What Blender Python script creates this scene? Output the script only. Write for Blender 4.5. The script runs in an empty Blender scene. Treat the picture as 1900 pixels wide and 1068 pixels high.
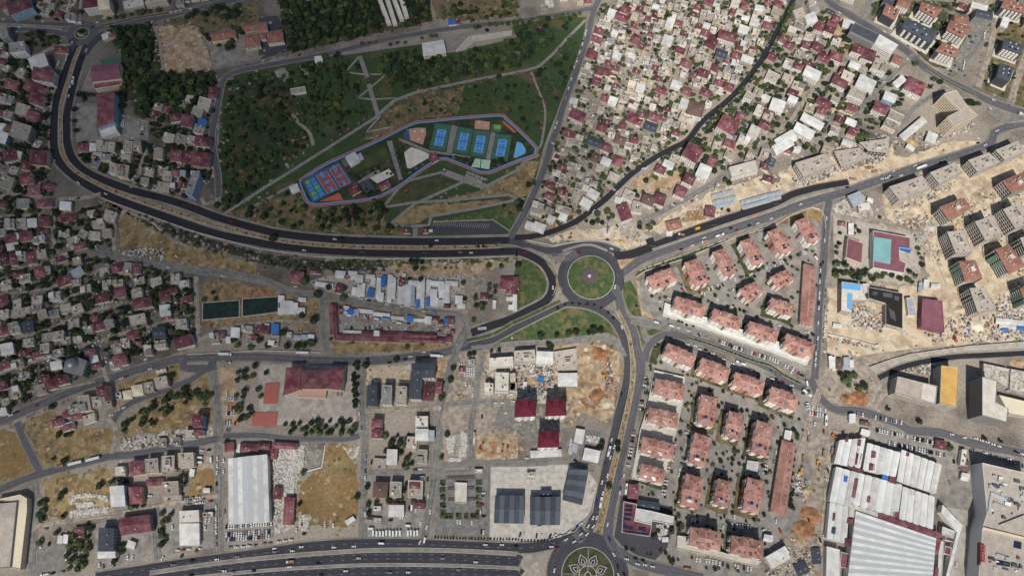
import bpy, bmesh, math, random
import numpy as np
from mathutils import Vector, noise as mnoise
random.seed(7)
RD = math.radians
scene = bpy.context.scene
COL = scene.collection

# ------------------------------------------------------------------ camera
CAM_H, TILT, FPX = 760.0, RD(20.5), 1267.0
cam_d = bpy.data.cameras.new('camera'); cam = bpy.data.objects.new('camera', cam_d); COL.objects.link(cam)
cam.location = (0, 0, CAM_H); cam.rotation_euler = (TILT, 0, 0)
cam_d.sensor_width = 36; cam_d.lens = 36 * FPX / 1900; cam_d.clip_start = 1; cam_d.clip_end = 20000
scene.camera = cam

# ------------------------------------------------------------------ world, sun, exposure
SUN_EL, SUN_AZ = RD(51), RD(188)          # azimuth clockwise from +Y (picture up)
world = bpy.data.worlds.new('World'); scene.world = world; world.use_nodes = True
wn = world.node_tree
sky = wn.nodes.new('ShaderNodeTexSky'); sky.sky_type = 'NISHITA'; sky.sun_disc = False
sky.sun_elevation = SUN_EL; sky.sun_rotation = SUN_AZ
bg = wn.nodes['Background']; bg.inputs[1].default_value = 0.065
wn.links.new(sky.outputs[0], bg.inputs[0])
sun_d = bpy.data.lights.new('sun', 'SUN'); sun_d.energy = 4.3; sun_d.angle = RD(0.55); sun_d.color = (1.0, 0.955, 0.89)
sun = bpy.data.objects.new('sun', sun_d); COL.objects.link(sun)
S = Vector((math.sin(SUN_AZ) * math.cos(SUN_EL), math.cos(SUN_AZ) * math.cos(SUN_EL), math.sin(SUN_EL)))
sun.rotation_euler = (-S).to_track_quat('-Z', 'Y').to_euler(); sun.location = S * 3000
scene.view_settings.view_transform = 'Standard'; scene.view_settings.look = 'None'
scene.view_settings.exposure = 0.0; scene.view_settings.gamma = 1.0
scene.render.engine = 'CYCLES'
scene.cycles.max_bounces = 4; scene.cycles.diffuse_bounces = 2; scene.cycles.transparent_max_bounces = 12

# ------------------------------------------------------------------ photo pixel -> ground position
CT, ST = math.cos(TILT), math.sin(TILT)
def W(u, v, z=0.0):
    x = (u - 950) / FPX; y = (534 - v) / FPX
    dy = ST + y * CT; dz = -CT + y * ST
    t = (CAM_H - z) / -dz
    return Vector((x * t, dy * t, z))
TX = {'1': 0, '2': 480, '3': 950, '4': 1420}; TY = {'A': 0, 'B': 260, 'C': 520, 'D': 798}
K = 480 / 1899
TZ = {'Q': (740, 200, 270 / 1900), 'R': (530, 260, 270 / 1900), 'E': (1195, 380, 345 / 1899), 'F': (1180, 540, 340 / 1900)}
def px(tile, x, y):
    if tile == 'P': return (x, y)
    if tile in TZ: a, b, k = TZ[tile]; return (a + x * k, b + y * k)
    return (TX[tile[1]] + x * K, TY[tile[0]] + y * K)
def pts(s):
    tile = 'P'; out = []
    for tok in s.split():
        if ',' not in tok: tile = tok; continue
        a, b = tok.split(','); out.append(px(tile, float(a), float(b)))
    return out
def wpts(s, z=0.0):
    return [W(u, v, z) for u, v in pts(s)]

# ------------------------------------------------------------------ materials
MATS = {}
def mat(name, col, col2=None, scale=0.1, rough=0.9, var=0.12, obj_var=0.0, metal=0.0, detail=4.0, scale2=None, col3=None, lo=0.35, hi=0.65, spec=0.3, streak=0.0):
    """colour noise over the surface in metres; col2 / col3 are blended in patches; obj_var varies brightness from object to object"""
    if name in MATS: return MATS[name]
    m = bpy.data.materials.new(name); m.use_nodes = True; nt = m.node_tree; N = nt.nodes; L = nt.links
    b = N['Principled BSDF']; b.inputs['Roughness'].default_value = rough; b.inputs['Metallic'].default_value = metal
    b.inputs['Specular IOR Level'].default_value = spec
    geo = N.new('ShaderNodeNewGeometry')
    def nz(sc, det, seed):
        n = N.new('ShaderNodeTexNoise'); n.inputs['Scale'].default_value = sc; n.inputs['Detail'].default_value = det
        mp = N.new('ShaderNodeVectorMath'); mp.operation = 'ADD'; mp.inputs[1].default_value = (seed * 37.7, seed * 11.3, seed * 5.1)
        L.new(geo.outputs['Position'], mp.inputs[0]); L.new(mp.outputs[0], n.inputs['Vector']); return n
    def mix(fac, a, bb):
        x = N.new('ShaderNodeMix'); x.data_type = 'RGBA'
        for i, v in ((6, a), (7, bb)):
            if isinstance(v, tuple): x.inputs[i].default_value = (*v, 1)
            else: L.new(v, x.inputs[i])
        L.new(fac, x.inputs[0]); return x.outputs[2]
    cur = tuple(col)
    seed = (len(MATS) % 17) + 1
    for i, cc in enumerate((col2, col3)):
        if cc is None: continue
        n = nz(scale if i == 0 else (scale2 or scale * 3.1), detail, seed + i * 5)
        r = N.new('ShaderNodeMapRange'); r.inputs[1].default_value = lo; r.inputs[2].default_value = hi; r.interpolation_type = 'SMOOTHSTEP'
        L.new(n.outputs[0], r.inputs[0]); cur = mix(r.outputs[0], cur, tuple(cc))
    if var > 0:
        n = nz(0.45, 5, seed + 3); r = N.new('ShaderNodeMapRange'); r.inputs[1].default_value = 0.25; r.inputs[2].default_value = 0.75
        r.inputs[3].default_value = 1 - var; r.inputs[4].default_value = 1 + var; L.new(n.outputs[0], r.inputs[0])
        x = N.new('ShaderNodeVectorMath'); x.operation = 'SCALE'
        if isinstance(cur, tuple): x.inputs[0].default_value = cur
        else: L.new(cur, x.inputs[0])
        L.new(r.outputs[0], x.inputs['Scale']); cur = x.outputs[0]
    if streak > 0:   # tyre-worn lanes running along a road
        uv = N.new('ShaderNodeUVMap'); uv.uv_map = 'lane'; mp = N.new('ShaderNodeMapping'); mp.inputs['Scale'].default_value = (.75, .012, 1); n = N.new('ShaderNodeTexNoise'); n.inputs['Scale'].default_value = 1; n.inputs['Detail'].default_value = 3
        L.new(uv.outputs[0], mp.inputs[0]); L.new(mp.outputs[0], n.inputs['Vector']); r = N.new('ShaderNodeMapRange'); r.inputs[1].default_value = .3; r.inputs[2].default_value = .7; r.inputs[3].default_value = 1 - .3 * streak; r.inputs[4].default_value = 1 + .3 * streak; L.new(n.outputs[0], r.inputs[0])
        x = N.new('ShaderNodeVectorMath'); x.operation = 'SCALE'; L.new(cur, x.inputs[0]); L.new(r.outputs[0], x.inputs['Scale']); cur = x.outputs[0]
    if obj_var > 0:
        oi = N.new('ShaderNodeObjectInfo'); r = N.new('ShaderNodeMapRange')
        r.inputs[3].default_value = 1 - obj_var; r.inputs[4].default_value = 1 + obj_var; L.new(oi.outputs['Random'], r.inputs[0])
        x = N.new('ShaderNodeVectorMath'); x.operation = 'SCALE'
        if isinstance(cur, tuple): x.inputs[0].default_value = cur
        else: L.new(cur, x.inputs[0])
        L.new(r.outputs[0], x.inputs['Scale']); cur = x.outputs[0]
    if isinstance(cur, tuple): b.inputs['Base Color'].default_value = (*cur, 1)
    else: L.new(cur, b.inputs['Base Color'])
    MATS[name] = m
    return m
def M(n): return MATS[n]
def h(s):   # sRGB hex -> linear
    c = [int(s[i:i + 2], 16) / 255 for i in (0, 2, 4)]
    return tuple(x / 12.92 if x <= 0.04045 else ((x + 0.055) / 1.055) ** 2.4 for x in c)

# ground
mat('earth', h('8a8177'), h('6b635a'), 0.05, col3=h('9c9285'), scale2=0.012, var=0.3, detail=8)
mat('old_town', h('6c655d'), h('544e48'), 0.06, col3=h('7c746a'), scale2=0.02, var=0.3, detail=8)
mat('forecourt_paving', h('bcb5aa'), h('aca59a'), .06, col3=h('c8c2b8'), scale2=.2, var=.1)
mat('mall_wall', h('d0cdcb'), var=.06)
mat('disc_paving', h('5f5354'), var=.15)
mat('slum_ground', h('8d8377'), h('6d6459'), 0.09, col3=h('a59b8c'), scale2=0.04, var=0.3)
mat('park_green', h('3b4d2f'), h('60553b'), 0.035, col3=h('4a5a37'), scale2=0.06, var=0.35, lo=0.54, hi=0.7)
mat('park_brown', h('625640'), h('46502f'), 0.04, col3=h('7d6b50'), scale2=0.09, var=0.3)
mat('park_dark', h('334329'), h('554936'), 0.04, col3=h('2c3c24'), scale2=0.09, var=0.35, lo=.42, hi=.62)
mat('lawn', h('4b5b37'), h('6f6847'), 0.07, col3=h('3f5030'), scale2=0.16, var=0.3, lo=0.42, hi=0.64, detail=7)
mat('lawn_dark', h('37462b'), h('575239'), 0.12, var=0.3)
mat('dry_grass', h('86704c'), h('6b5c44'), 0.05, col3=h('9a8560'), scale2=0.13, var=0.35)
mat('dry_field', h('8a7049'), h('72603f'), 0.035, col3=h('95855f'), scale2=0.02, var=0.3, lo=0.45, hi=0.7)
mat('sand', h('bda98d'), h('a5917a'), 0.03, col3=h('cdbda3'), scale2=0.1, var=0.22)
mat('dirt', h('a38a6d'), h('8c745a'), 0.05, col3=h('b8a284'), scale2=0.13, var=0.25)
mat('red_dirt', h('8f6444'), h('74503a'), 0.06, col3=h('a87f5c'), scale2=0.15, var=0.3)
mat('rubble_ground', h('aaa296'), h('867e73'), 0.12, col3=h('c5beb2'), scale2=0.3, var=0.35)
mat('concrete_ground', h('a59c90'), h('958c80'), 0.05, col3=h('b3aba0'), scale2=0.15, var=0.14)
mat('yard', h('8a8580'), h('77726c'), 0.04, col3=h('989289'), scale2=0.11, var=0.16)
mat('asphalt_new', h('2c2c31'), h('242429'), 0.02, streak=.8, var=0.14, rough=0.75, col3=h('333338'), scale2=0.4, lo=0.5, hi=0.8)
mat('asphalt', h('5e5d60'), h('545356'), 0.03, streak=1, var=0.16, col3=h('6a696a'), scale2=0.25, lo=0.5, hi=0.8)
mat('asphalt_old', h('76746f'), h('6a6866'), 0.04, streak=1, var=0.18, col3=h('85827c'), scale2=0.2)
mat('highway', h('3d3e44'), h('36373d'), .03, var=.12, streak=1, col3=h('45464b'), scale2=.2, lo=.5, hi=.8)
mat('asphalt_mid', h('48484d'), h('404046'), 0.03, streak=1, var=0.15, col3=h('525256'), scale2=0.25, lo=0.5, hi=0.8)
mat('dust_road', h('90867a'), h('7c7268'), 0.06, streak=1, var=0.2, col3=h('a79c8c'), scale2=0.2)
mat('pavement', h('928a80'), h('7d766d'), 0.08, var=0.2)
mat('median_soil', h('857358'), h('6d6146'), 0.12, var=0.35, col3=h('a38d6b'), scale2=0.3)
mat('kerb', h('bdb8ae'), var=0.2)
mat('water', h('26332f'), h('2f3d36'), .2, var=0.1, rough=0.35, spec=0.15)
mat('channel', h('45423c'), h('393a34'), 0.1, var=0.3)
# paint
mat('factory_white', h('e2e2de'), h('d2d2ce'), .1, var=.06, obj_var=.06, detail=7, rough=.6)
mat('paint_white', h('c9c7c0'), var=0.15)
mat('paint_yellow', h('c9a24a'), var=0.15)
mat('court_blue', h('4a8dd2'), h('4182c6'), 0.3, var=0.12)
mat('court_green', h('49705f'), h('406656'), .3, var=0.12)
mat('court_red', h('8c4a48'), h('99605a'), 0.3, var=0.16)
mat('court_orange', h('b5664c'), var=0.15)
mat('court_lime', h('7aa35a'), var=0.1)
mat('court_pale', h('9cc0a8'), h('b9c9bb'), 0.3, var=0.12)
mat('court_line', h('a9c4dd'), var=0.05)
mat('track_red', h('9c5a5e'), var=0.12)
mat('track_blue', h('6890b8'), var=0.12)
mat('play_pink', h('bd8f78'), var=0.1)
mat('play_dark', h('3f5a78'), var=0.15)
mat('pool_blue', h('69a8d6'), var=0.1)
mat('brown_court', h('a9655a'), var=0.12)
mat('dark_ground', h('36353a'), var=0.15)
# buildings
mat('maroon_roof', h('6f3640'), h('5d3039'), 0.2, col3=h('80585a'), scale2=.12, detail=6, var=0.2, obj_var=0.3, rough=0.7)
mat('plum_roof', h('83565f'), h('774d56'), 0.15, var=0.1, obj_var=0.12, rough=0.7)
mat('tile_roof', h('a3776b'), h('8d655b'), 0.25, var=0.16, obj_var=0.12, detail=7, col3=h('b28a7d'), scale2=.08)
mat('terracotta_roof', h('9c7062'), h('876053'), 0.3, var=0.14, obj_var=0.08)
mat('brown_roof', h('6b564f'), var=0.14, obj_var=0.15)
mat('ridge_cap', h('d3a08e'), var=0.08)
mat('flat_roof', h('a0978a'), h('857c70'), 0.3, var=0.28, obj_var=0.28, detail=7, col3=h('b0a799'), scale2=.7)
mat('slab_roof', h('b4aa9d'), h('a69c90'), 0.15, var=0.12, obj_var=0.05)
mat('grey_roof', h('8f8d8a'), h('7f7d7b'), 0.2, var=0.14, obj_var=0.18)
mat('dark_roof', h('4b5059'), h('42474f'), 0.2, var=0.1, obj_var=0.1)
mat('slate_roof', h('5e646c'), var=0.1, obj_var=0.08)
mat('white_roof', h('d8d7d2'), h('c2c0ba'), 0.12, var=0.1, obj_var=0.12, detail=7, rough=0.6)
mat('pale_roof', h('cfc9bd'), h('c0b9ad'), 0.15, var=0.1, obj_var=0.1)
mat('cream_roof', h('d9cdb2'), var=0.08)
mat('skylight', h('b9bcbc'), var=0.08, rough=0.4)
mat('yellow_roof', h('d0a763'), h('c29a58'), 0.1, var=0.06)
mat('blue_roof', h('3e6fae'), var=0.12, obj_var=0.15)
mat('aqua_roof', h('86b2b2'), h('78a4a6'), 0.05, var=0.05)
mat('steel_roof', h('a9afb4'), h('949ba1'), 0.3, var=0.1, rough=0.5)
mat('white_wall', h('d6d2ca'), var=0.1, obj_var=0.08)
mat('cream_wall', h('d3c3ab'), var=0.1, obj_var=0.08)
mat('beige_wall', h('b0a593'), var=0.16, obj_var=0.18)
mat('grey_wall', h('8d8b88'), var=0.12, obj_var=0.1)
mat('blue_wall', h('8fa6b8'), var=0.1, obj_var=0.08)
mat('brown_wall', h('6b4a42'), var=0.1)
mat('pink_wall', h('c09a8c'), var=0.1)
mat('dark_wall', h('4a4a4e'), var=0.1)
mat('green_wall', h('6a8a78'), var=0.1)
mat('concrete', h('b6b0a7'), h('a29c94'), 0.2, var=0.16)
mat('concrete_dark', h('6d6964'), var=0.2)
mat('void', h('2a2826'), var=0.2)
mat('glass', h('20262c'), var=0.0, rough=0.15, spec=0.6)
mat('solar_cell', h('27304a'), var=0.08, rough=0.25, spec=0.6)
mat('metal_unit', h('b9bbbc'), var=0.1, obj_var=0.15, rough=0.5, metal=0.2)
mat('dark_unit', h('55565a'), var=0.1, obj_var=0.15)
mat('sheet_white', h('d9d9d6'), var=0.1, obj_var=0.12)
mat('sign_red', h('a0202c'), var=0.05)
mat('timber', h('8b6b4c'), h('a5835f'), 1.2, var=0.25)
mat('steel', h('8a8d90'), var=0.1, metal=0.5, rough=0.45)
# vegetation
mat('foliage', h('4a5d3d'), h('33462b'), 0.11, var=0.3, obj_var=0.3)
mat('foliage_dark', h('2f3f29'), h('232f1e'), 0.09, var=0.3, obj_var=0.3)
mat('foliage_yellow', h('6a6a30'), h('55592a'), 0.5, var=0.3, obj_var=0.3)
mat('foliage_blue', h('3f5550'), h('324540'), 0.5, var=0.3, obj_var=0.2)
mat('bark', h('4a3b2d'), var=0.2)
for nm, c in (('car_white', 'dfe0e0'), ('car_black', '1b1c1f'), ('car_grey', '8a8d92'), ('car_red', '9a2024'), ('car_blue', '2c4a86'), ('car_yellow', 'd6a21e'), ('car_orange', 'c06a28')):
    mat(nm, h(c), var=0.0, rough=0.35, spec=0.5)

# ------------------------------------------------------------------ mesh helpers
class MB:
    def __init__(s): s.v = []; s.f = []; s.m = []; s.uv = []
    def quad(s, a, b, c, d, m=0):
        i = len(s.v); s.v += [tuple(a), tuple(b), tuple(c), tuple(d)]; s.f.append((i, i + 1, i + 2, i + 3)); s.m.append(m)
    def tri(s, a, b, c, m=0):
        i = len(s.v); s.v += [tuple(a), tuple(b), tuple(c)]; s.f.append((i, i + 1, i + 2)); s.m.append(m)
    def poly(s, P, m=0):
        i = len(s.v); s.v += [tuple(p) for p in P]; s.f.append(tuple(range(i, i + len(P)))); s.m.append(m)
    def prism(s, P, z0, z1, m=0, cap=True, mtop=None):
        """P: list of xy going counter-clockwise"""
        P = ccw(P); n = len(P); i = len(s.v)
        s.v += [(p[0], p[1], z0) for p in P] + [(p[0], p[1], z1) for p in P]
        for k in range(n):
            j = (k + 1) % n; s.f.append((i + k, i + j, i + n + j, i + n + k)); s.m.append(m)
        if cap: s.f.append(tuple(range(i + n, i + 2 * n))); s.m.append(m if mtop is None else mtop)
    def box(s, c, ax, ay, w, d, z0, z1, m=0):
        """c: xy centre, ax/ay: unit xy axes, w/d sizes"""
        P = [(c[0] + ax[0] * i * w / 2 + ay[0] * j * d / 2, c[1] + ax[1] * i * w / 2 + ay[1] * j * d / 2) for i, j in ((-1, -1), (1, -1), (1, 1), (-1, 1))]
        s.prism(P, z0, z1, m)
    def tube(s, x, y, z0, z1, r, n=8, r2=None, m=0):
        r2 = r if r2 is None else r2; i = len(s.v)
        for z, rr in ((z0, r), (z1, r2)):
            s.v += [(x + rr * math.cos(2 * math.pi * k / n), y + rr * math.sin(2 * math.pi * k / n), z) for k in range(n)]
        for k in range(n): s.f.append((i + k, i + (k + 1) % n, i + n + (k + 1) % n, i + n + k)); s.m.append(m)
        s.f.append(tuple(range(i + n, i + 2 * n))); s.m.append(m)
    def mesh(s, name, mats, smooth=False):
        me = bpy.data.meshes.new(name); me.from_pydata(s.v, [], s.f)
        for mm in mats: me.materials.append(MATS[mm])
        if len(mats) > 1: me.polygons.foreach_set('material_index', s.m)
        if smooth: me.polygons.foreach_set('use_smooth', [True] * len(s.f))
        if s.uv:
            u = me.uv_layers.new(name='lane'); u.data.foreach_set('uv', [c for f in s.uv for q in f for c in q])
        me.update(); return me
    def build(s, name, mats, parent=None, smooth=False):
        if isinstance(mats, str): mats = [mats]
        return link(name, s.mesh(name, mats, smooth), parent)
def link(name, me, parent=None):
    o = bpy.data.objects.new(name, me); COL.objects.link(o)
    if parent is not None:
        o.parent = parent
        o.matrix_parent_inverse = PINV.get(parent.name) or o.matrix_parent_inverse
    return o
from mathutils import Matrix
PINV = {}
THINGS = []
def thing(name, xy, cat, desc, z=0.0, group=None, label=None):
    """an Empty at the thing's base; its parts keep world coordinates. desc feeds the automatic label"""
    o = bpy.data.objects.new(name, None); o.location = (xy[0], xy[1], z); o.empty_display_size = 1; COL.objects.link(o)
    PINV[o.name] = Matrix.Translation(-Vector((xy[0], xy[1], z)))
    tag(o, cat, desc, xy, group, label); return o
def tag(o, cat, desc, xy, group=None, label=None):
    o['category'] = cat
    if group: o['group'] = group
    if label: o['label'] = label
    THINGS.append((o, desc, (xy[0], xy[1]), label is not None)); return o
def struct(o, label=None, cat=None, kind='structure'):
    o['kind'] = kind
    if label: o['label'] = label
    if cat: o['category'] = cat
    return o
def area2(P): return sum(P[i][0] * P[(i + 1) % len(P)][1] - P[(i + 1) % len(P)][0] * P[i][1] for i in range(len(P)))
def ccw(P): return list(P) if area2(P) > 0 else list(P)[::-1]
def cen(P): return (sum(p[0] for p in P) / len(P), sum(p[1] for p in P) / len(P))
def inside(p, P):
    x, y = p[0], p[1]; r = False; j = len(P) - 1
    for i in range(len(P)):
        if (P[i][1] > y) != (P[j][1] > y) and x < (P[j][0] - P[i][0]) * (y - P[i][1]) / (P[j][1] - P[i][1]) + P[i][0]: r = not r
        j = i
    return r
def smooth_line(P, step=6.0):
    if len(P) < 3:
        P = [P[0], (P[0] + P[1]) / 2, P[1]]
    out = []; Q = [P[0] * 2 - P[1]] + list(P) + [P[-1] * 2 - P[-2]]
    for i in range(1, len(Q) - 2):
        p0, p1, p2, p3 = Q[i - 1:i + 3]; n = max(1, int((p2 - p1).length / step))
        for k in range(n):
            t = k / n
            out.append(0.5 * ((2 * p1) + (p2 - p0) * t + (2 * p0 - 5 * p1 + 4 * p2 - p3) * t * t + (3 * p1 - p0 - 3 * p2 + p3) * t ** 3))
    out.append(P[-1]); return out
def normals(L):
    out = []
    for i in range(len(L)):
        d = (L[min(i + 1, len(L) - 1)] - L[max(i - 1, 0)]); d.z = 0; d.normalize(); out.append(Vector((-d.y, d.x, 0)))
    return out

# ------------------------------------------------------------------ occupancy raster (1 m cells) so that scattered things keep off roads and buildings
OX0, OY0, OW, OH = -800, -120, 1600, 940
OCC = np.zeros((OH, OW), np.uint8)
def occ_poly(P, v=1, grow=0.0):
    if grow:
        c = cen(P); P = [(c[0] + (p[0] - c[0]) * (1 + grow / max(1, math.hypot(p[0] - c[0], p[1] - c[1]))), c[1] + (p[1] - c[1]) * (1 + grow / max(1, math.hypot(p[0] - c[0], p[1] - c[1])))) for p in P]
    xs = [p[0] for p in P]; ys = [p[1] for p in P]
    x0, x1 = max(0, int(min(xs) - OX0)), min(OW - 1, int(max(xs) - OX0) + 1); y0, y1 = max(0, int(min(ys) - OY0)), min(OH - 1, int(max(ys) - OY0) + 1)
    if x1 <= x0 or y1 <= y0: return
    X, Y = np.meshgrid(np.arange(x0, x1 + 1) + OX0 + 0.5, np.arange(y0, y1 + 1) + OY0 + 0.5)
    r = np.zeros(X.shape, bool); j = len(P) - 1
    for i in range(len(P)):
        if P[i][1] != P[j][1]:
            r ^= ((P[i][1] > Y) != (P[j][1] > Y)) & (X < (P[j][0] - P[i][0]) * (Y - P[i][1]) / (P[j][1] - P[i][1]) + P[i][0])
        j = i
    s = OCC[y0:y1 + 1, x0:x1 + 1]; s[r] = np.maximum(s[r], v)
def occ_at(x, y):
    i, j = int(y - OY0), int(x - OX0)
    return 9 if not (0 <= i < OH and 0 <= j < OW) else OCC[i, j]
def occ_free(P, most=0.0):
    xs = [p[0] for p in P]; ys = [p[1] for p in P]; n = bad = 0
    for i in range(5):
        for j in range(5):
            a, b = i / 4, j / 4
            x = (P[0][0] * (1 - a) + P[1][0] * a) * (1 - b) + (P[3][0] * (1 - a) + P[2][0] * a) * b
            y = (P[0][1] * (1 - a) + P[1][1] * a) * (1 - b) + (P[3][1] * (1 - a) + P[2][1] * a) * b
            n += 1; bad += occ_at(x, y) > 0
    return bad / n <= most
# ================================================================== GROUND
ZL = [0.02]
def nextz():
    ZL[0] += 0.0013; return ZL[0]
g = MB(); g.poly([(-4000, -2500, 0), (4000, -2500, 0), (4000, 5000, 0), (-4000, 5000, 0)])
struct(g.build('ground', 'earth'), 'dusty grey-brown ground under the whole town', 'ground')
BORDER = []
def jag(P, amt, step=7.0, seed=0):
    out = []
    for i in range(len(P)):
        a, b = P[i], P[(i + 1) % len(P)]; n = max(1, int((b - a).length / step))
        for k in range(n):
            p = a.lerp(b, k / n)
            d = Vector((mnoise.noise((p.x * .08, p.y * .08, seed)), mnoise.noise((p.x * .08, p.y * .08, seed + 9.7)), 0)) * amt * 1.6
            d += Vector((random.uniform(-1, 1), random.uniform(-1, 1), 0)) * amt * 0.35
            out.append(p + d)
    return out
def sheet(name, m, s, label, amt=2.5, cat=None, kind='structure', P=None):
    z = nextz(); P = wpts(s) if P is None else P
    if amt: P = jag(P, amt, seed=z * 100)
    b = MB(); Q = ccw([(p[0], p[1]) for p in P]); b.poly([(p[0], p[1], z) for p in Q])
    o = b.build(name, m)
    if amt >= 2: BORDER.append((m, [Vector((p[0], p[1], 0)) for p in Q]))
    return struct(o, label, cat or name.split('_')[-1], kind)
def strip_mesh(L, w, z, w2=None):
    b = MB(); Nn = normals(L); n = len(L); dist = random.uniform(0, 500)
    for i in range(n - 1):
        wa = w if w2 is None else w + (w2 - w) * i / (n - 1); wb = w if w2 is None else w + (w2 - w) * (i + 1) / (n - 1)
        a0, a1 = L[i] - Nn[i] * wa / 2, L[i] + Nn[i] * wa / 2; b0, b1 = L[i + 1] - Nn[i + 1] * wb / 2, L[i + 1] + Nn[i + 1] * wb / 2
        for p in (a0, a1, b0, b1): p.z = z
        d1 = dist + (L[i + 1] - L[i]).length; b.uv.append(((-wa / 2, dist), (-wb / 2, d1), (wb / 2, d1), (wa / 2, dist))); dist = d1
        b.quad(a0, b0, b1, a1)
    return b
def occ_line(L, w, v):
    Nn = normals(L)
    for i in range(len(L) - 1):
        occ_poly([L[i] - Nn[i] * w / 2, L[i + 1] - Nn[i + 1] * w / 2, L[i + 1] + Nn[i + 1] * w / 2, L[i] + Nn[i] * w / 2], v)
ROADS = []; PAVE = []
def road(m, s, w, label, pave=2.0, pm='pavement', name='road', L=None, occ=3, w2=None):
    L = smooth_line(wpts(s)) if L is None else L
    ROADS.append((name, m, L, w, label, w2))
    if pave: PAVE.append((pm, L, w + 2 * pave, None if w2 is None else w2 + 2 * pave))
    occ_line(L, w + 1.6 * pave, occ)
    return L
def circle(c, r, n=64): return [Vector((c[0] + r * math.cos(2 * math.pi * k / n), c[1] + r * math.sin(2 * math.pi * k / n), 0)) for k in range(n)]

# ---------------------------------------------------------------- ground cover
GR = 'patch of ground'
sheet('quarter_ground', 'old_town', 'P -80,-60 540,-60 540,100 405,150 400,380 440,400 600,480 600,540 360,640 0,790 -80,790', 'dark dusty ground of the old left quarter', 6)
sheet('park_ground', 'park_green', 'A1 1660,590 1750,540 1899,500 A2 0,510 400,440 700,385 1180,320 1400,390 1899,280 A3 0,200 300,110 545,130 520,300 430,620 300,900 B3 230,60 180,260 100,440 0,640 B2 1830,690 1100,705 400,680 0,635 B1 1640,540 1620,330 1600,100 A1 1620,800', 'green park slope crossed by footpaths', 0)
sheet('park_meadow', 'park_dark', 'A1 1660,640 1899,560 A2 150,540 260,700 400,1000 250,1068 B2 300,100 0,360 B1 1700,540 1640,520 1620,330 1600,100 A1 1640,850', 'dark wooded west slope of the park', 6)
sheet('park_meadow', 'park_brown', 'B1 1680,545 B2 0,480 230,385 320,480 480,490 860,470 930,480 940,620 1090,650 1090,698 400,675 0,630', 'brown dry slope below the ball courts', 3)
sheet('park_meadow', 'park_brown', 'A2 900,880 1050,740 1200,670 1500,640 1500,700 1480,830 1100,900 950,990 780,1010', 'brown meadow above the running track', 4)
sheet('park_meadow', 'dry_grass', 'B2 1200,470 1650,365 1899,240 B3 90,160 190,150 130,400 0,430 B2 1850,395', 'dry yellow bank beside the zigzag paths', 2)
sheet('park_meadow', 'dry_grass', 'B2 975,612 1130,485 1780,435 1790,455 1260,560 1180,610', 'dry grass strip between the zigzag paths', 1.5)
sheet('park_lawn', 'lawn_dark', 'B2 1100,335 1300,265 1490,300 1140,445 965,470', 'green lawn wedge inside the zigzag paths', 1)
sheet('park_lawn', 'lawn', 'B2 1290,600 1880,460 1899,570 1840,640 1730,578', 'bright lawn behind the striped car park', 1)
sheet('car_park', 'asphalt_mid', 'B2 1250,620 1720,592 1800,645 1770,680 1290,684 1240,660', 'striped asphalt car park at the park gate', 0)
sheet('wood_floor', 'park_dark', 'A1 780,220 1150,170 1190,560 1560,520 1600,600 1560,780 1350,870 1100,880 850,640 900,420', 'dark wood floor behind the school', 4)
sheet('wood_floor', 'park_dark', 'A2 150,0 1260,0 1260,160 1000,220 700,290 230,390 150,60', 'dark wood floor above the park avenue', 3)
sheet('wood_floor', 'park_brown', 'A2 1280,0 1899,0 1899,110 1500,160 1280,140 A2 1290,40', 'brown wooded plot at the top edge', 4)
sheet('wood_floor', 'park_brown', 'A1 1190,160 1899,20 1899,200 1480,240 1450,200', 'brown plot beside the top avenue', 4)
sheet('dirt_yard', 'dirt', 'A1 1150,190 1430,190 1490,300 1560,460 1550,510 1190,540 1170,300', 'bare brown sports ground beside the wood', 2)
sheet('school_yard', 'yard', 'A1 560,760 710,760 715,1000 900,1040 560,1060', 'grey paved yard beside the long school', 0)
sheet('school_yard', 'yard', 'A1 880,830 1080,890 1090,1030 870,1035', 'grey car yard behind the long school', 1)
sheet('school_yard', 'yard', 'A1 650,530 680,480 690,670 590,680', 'paved yard beside the sports hall', 0)
sheet('sports_pitch', 'court_green', 'A1 735,440 880,415 895,460 750,480', 'dark green pitch behind the sports hall', 0)
sheet('yard_ground', 'yard', 'A1 1490,260 1899,180 1899,440 1560,500 1550,400', 'paved lane around the tiled pavilions', 2)
sheet('paved_yard', 'asphalt_mid', 'A2 0,130 140,115 190,230 215,380 0,440', 'dark paved yard of the tiled pavilion', 0)
sheet('dry_bank', 'dry_grass', 'B1 740,425 1000,530 1300,720 1700,870 1899,900 1899,1000 1300,895 870,785 870,600 900,530', 'dry yellow bank below the boulevard', 4)
sheet('channel_bed', 'channel', 'B1 1000,545 1300,650 1700,770 1899,825 B2 0,830 500,880 900,890 940,960 400,945 0,905 B1 1899,890 1700,835 1400,740 1150,655', 'dark dry channel below the boulevard', 2)
sheet('earth_bank', 'dirt', 'B2 930,900 1800,868 1830,885 1700,965 1500,1015 1000,1005', 'bare earth garden beside the channel', 3)
sheet('grass_verge', 'lawn', 'B2 560,870 840,880 1840,858 1830,886 900,915 560,890', 'thin green verge along the boulevard', 2)
sheet('dry_plot', 'dry_grass', 'C1 1490,20 1780,0 1899,60 C2 420,100 460,160 440,330 0,330 C1 1490,330', 'dry grass plot around the green ponds', 2)
sheet('red_plot', 'red_dirt', 'C1 1780,30 1899,60 C2 300,80 420,130 180,110 0,130 C1 1770,140', 'reddish soil above the ponds', 2)
sheet('sand_plot', 'sand', 'B3 550,655 720,640 1000,735 1015,775 830,800 700,765 560,725 300,745 260,720 480,650', 'bare sandy plot beside the slip road', 2)
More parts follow.
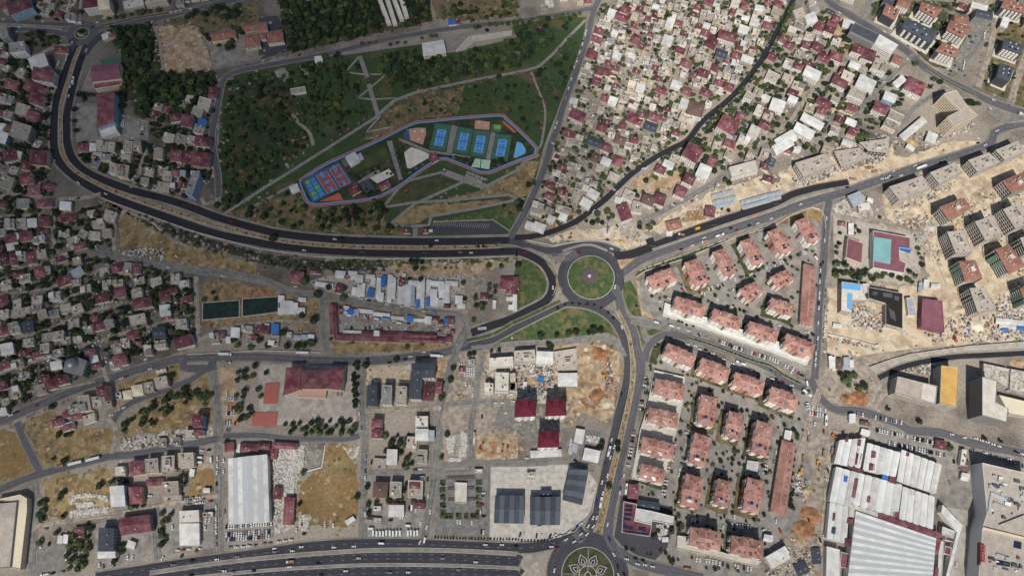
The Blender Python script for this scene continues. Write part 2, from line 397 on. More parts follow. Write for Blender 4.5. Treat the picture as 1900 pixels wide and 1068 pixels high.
sheet('sand_plot', 'dirt', 'B3 205,500 350,450 510,545 330,645 210,595', 'bare triangular plot between two lanes', 2)
sheet('sand_plot', 'dirt', 'B3 880,310 1050,190 1180,180 1260,220 1230,330 1010,390 870,370', 'bare dry field between the houses', 3)
sheet('paved_plot', 'concrete_ground', 'B3 740,560 900,620 1010,705 960,740 830,700 740,620', 'dusty pale parking ground beside houses', 2)
sheet('sand_strip', 'sand', 'B3 960,660 1230,525 1400,415 1640,320 1899,240 B4 0,330 90,300 170,190 400,100 640,20 A4 650,960 900,1020 B4 960,130 1350,30 1520,0 1690,5 1400,95 1100,185 700,320 500,325 350,350 200,385 90,430 0,475 B3 1899,445 1500,575 1200,690', 'sandy works strip along the new carriageway', 3)
sheet('sand_site', 'sand', 'B4 860,395 1150,262 1500,150 1899,30 P 2000,280 2000,640 C4 1899,440 1400,470 850,555 700,600 460,520 450,400 455,60 B4 1190,1060 1150,640 900,590', 'pale sandy ground of the building site', 3)
sheet('school_lot', 'concrete_ground', 'B4 500,565 780,610 1190,690 1130,1000 1100,1060 500,1000', 'paved lot of the aqua-roofed school', 1)
sheet('corner_lot', 'rubble_ground', 'B4 480,500 600,420 720,400 810,560 780,600 520,545', 'rubble lot beside the grey shed', 2)
sheet('highway_deck', 'concrete_ground', 'D3 70,885 110,885 190,950 210,1080 70,1080', 'pale deck over the highway underpass', 0)
sheet('sand_site', 'dust_road', 'C4 440,540 800,580 760,700 900,800 760,1068 640,1068 620,980 460,900 430,700', 'dusty junction ground under works', 3)
sheet('excavation_ground', 'dirt', 'C3 300,500 700,460 790,520 800,700 740,1000 600,1010 480,1000 400,1060 300,800', 'bare earth excavation beside the avenue', 4)
sheet('excavation_ground', 'red_dirt', 'C3 470,740 520,730 530,850 600,900 660,830 690,740 700,620 640,500 660,480 720,600 730,760 690,870 600,960 500,900', 'reddish scar in the excavation', 4)
sheet('works_ground', 'rubble_ground', 'C3 0,470 300,500 320,800 400,1068 0,1068', 'dusty ground of the small building site', 3)
sheet('works_ground', 'dirt', 'C3 80,720 230,680 260,790 110,830', 'sandy heap area in the small site', 3)
sheet('lawn', 'lawn', 'C3 40,350 300,225 430,195 560,197 680,262 780,362 812,470 775,440 690,405 500,420 300,440 0,470 C2 1870,465 1560,500', 'wide lawn below the roundabout', 1)
sheet('lawn', 'lawn', 'B3 0,860 100,868 200,930 250,1010 262,1068 C3 262,60 215,150 100,208 40,222 32,100 10,0 B2 1890,880', 'lawn loop beside the roundabout ramp', 0)
sheet('lawn', 'lawn', 'C3 815,20 870,0 915,80 950,272 900,268 845,200 815,100', 'grass wedge between ring road and estate', 0)
sheet('lawn', 'lawn', 'C3 885,325 940,330 948,390 995,445 945,530 905,420', 'grass triangle beside the estate slip lane', 0)
sheet('lawn', 'lawn', 'C3 988,372 1030,352 1150,375 1290,412 1180,395 1080,390 1010,405', 'grass nose between the estate roads', 0)
sheet('earth_bank', 'dirt', 'C3 905,0 930,0 985,170 1100,230 1100,300 1050,290 955,275 930,120', 'bare footpath corner beside the estate', 0)
sheet('estate_ground', 'yard', 'P 1186,522 1512,388 1537,402 1526,640 1500,692 1235,602 1190,572', 'grey paving of the upper estate', 1)
sheet('estate_ground', 'yard', 'P 1205,640 1240,634 1500,716 1530,760 1512,830 1492,960 1400,1068 1205,1068 1150,1000 1178,900 1200,720', 'grey paving of the lower estate', 1)
sheet('lawn', 'lawn', 'B3 925,965 1200,860 1500,760 1899,630 1899,660 1650,712 1250,880 980,962 905,1010', 'long grass bank above the estate', 1)
sheet('lawn', 'lawn_dark', 'C3 1002,600 1030,500 1110,440 1130,450 1090,560 1060,620', 'grass corner of the lower estate', 0)
sheet('sand_strip', 'dry_grass', 'P 1440,402 1512,382 1530,400 1526,420 1500,402 1450,418', 'dry verge at the estate corner', 1)
sheet('gold_field', 'dry_field', 'D1 -40,-20 130,20 262,290 -40,420', 'golden dry field at the left edge', 2)
sheet('dry_plot', 'dry_grass', 'C1 190,1030 370,955 520,1068 D1 840,0 820,170 400,270 330,280 230,80 170,-40', 'dry plot between two lanes', 2)
sheet('dry_plot', 'dry_grass', 'D1 340,360 800,270 830,480 700,520 520,660 290,690 330,560', 'dry stony plot above the stone yard', 3)
sheet('dry_plot', 'dry_field', 'D1 1450,285 1580,272 1592,470 1370,490 1400,400', 'small golden plot beside the white hall', 3)
sheet('dry_field', 'dry_field', 'D2 470,110 630,100 700,200 750,340 735,640 600,720 380,700 280,600 310,380 470,270', 'big golden field beside the stone yard', 4)
sheet('rubble_plot', 'rubble_ground', 'D2 630,120 740,100 755,220 700,240 640,180', 'pale rubble corner of the golden field', 4)
sheet('paved_plot', 'yard', 'D2 350,140 460,135 470,240 400,280 345,240', 'round grey pad in the golden field', 2)
sheet('stone_yard', 'rubble_ground', 'D2 100,150 330,110 300,400 230,700 160,780 110,760', 'pale ground of the stone yard', 3)
sheet('dry_plot', 'dry_grass', 'C1 870,770 1200,630 1310,612 1345,660 1290,740 880,945', 'house plot between the forked roads', 1)
sheet('dry_plot', 'dry_grass', 'C1 1380,720 1530,660 1560,900 1565,1060 D1 1300,0 870,40 C1 900,1060 1080,900 1250,800', 'dry wooded slope above the lane', 2)
sheet('rubble_plot', 'rubble_ground', 'D1 875,70 1300,0 1560,-20 1560,60 1440,100 900,180', 'stony waste ground beside the lane', 3)
sheet('dirt_plot', 'dirt', 'C1 1605,640 1715,640 1730,800 1750,1068 1620,1068', 'bare car plot beside the school', 1)
sheet('school_yard', 'concrete_ground', 'C2 140,615 700,618 720,1060 0,1060 0,620', 'pale yard of the maroon school', 0)
sheet('dirt_plot', 'sand', 'C2 780,622 1110,622 1110,750 780,745', 'bare plot beside the slate-roofed block', 2)
sheet('dirt_plot', 'dirt', 'C2 1290,570 1390,560 1380,730 1290,740', 'bare plot beside the cross street', 2)
sheet('bazaar_yard', 'yard', 'C2 490,130 1000,215 1450,275 1430,490 560,530 490,500', 'grey yard of the long maroon sheds', 0)
sheet('dry_verge', 'dry_grass', 'C2 495,135 1000,222 1430,280 1380,290 900,245 560,185 510,190', 'dry verge above the long sheds', 2)
sheet('dry_verge', 'dry_grass', 'C2 530,445 1430,465 1430,490 900,520 560,525', 'dry verge below the long sheds', 2)
sheet('market_ground', 'concrete_ground', 'C2 380,10 500,-40 1500,-40 1520,200 1400,235 700,130 420,70', 'pale ground of the container market', 1)
sheet('street_yard', 'dust_road', 'C2 1390,580 1560,500 1899,500 1899,1068 D2 1300,280 D2 1290,0 C2 1350,760', 'dusty ground around the car plots', 1)
sheet('dirt_plot', 'dirt', 'D2 1580,40 1899,20 1899,215 1590,215', 'reddish lorry plot', 2)
sheet('paved_plot', 'asphalt_old', 'C2 1740,920 1899,910 C3 430,900 400,1068 D3 350,120 0,40 D2 1899,0 1740,10', 'paved yard around the crimson-roofed towers', 2)
sheet('bus_yard', 'yard', 'D2 800,535 1230,535 1200,800 800,800', 'grey yard with a row of white buses', 0)
sheet('plaza', 'asphalt_old', 'D2 1310,295 1640,280 1690,780 1300,780 1290,660', 'grey paved memorial square', 0)
sheet('plaza', 'forecourt_paving', 'D2 1705,262 1899,252 D3 390,250 560,300 625,385 585,600 450,745 250,805 0,815 D2 1695,800', 'pale paved forecourt around three dark roofs', 0)
sheet('paved_plot', 'asphalt_old', 'D3 380,130 430,0 700,0 640,260 420,200', 'scrap yard paving with a white shed', 1)
sheet('paved_plot', 'asphalt_mid', 'D3 750,780 800,480 1180,560 1190,660 1140,860 1050,950 860,900', 'dark forecourt of the filling station', 0)
sheet('red_excavation', 'red_dirt', 'D4 290,450 430,430 410,600 330,800 180,930 150,800 250,680', 'orange-red excavated slope', 3)
sheet('works_ground', 'dust_road', 'D4 230,60 520,0 480,300 430,600 420,1068 0,1068 150,800 280,600 350,300', 'dusty works ground beside the white factory', 3)
sheet('red_excavation', 'red_dirt', 'C4 560,880 640,840 760,860 740,930 620,930', 'brown excavation mound', 3)
sheet('car_park', 'yard', 'D4 740,10 860,-40 1360,70 1330,215 1000,140 760,50', 'crowded car park above the white factory', 0)
sheet('paved_plot', 'yard', 'D4 1330,170 1480,120 1899,200 1899,260 1560,240 1490,600 1310,560', 'grey paving beside the shopping mall', 1)
sheet('mall_ground', 'concrete_ground', 'D4 1310,560 1500,590 1480,1100 1330,1100', 'service yard beside the mall wall', 1)
sheet('dry_plot', 'park_brown', 'A4 1690,60 1899,110 P 2000,60 2000,180 A4 1899,790 1570,640', 'dusty lawns between the apartment blocks', 2)
sheet('block_lawn', 'lawn_dark', 'A4 790,40 880,-10 1330,20 1560,150 1480,300 1440,560 1200,470 960,240 780,110', 'lawns between the blocks beyond the diagonal avenue', 2)
sheet('dirt_plot', 'dirt', 'A4 420,90 640,130 640,330 620,400 440,330', 'bare plot beside the glass block', 4)
sheet('dirt_plot', 'sand', 'A4 520,760 640,720 690,800 640,860 480,800', 'small sandy plot', 2)
sheet('paved_plot', 'asphalt_old', 'A4 1300,60 1500,120 1640,200 1600,280 1420,560 1340,500 1480,280', 'paved lane behind the apartment blocks', 2)
sheet('stone_yard', 'dirt', 'D1 520,490 800,500 840,600 510,660', 'ring-shaped stone yard', 2)
sheet('paved_plot', 'asphalt_old', 'D1 270,830 500,820 480,1040 250,1060', 'grey lorry park', 1)
sheet('paved_plot', 'yard', 'D1 1220,560 1590,560 1590,860 1200,910', 'grey yard of the white filling station', 0)
sheet('paved_plot', 'yard', 'D1 700,690 850,650 1115,600 1115,860 1040,960 700,1020', 'yard of the maroon store', 1)
sheet('paved_plot', 'yard', 'D1 1640,640 1899,640 D2 110,640 110,780 D1 1650,880', 'car lot below the white hall', 0)
sheet('paved_plot', 'dust_road', 'D1 1445,140 1570,130 1580,280 1450,285', 'dusty van plot', 1)

# ---------------------------------------------------------------- roads (centre lines traced on the ground)
BV = 'dark new boulevard carriageway'
OUTER = road('asphalt_new', 'A1 560,330 510,450 470,560 425,700 400,850 395,1000 B1 400,60 430,150 500,228 600,302 720,372 860,435 1000,487 1200,557 1400,626 1600,690 1899,752 B2 60,765 300,795 600,818 900,830 1300,832 1700,820 1899,815 B3 40,815 130,845 230,905 290,1000 C3 298,60 250,150 100,232 -10,285 C2 1700,335 1560,385', 9.6, BV + ' on the outer side', 2.6)
INNER = road('asphalt_new', 'A1 640,330 590,450 545,600 510,750 490,850 490,1000 B1 498,40 530,130 600,210 700,268 850,328 1000,378 1200,428 1400,492 1600,568 1899,652 B2 200,693 500,725 800,740 1200,745 1600,742 1899,735 B3 60,748', 9.6, BV + ' on the inner side', 2.6)
road('asphalt_mid', 'B3 -20,735 60,755 150,790 300,812 450,782 600,772 700,790 790,822', 9, 'slip lane curving above the roundabout', 2.5)
road('asphalt_new', 'B3 750,850 860,840 1000,795 1200,715 1500,605 1899,475 B4 200,398 400,345 610,308', 11, 'black fresh carriageway towards the building site', 1.5, w2=8)
road('asphalt_new', 'B3 1005,720 1030,780', 10, 'black stub lane onto the new carriageway', 0)
NE = road('asphalt', 'B3 770,1000 850,945 960,872 1200,785 1500,688 1899,560 B4 300,462 600,375 850,290 1100,208 1400,118 1640,30 A4 1700,960 1960,890', 10, 'grey boulevard climbing past the estate', 2.2)
RC = W(1096.6, 514.5); RR = 27.5
ring = circle(RC, RR + 6.2); ring.append(ring[0]); road('asphalt_mid', '', 12, 'ring road around the big grass island', 0, L=ring)
road('asphalt', 'B3 750,1068 C3 775,100 815,260 885,370 915,500 945,600 938,750 900,900 862,1068 D3 800,200 760,400 720,600 700,790', 10, 'east carriageway of the south avenue', 1.5)
road('asphalt_mid', 'C3 410,158 330,195 100,308 -10,365 C2 1700,440 1560,478 1450,500', 8, 'ramp from the roundabout to the west street', 1.5)
road('asphalt_mid', 'C3 400,165 480,170 580,190 690,245 765,320 825,440 852,600 843,750 805,900 765,1068 D3 700,250 655,450 610,620 560,730', 9, 'west carriageway of the south avenue', 1.5)
road('asphalt_mid', 'C3 640,190 700,160 760,120', 8, 'short link into the ring road', 0)
road('asphalt', 'B3 290,850 400,870 480,830', 9, 'short link above the ring road', 0)
road('asphalt_new', 'A4 215,-20 130,150 60,280 0,390 A3 1840,430 1760,540 1680,640 1560,760 1400,890 B3 1290,0 1180,60 1050,130 900,230 780,340 690,430 600,500 480,590 350,650 230,690 100,712 0,712', 7.4, 'black fresh street between the dense houses', 0.6)
road('asphalt', 'A3 645,-20 590,110 560,250 500,440 430,640 370,800 320,980 B3 290,20 240,200 170,370 90,540 20,660 -10,720', 7.5, 'grey street between park and dense houses', 1.5)
road('asphalt', 'A3 600,60 400,98 200,132 0,165 A2 1500,198 1000,278 700,352 400,418 0,492 A1 1700,540 1640,592 1612,690 1585,850 1555,1000 B1 1575,120 1600,260 1605,420', 7, 'avenue around the top of the park', 1.2)
road('asphalt_old', 'A1 1899,440 1560,505', 6, 'lane to the tiled pavilion', 0)
road('asphalt', 'A1 640,255 750,200 900,175 1100,145 1400,80 1600,30 1899,-40', 9, 'top avenue leading off the small roundabout', 1.5)
road('asphalt', 'A1 -30,222 200,216 380,235 520,262', 8, 'avenue running off the left edge', 1.5)
road('asphalt', 'A1 -30,150 200,165 400,178 560,185', 7, 'upper avenue running off the left edge', 1)
RC2 = W(*px('A1', 603, 247)); ring = circle(RC2, 15.5); ring.append(ring[0]); road('asphalt', '', 11, 'ring road around the small top island', 0, L=ring)
road('asphalt_mid', 'A1 500,390 540,300 590,270', 12, 'boulevard mouth at the small roundabout', 0)
road('asphalt_mid', 'A1 620,400 680,320 760,250', 10, 'right boulevard mouth at the small roundabout', 0)
road('dust_road', 'A1 580,160 590,60 600,-20', 4.5, 'lane between houses at the top', 0)
road('asphalt', 'A4 440,-20 500,40 750,190 1000,350 1150,480 1300,575 1500,672 1700,765 1960,850', 11, 'diagonal avenue across the upper right', 2)
road('asphalt_old', 'A4 700,140 740,100 770,-20', 7, 'side road off the diagonal avenue', 1)
road('asphalt_old', 'A4 1410,600 1480,440 1590,300 1610,200', 6, 'lane behind the apartment blocks', 1)
road('dust_road', 'A4 1560,640 1640,400 1680,200 1720,-20', 7, 'dusty avenue between apartment blocks', 1)
road('dust_road', 'A4 1800,760 1860,550 1960,300', 8, 'pale avenue at the right edge', 1)
road('asphalt_old', 'A4 1640,800 1750,880 1960,860', 12, 'junction apron on the right', 0)
road('asphalt_old', 'A4 900,1068 1000,900 1110,780 1250,690 1320,640', 5, 'lane beside the white shed', 1)
road('asphalt_old', 'A4 640,880 740,760 880,610 1000,480 1090,400', 5, 'lane between villas on the slope', 1)
road('asphalt_old', 'A4 880,610 760,530 640,460 560,420 460,340', 4.5, 'cross lane between the villas', 1)
road('dust_road', 'A4 560,470 420,600 300,730 170,900 60,980', 4.5, 'sloping lane through the villas', 1)
road('asphalt_old', 'B3 1899,20 1750,110 1620,200 1500,300 1350,390 1200,470 1050,550 950,600', 5.5, 'lane above the timber yard', 1)
road('dust_road', 'B3 320,330 400,450 520,540', 3.5, 'lane down to the black street', 1)
road('dust_road', 'B3 340,10 480,130 640,290 760,370', 3.2, 'alley through the lower houses', 0.5)
road('dust_road', 'A3 380,960 560,950 750,1068 B3 760,110 900,215', 4, 'alley with small shops', 0.6)
road('dust_road', 'A3 480,650 620,730 720,800 880,930 1080,1060', 3.2, 'narrow alley through the dense quarter', 0.4)
road('dust_road', 'A3 1130,690 1190,560 1260,420 1290,330', 2.6, 'thin alley in the dense quarter', 0.3)
road('asphalt', 'B4 470,440 450,560 440,700 425,900 410,1068 C4 395,200 385,400 375,560 360,720', 8.5, 'straight road beside the estate wall', 2)
road('dust_road', 'B4 480,545 780,600 1150,690', 5, 'dusty lane above the school lot', 0)
road('asphalt_old', 'C3 870,290 950,300 1100,330 1300,380 1500,440 1750,530 1899,590 C4 100,620 250,700 330,720', 9, 'estate parking avenue', 1.2)
road('asphalt', 'C3 975,590 985,520 1030,450 1100,405 1200,400 1400,450 1700,560 1899,650 C4 150,740 300,800', 8, 'estate through road', 1.2)
road('dust_road', 'C4 -20,600 200,690', 3, 'estate walk', 0)
road('asphalt_old', 'C3 960,340 975,420 1000,450', 5, 'slip lane into the estate', 0.5)
road('dust_road', 'P 1900,640 1800,648 1720,652 1650,660 1600,668 1545,685', 9, 'sandy haul road through the site', 0, 'sand')
road('asphalt_new', 'C4 1960,530 1700,545 1400,560 1200,590 1020,630 900,680 830,715', 6, 'black lane beside the retaining wall', 1)
road('asphalt', 'C4 330,720 400,860 520,950 700,960 1000,1060 D4 1060,0 1300,20 1500,90 1960,180', 9, 'road above the crowded car park', 1.5)
road('dust_road', 'C4 400,800 330,1000 D4 300,40 250,200 260,330', 7, 'dusty street beside the estate', 1)
road('dust_road', 'D4 520,0 470,200 450,500 430,700 410,1000 400,1100', 7, 'dusty works street beside the factory', 0)
# west and south streets
MS = road('asphalt', 'C1 -40,1055 300,908 700,750 1100,632 1350,572 1600,562 1899,560 C2 200,572 400,584 800,590 1100,562 1350,530 1480,480 1540,430', 8.8, 'grey main street across the lower left', 1.6)
road('asphalt_old', 'B1 480,812 650,822 830,850 1150,912 1500,962 1899,1022 C2 200,72 400,108 700,152 1000,202 1300,232 1500,256', 7.5, 'pale street above the ponds', 1.2)
road('asphalt_old', 'C2 1500,256 1540,330 1490,420 1450,500', 9, 'dusty link beside the long sheds', 1)
road('dust_road', 'C2 1500,250 1560,160 1590,60 1650,-20', 6, 'lane beside the gardens', 0.5)
road('asphalt_old', 'C2 470,130 462,280 480,400 505,530', 6, 'side street beside the long sheds', 1)
road('dust_road', 'C2 440,300 150,300 0,315 C1 1700,340 1550,390 1420,470', 4.5, 'lane below the ponds', 0.5)
road('dust_road', 'C1 1440,-30 1445,200 1450,420 1400,500', 5, 'lane beside the ponds', 0.6)
road('asphalt_old', 'C1 1550,640 1580,800 1600,1000 D1 1600,200 1610,400 1600,600 1605,900', 8, 'straight street beside the white hall', 1.2)
road('asphalt', 'C1 1590,630 1500,660 1400,730 1200,810 1000,880 880,960 820,1060', 6.5, 'fork lane below the house row', 1.2)
road('asphalt', 'C1 1340,570 1350,640 1540,640 1570,580', 9, 'fork junction apron', 0)
road('dust_road', 'C1 830,750 850,860 870,960', 4, 'short cross lane', 0.5)
road('asphalt', 'D1 -40,450 200,350 330,310 600,240 820,190 1000,175 1300,120 1450,90 1600,60', 7.5, 'lane past the white lorries', 1.3)
road('asphalt', 'D1 125,-60 200,120 290,300', 6.5, 'lane beside the golden field', 1.3)
road('asphalt', 'C1 180,1068 D1 140,-20', 6, 'lane joint by the golden field', 1)
road('dust_road', 'D1 820,170 850,50 840,-40 C1 790,1010', 4.5, 'short lane between dry plots', 0.6)
road('asphalt_old', 'D1 240,370 270,560 250,750 230,1068', 8, 'street beside the big grey hall', 1)
road('dust_road', 'D1 250,710 500,660 800,620 1000,590 1300,530 1600,480', 5, 'dusty lane past the stone yard', 0.8)
road('asphalt_old', 'D1 1150,560 1145,750 1160,950', 6.5, 'lane between the maroon store and station', 0.8)
road('asphalt', 'D1 1640,40 1899,35 D2 200,58 500,62 650,64 740,40', 5.5, 'lane below the school trees', 1.2)
road('asphalt_old', 'C2 760,600 755,800 765,1000 D2 775,0 775,200 770,400 765,600 765,800', 7, 'cross street beside the golden field', 1.2)
road('asphalt_old', 'C2 1450,500 1410,650 1340,900 1310,1060 D2 1330,0 1300,200 1280,400 1250,600 1220,790', 7.5, 'cross street beside the memorial square', 1)
road('dust_road', 'C2 780,960 1000,950 1200,950 1340,930', 4.5, 'lane among the flat-roofed blocks', 0.4)
road('asphalt_old', 'D2 800,320 1000,310 1280,285', 5.5, 'lane between the small villas', 0.8)
road('asphalt_old', 'D2 1300,265 1500,245 1899,240 D3 200,235 420,220 600,290', 6, 'lane above the courthouse forecourt', 0.8)
road('asphalt_old', 'C2 1640,560 1610,700 1590,900 1560,1060 D2 1560,100 1570,240', 6, 'lane beside the car plots', 0.8)
road('asphalt_old', 'C2 1380,910 1600,890 1899,890', 5, 'cross lane by the car plots', 0.5)
road('asphalt_old', 'C2 1560,500 1899,470 C3 300,455 500,435 700,410 780,470 830,560', 6.5, 'lane curving below the wide lawn', 1)
road('asphalt_old', 'D2 1670,270 1665,500 1660,780', 7, 'lane beside the forecourt', 0.5)
# left quarter lanes
for s, w in (('C1 -30,452 300,380 440,325 640,235 900,175 1110,135', 4.5), ('C1 740,445 960,372 1430,255', 4.2), ('C1 390,210 580,95 620,235', 4.2),
             ('C1 -30,110 300,70 520,0', 3.8), ('C1 -30,690 200,610 380,560', 3.6), ('C1 540,500 680,470 730,560 770,680 800,760', 5), ('C1 200,820 470,790 700,740', 2.5),
             ('B1 405,440 395,600 400,760 440,825', 5), ('B1 430,432 600,428 740,395', 5), ('B1 -30,560 390,548', 4), ('B1 -30,975 350,900 470,822', 4), ('B1 -30,430 80,395 230,420 405,440', 4),
             ('B1 -30,220 120,285 200,300', 4), ('B1 845,600 838,815', 4), ('B1 935,495 860,600', 6), ('B1 650,1010 800,912', 5), ('B1 1090,70 1040,160 1020,260 960,350', 4.5),
             ('B1 1600,440 1500,470 1480,420', 5), ('A1 200,440 400,350 520,330', 5), ('A1 -30,620 180,500', 3), ('A1 200,1010 350,780', 3.5), ('B1 960,540 1100,590 1250,720 1400,790', 3.2),
             ('B2 500,250 510,250', 1)):
    road('dust_road', s, w, 'narrow lane between the old houses of the left quarter', 0.3)
# highway
H1 = road('highway', 'D1 700,1080 1300,985 1899,905 D2 400,852 800,830 1200,836 1899,862 D3 230,845 400,800 520,720', 9.5, 'highway service road', 1.5)
H2 = road('highway', 'D1 850,1110 1300,1050 1899,975 D2 400,945 900,925 1400,930 1899,958 D3 60,970', 13, 'upper highway carriageway', 0.5)
H3 = road('highway', 'D1 1500,1110 1899,1075 D2 400,1045 900,1025 1400,1032 1899,1052 D3 60,1072', 14, 'lower highway carriageway', 0.5)
RC3 = W(*px('D3', 556, 1060)); ring = circle(RC3, 34.5); ring.append(ring[0]); road('asphalt_mid', '', 15, 'ring road around the flower island', 1, L=ring)
road('asphalt', 'D3 770,880 900,960 1050,1005 1200,1040 1400,1085', 10, 'highway service road right of the ring', 2)
road('asphalt', 'D3 700,760 730,830 760,880', 9, 'avenue mouth at the flower ring', 0)
road('asphalt', 'D3 520,760 470,800', 12, 'west avenue mouth at the flower ring', 0)

# ragged tufts, tyre-worn patches and soil that blur the edges of the plots
BL = {}; random.seed(2); zb = nextz()
def blob(x, y, r, m, z):
    n = random.randint(6, 9); b = BL.setdefault(m, MB()); e = random.uniform(.5, 1); t = random.uniform(0, 6.28); P = []
    for k in range(n):
        a = k * 6.283 / n; q = r * random.uniform(.55, 1.15); X, Y = q * math.cos(a), q * e * math.sin(a); P.append((x + X * math.cos(t) - Y * math.sin(t), y + X * math.sin(t) + Y * math.cos(t), z))
    b.poly(P)
for m, Q in BORDER:
    for p in Q:
        for _ in range(2):
            d = random.gauss(0, 4.5), random.gauss(0, 4.5); blob(p.x + d[0], p.y + d[1], random.uniform(.8, 3.2), m if random.random() < .6 else random.choice(('earth', 'earth', 'park_brown', 'yard')), zb + random.uniform(0, .06))
    c = cen(Q); xs = [p.x for p in Q]; ys = [p.y for p in Q]; n = min(260, int((max(xs) - min(xs)) * (max(ys) - min(ys)) / 60))
    pal = {'sand': ('dirt', 'rubble_ground', 'dust_road', 'concrete_ground'), 'dirt': ('sand', 'dust_road', 'red_dirt', 'rubble_ground'), 'dry_grass': ('earth', 'dirt', 'dry_field', 'park_brown'), 'dry_field': ('dry_grass', 'dry_grass', 'dirt', 'park_brown'), 'park_green': ('park_brown', 'park_dark'), 'park_dark': ('park_green', 'park_brown', 'lawn_dark'), 'park_brown': ('park_dark', 'dry_grass', 'park_green')}.get(m, ('earth', 'dust_road'))
    for _ in range(n):
        p = (random.uniform(min(xs), max(xs)), random.uniform(min(ys), max(ys)))
        if inside(p, Q): blob(p[0], p[1], random.uniform(.8, 4), random.choice(pal), zb + random.uniform(0, .06))
big = MB(); ms = sorted(BL)
for k, m in enumerate(ms):
    b = BL[m]; i = len(big.v); big.v += b.v; big.f += [tuple(x + i for x in f) for f in b.f]; big.m += [k] * len(b.f)
struct(big.build('ground_weeds', ms), 'ragged weeds, worn soil and dusty patches on the open plots', 'weeds', 'stuff'); ZL[0] += .062
for pm, L, w, w2 in PAVE:
    o = strip_mesh(L, w, nextz(), w2).build('pavement', pm); struct(o)
for nm, m, L, w, label, w2 in ROADS:
    o = strip_mesh(L, w, nextz(), w2).build('road', m); struct(o, label, 'road')
ZR = nextz() + 0.01

def offset(L, d):
    return [p + n * d for p, n in zip(L, normals(L))]
def dashes(L, d, on, off, w, z, parent=None, name='lane_marking', m='paint_white', solid=False):
    L = offset(L, d); b = MB(); acc = 0
    for i in range(len(L) - 1):
        seg = (L[i + 1] - L[i]); ln = seg.length
        if ln < 1e-3: continue
        u = seg / ln; n = Vector((-u.y, u.x, 0)) * w / 2; t = 0
        while t < ln:
            ph = acc % (on + off); step = min((on - ph) if ph < on else (on + off - ph), ln - t); step = max(step, 1e-3)
            if solid or ph < on:
                a, c = L[i] + u * t, L[i] + u * (t + step)
                b.quad(*[(p.x, p.y, z) for p in (a - n, c - n, c + n, a + n)])
            t += step; acc += step
    o = b.build(name, m); o['kind'] = 'stuff'
    struct(o, None, None, 'stuff'); return o
mk = []
for Lr, ds in ((H2, (-2.2, 2.2)), (H3, (-2.3, 2.3)), (H1, (0,)), (NE, (0,)), (MS, (0,))):
    for d in ds: mk.append((Lr, d))
for Lr, d in mk:
    o = dashes(Lr, d, 3.5, 8, 0.13, ZR + 0.004); o['label'] = 'dashed white lane markings on the carriageway'

def raised(name, m, P, z1, label, cat, z0=0.0):
    b = MB(); b.prism([(p[0], p[1]) for p in P], z0, z1); o = b.build(name, m); return struct(o, label, cat)
def band(name, m, s, w, z1, label, cat='median', L=None, w2=None):
    L = smooth_line(wpts(s)) if L is None else L
    Nn = normals(L); n = len(L); ws = [w + ((w2 if w2 is not None else w) - w) * i / (n - 1) for i in range(n)]
    P = [L[i] + Nn[i] * ws[i] / 2 for i in range(n)] + [L[i] - Nn[i] * ws[i] / 2 for i in range(n - 1, -1, -1)]
    k = [L[i] + Nn[i] * (ws[i] / 2 + .35) for i in range(n)] + [L[i] - Nn[i] * (ws[i] / 2 + .35) for i in range(n - 1, -1, -1)]
    raised('kerb', 'kerb', k, ZR + 0.10, 'pale kerb around ' + label, 'kerb')
    o = raised(name, m, P, ZR + z1, label, cat); occ_poly([(p.x, p.y) for p in P], 2); return L
MED = band('median', 'median_soil', 'A1 585,350 545,450 500,600 455,750 445,850 448,1000 B1 450,50 480,140 550,220 650,285 785,350 930,408 1100,470 1300,530 1500,600 1899,705 B2 150,735 400,765 700,783 1000,790 1400,790 1780,778', 4.6, 0.14, 'sandy planted median of the boulevard')
MED2 = band('median', 'median_soil', 'C3 770,215 815,300 850,380 870,470 885,600 882,750 860,880 825,1040 D3 750,250 705,430 665,620 630,740', 3.4, 0.14, 'brown median of the south avenue', w2=7)
band('median', 'pavement', 'B3 1030,805 1200,748 1500,645 1899,515 B4 250,430 500,360', 2.2, 0.14, 'dusty strip between the two carriageways')
band('median', 'pavement', 'B3 370,815 480,778 580,768 700,812', 2.0, 0.14, 'thin curved island above the ring road')
raised('traffic_island', 'dirt', wpts('B3 770,880 905,865 800,950'), ZR + .13, 'bare triangular traffic island beside the ring road', 'traffic island')
raised('traffic_island', 'pavement', wpts('B3 60,790 130,790 300,855 385,850 395,870 350,905 250,850'), ZR + .13, 'pale wedge-shaped island left of the ring road', 'traffic island')
raised('traffic_island', 'pavement', wpts('C3 345,110 370,90 418,150 330,180'), ZR + .13, 'grey triangular island below the ring road', 'traffic island')
raised('traffic_island', 'pavement', wpts('C3 690,190 755,145 760,170 740,215'), ZR + .13, 'striped grey island at the avenue mouth', 'traffic island')
raised('traffic_island', 'median_soil', wpts('B3 245,890 290,930 335,1010 C3 340,40 310,100 295,120 325,30 B3 320,1000'), ZR + .13, 'thin curved island beside the ramp', 'traffic island')
band('median', 'lawn', 'C3 355,150 200,225 60,290 0,315 C2 1720,395 1530,440', 4.5, 0.14, 'grass strip between the two ramps')
band('median', 'lawn_dark', 'C3 1290,420 1500,485 1750,580 1899,625 C4 130,690 260,755', 3.0, 0.14, 'hedged strip between the estate roads')
band('median', 'pavement', 'D1 1100,1045 1500,985 1899,938 D2 500,897 900,877 1400,880 1899,905 D3 40,910', 3.6, 0.14, 'pale verge between highway and service road')
band('median', 'pavement', 'D1 1300,1090 1899,1030 D2 500,998 900,985 1400,990 1899,1010 D3 60,1022', 2.6, 0.14, 'central reserve of the highway')
band('median', 'lawn_dark', 'A1 760,190 900,160 1040,130 1300,90 1500,60', 3, 0.14, 'planted median of the top avenue')
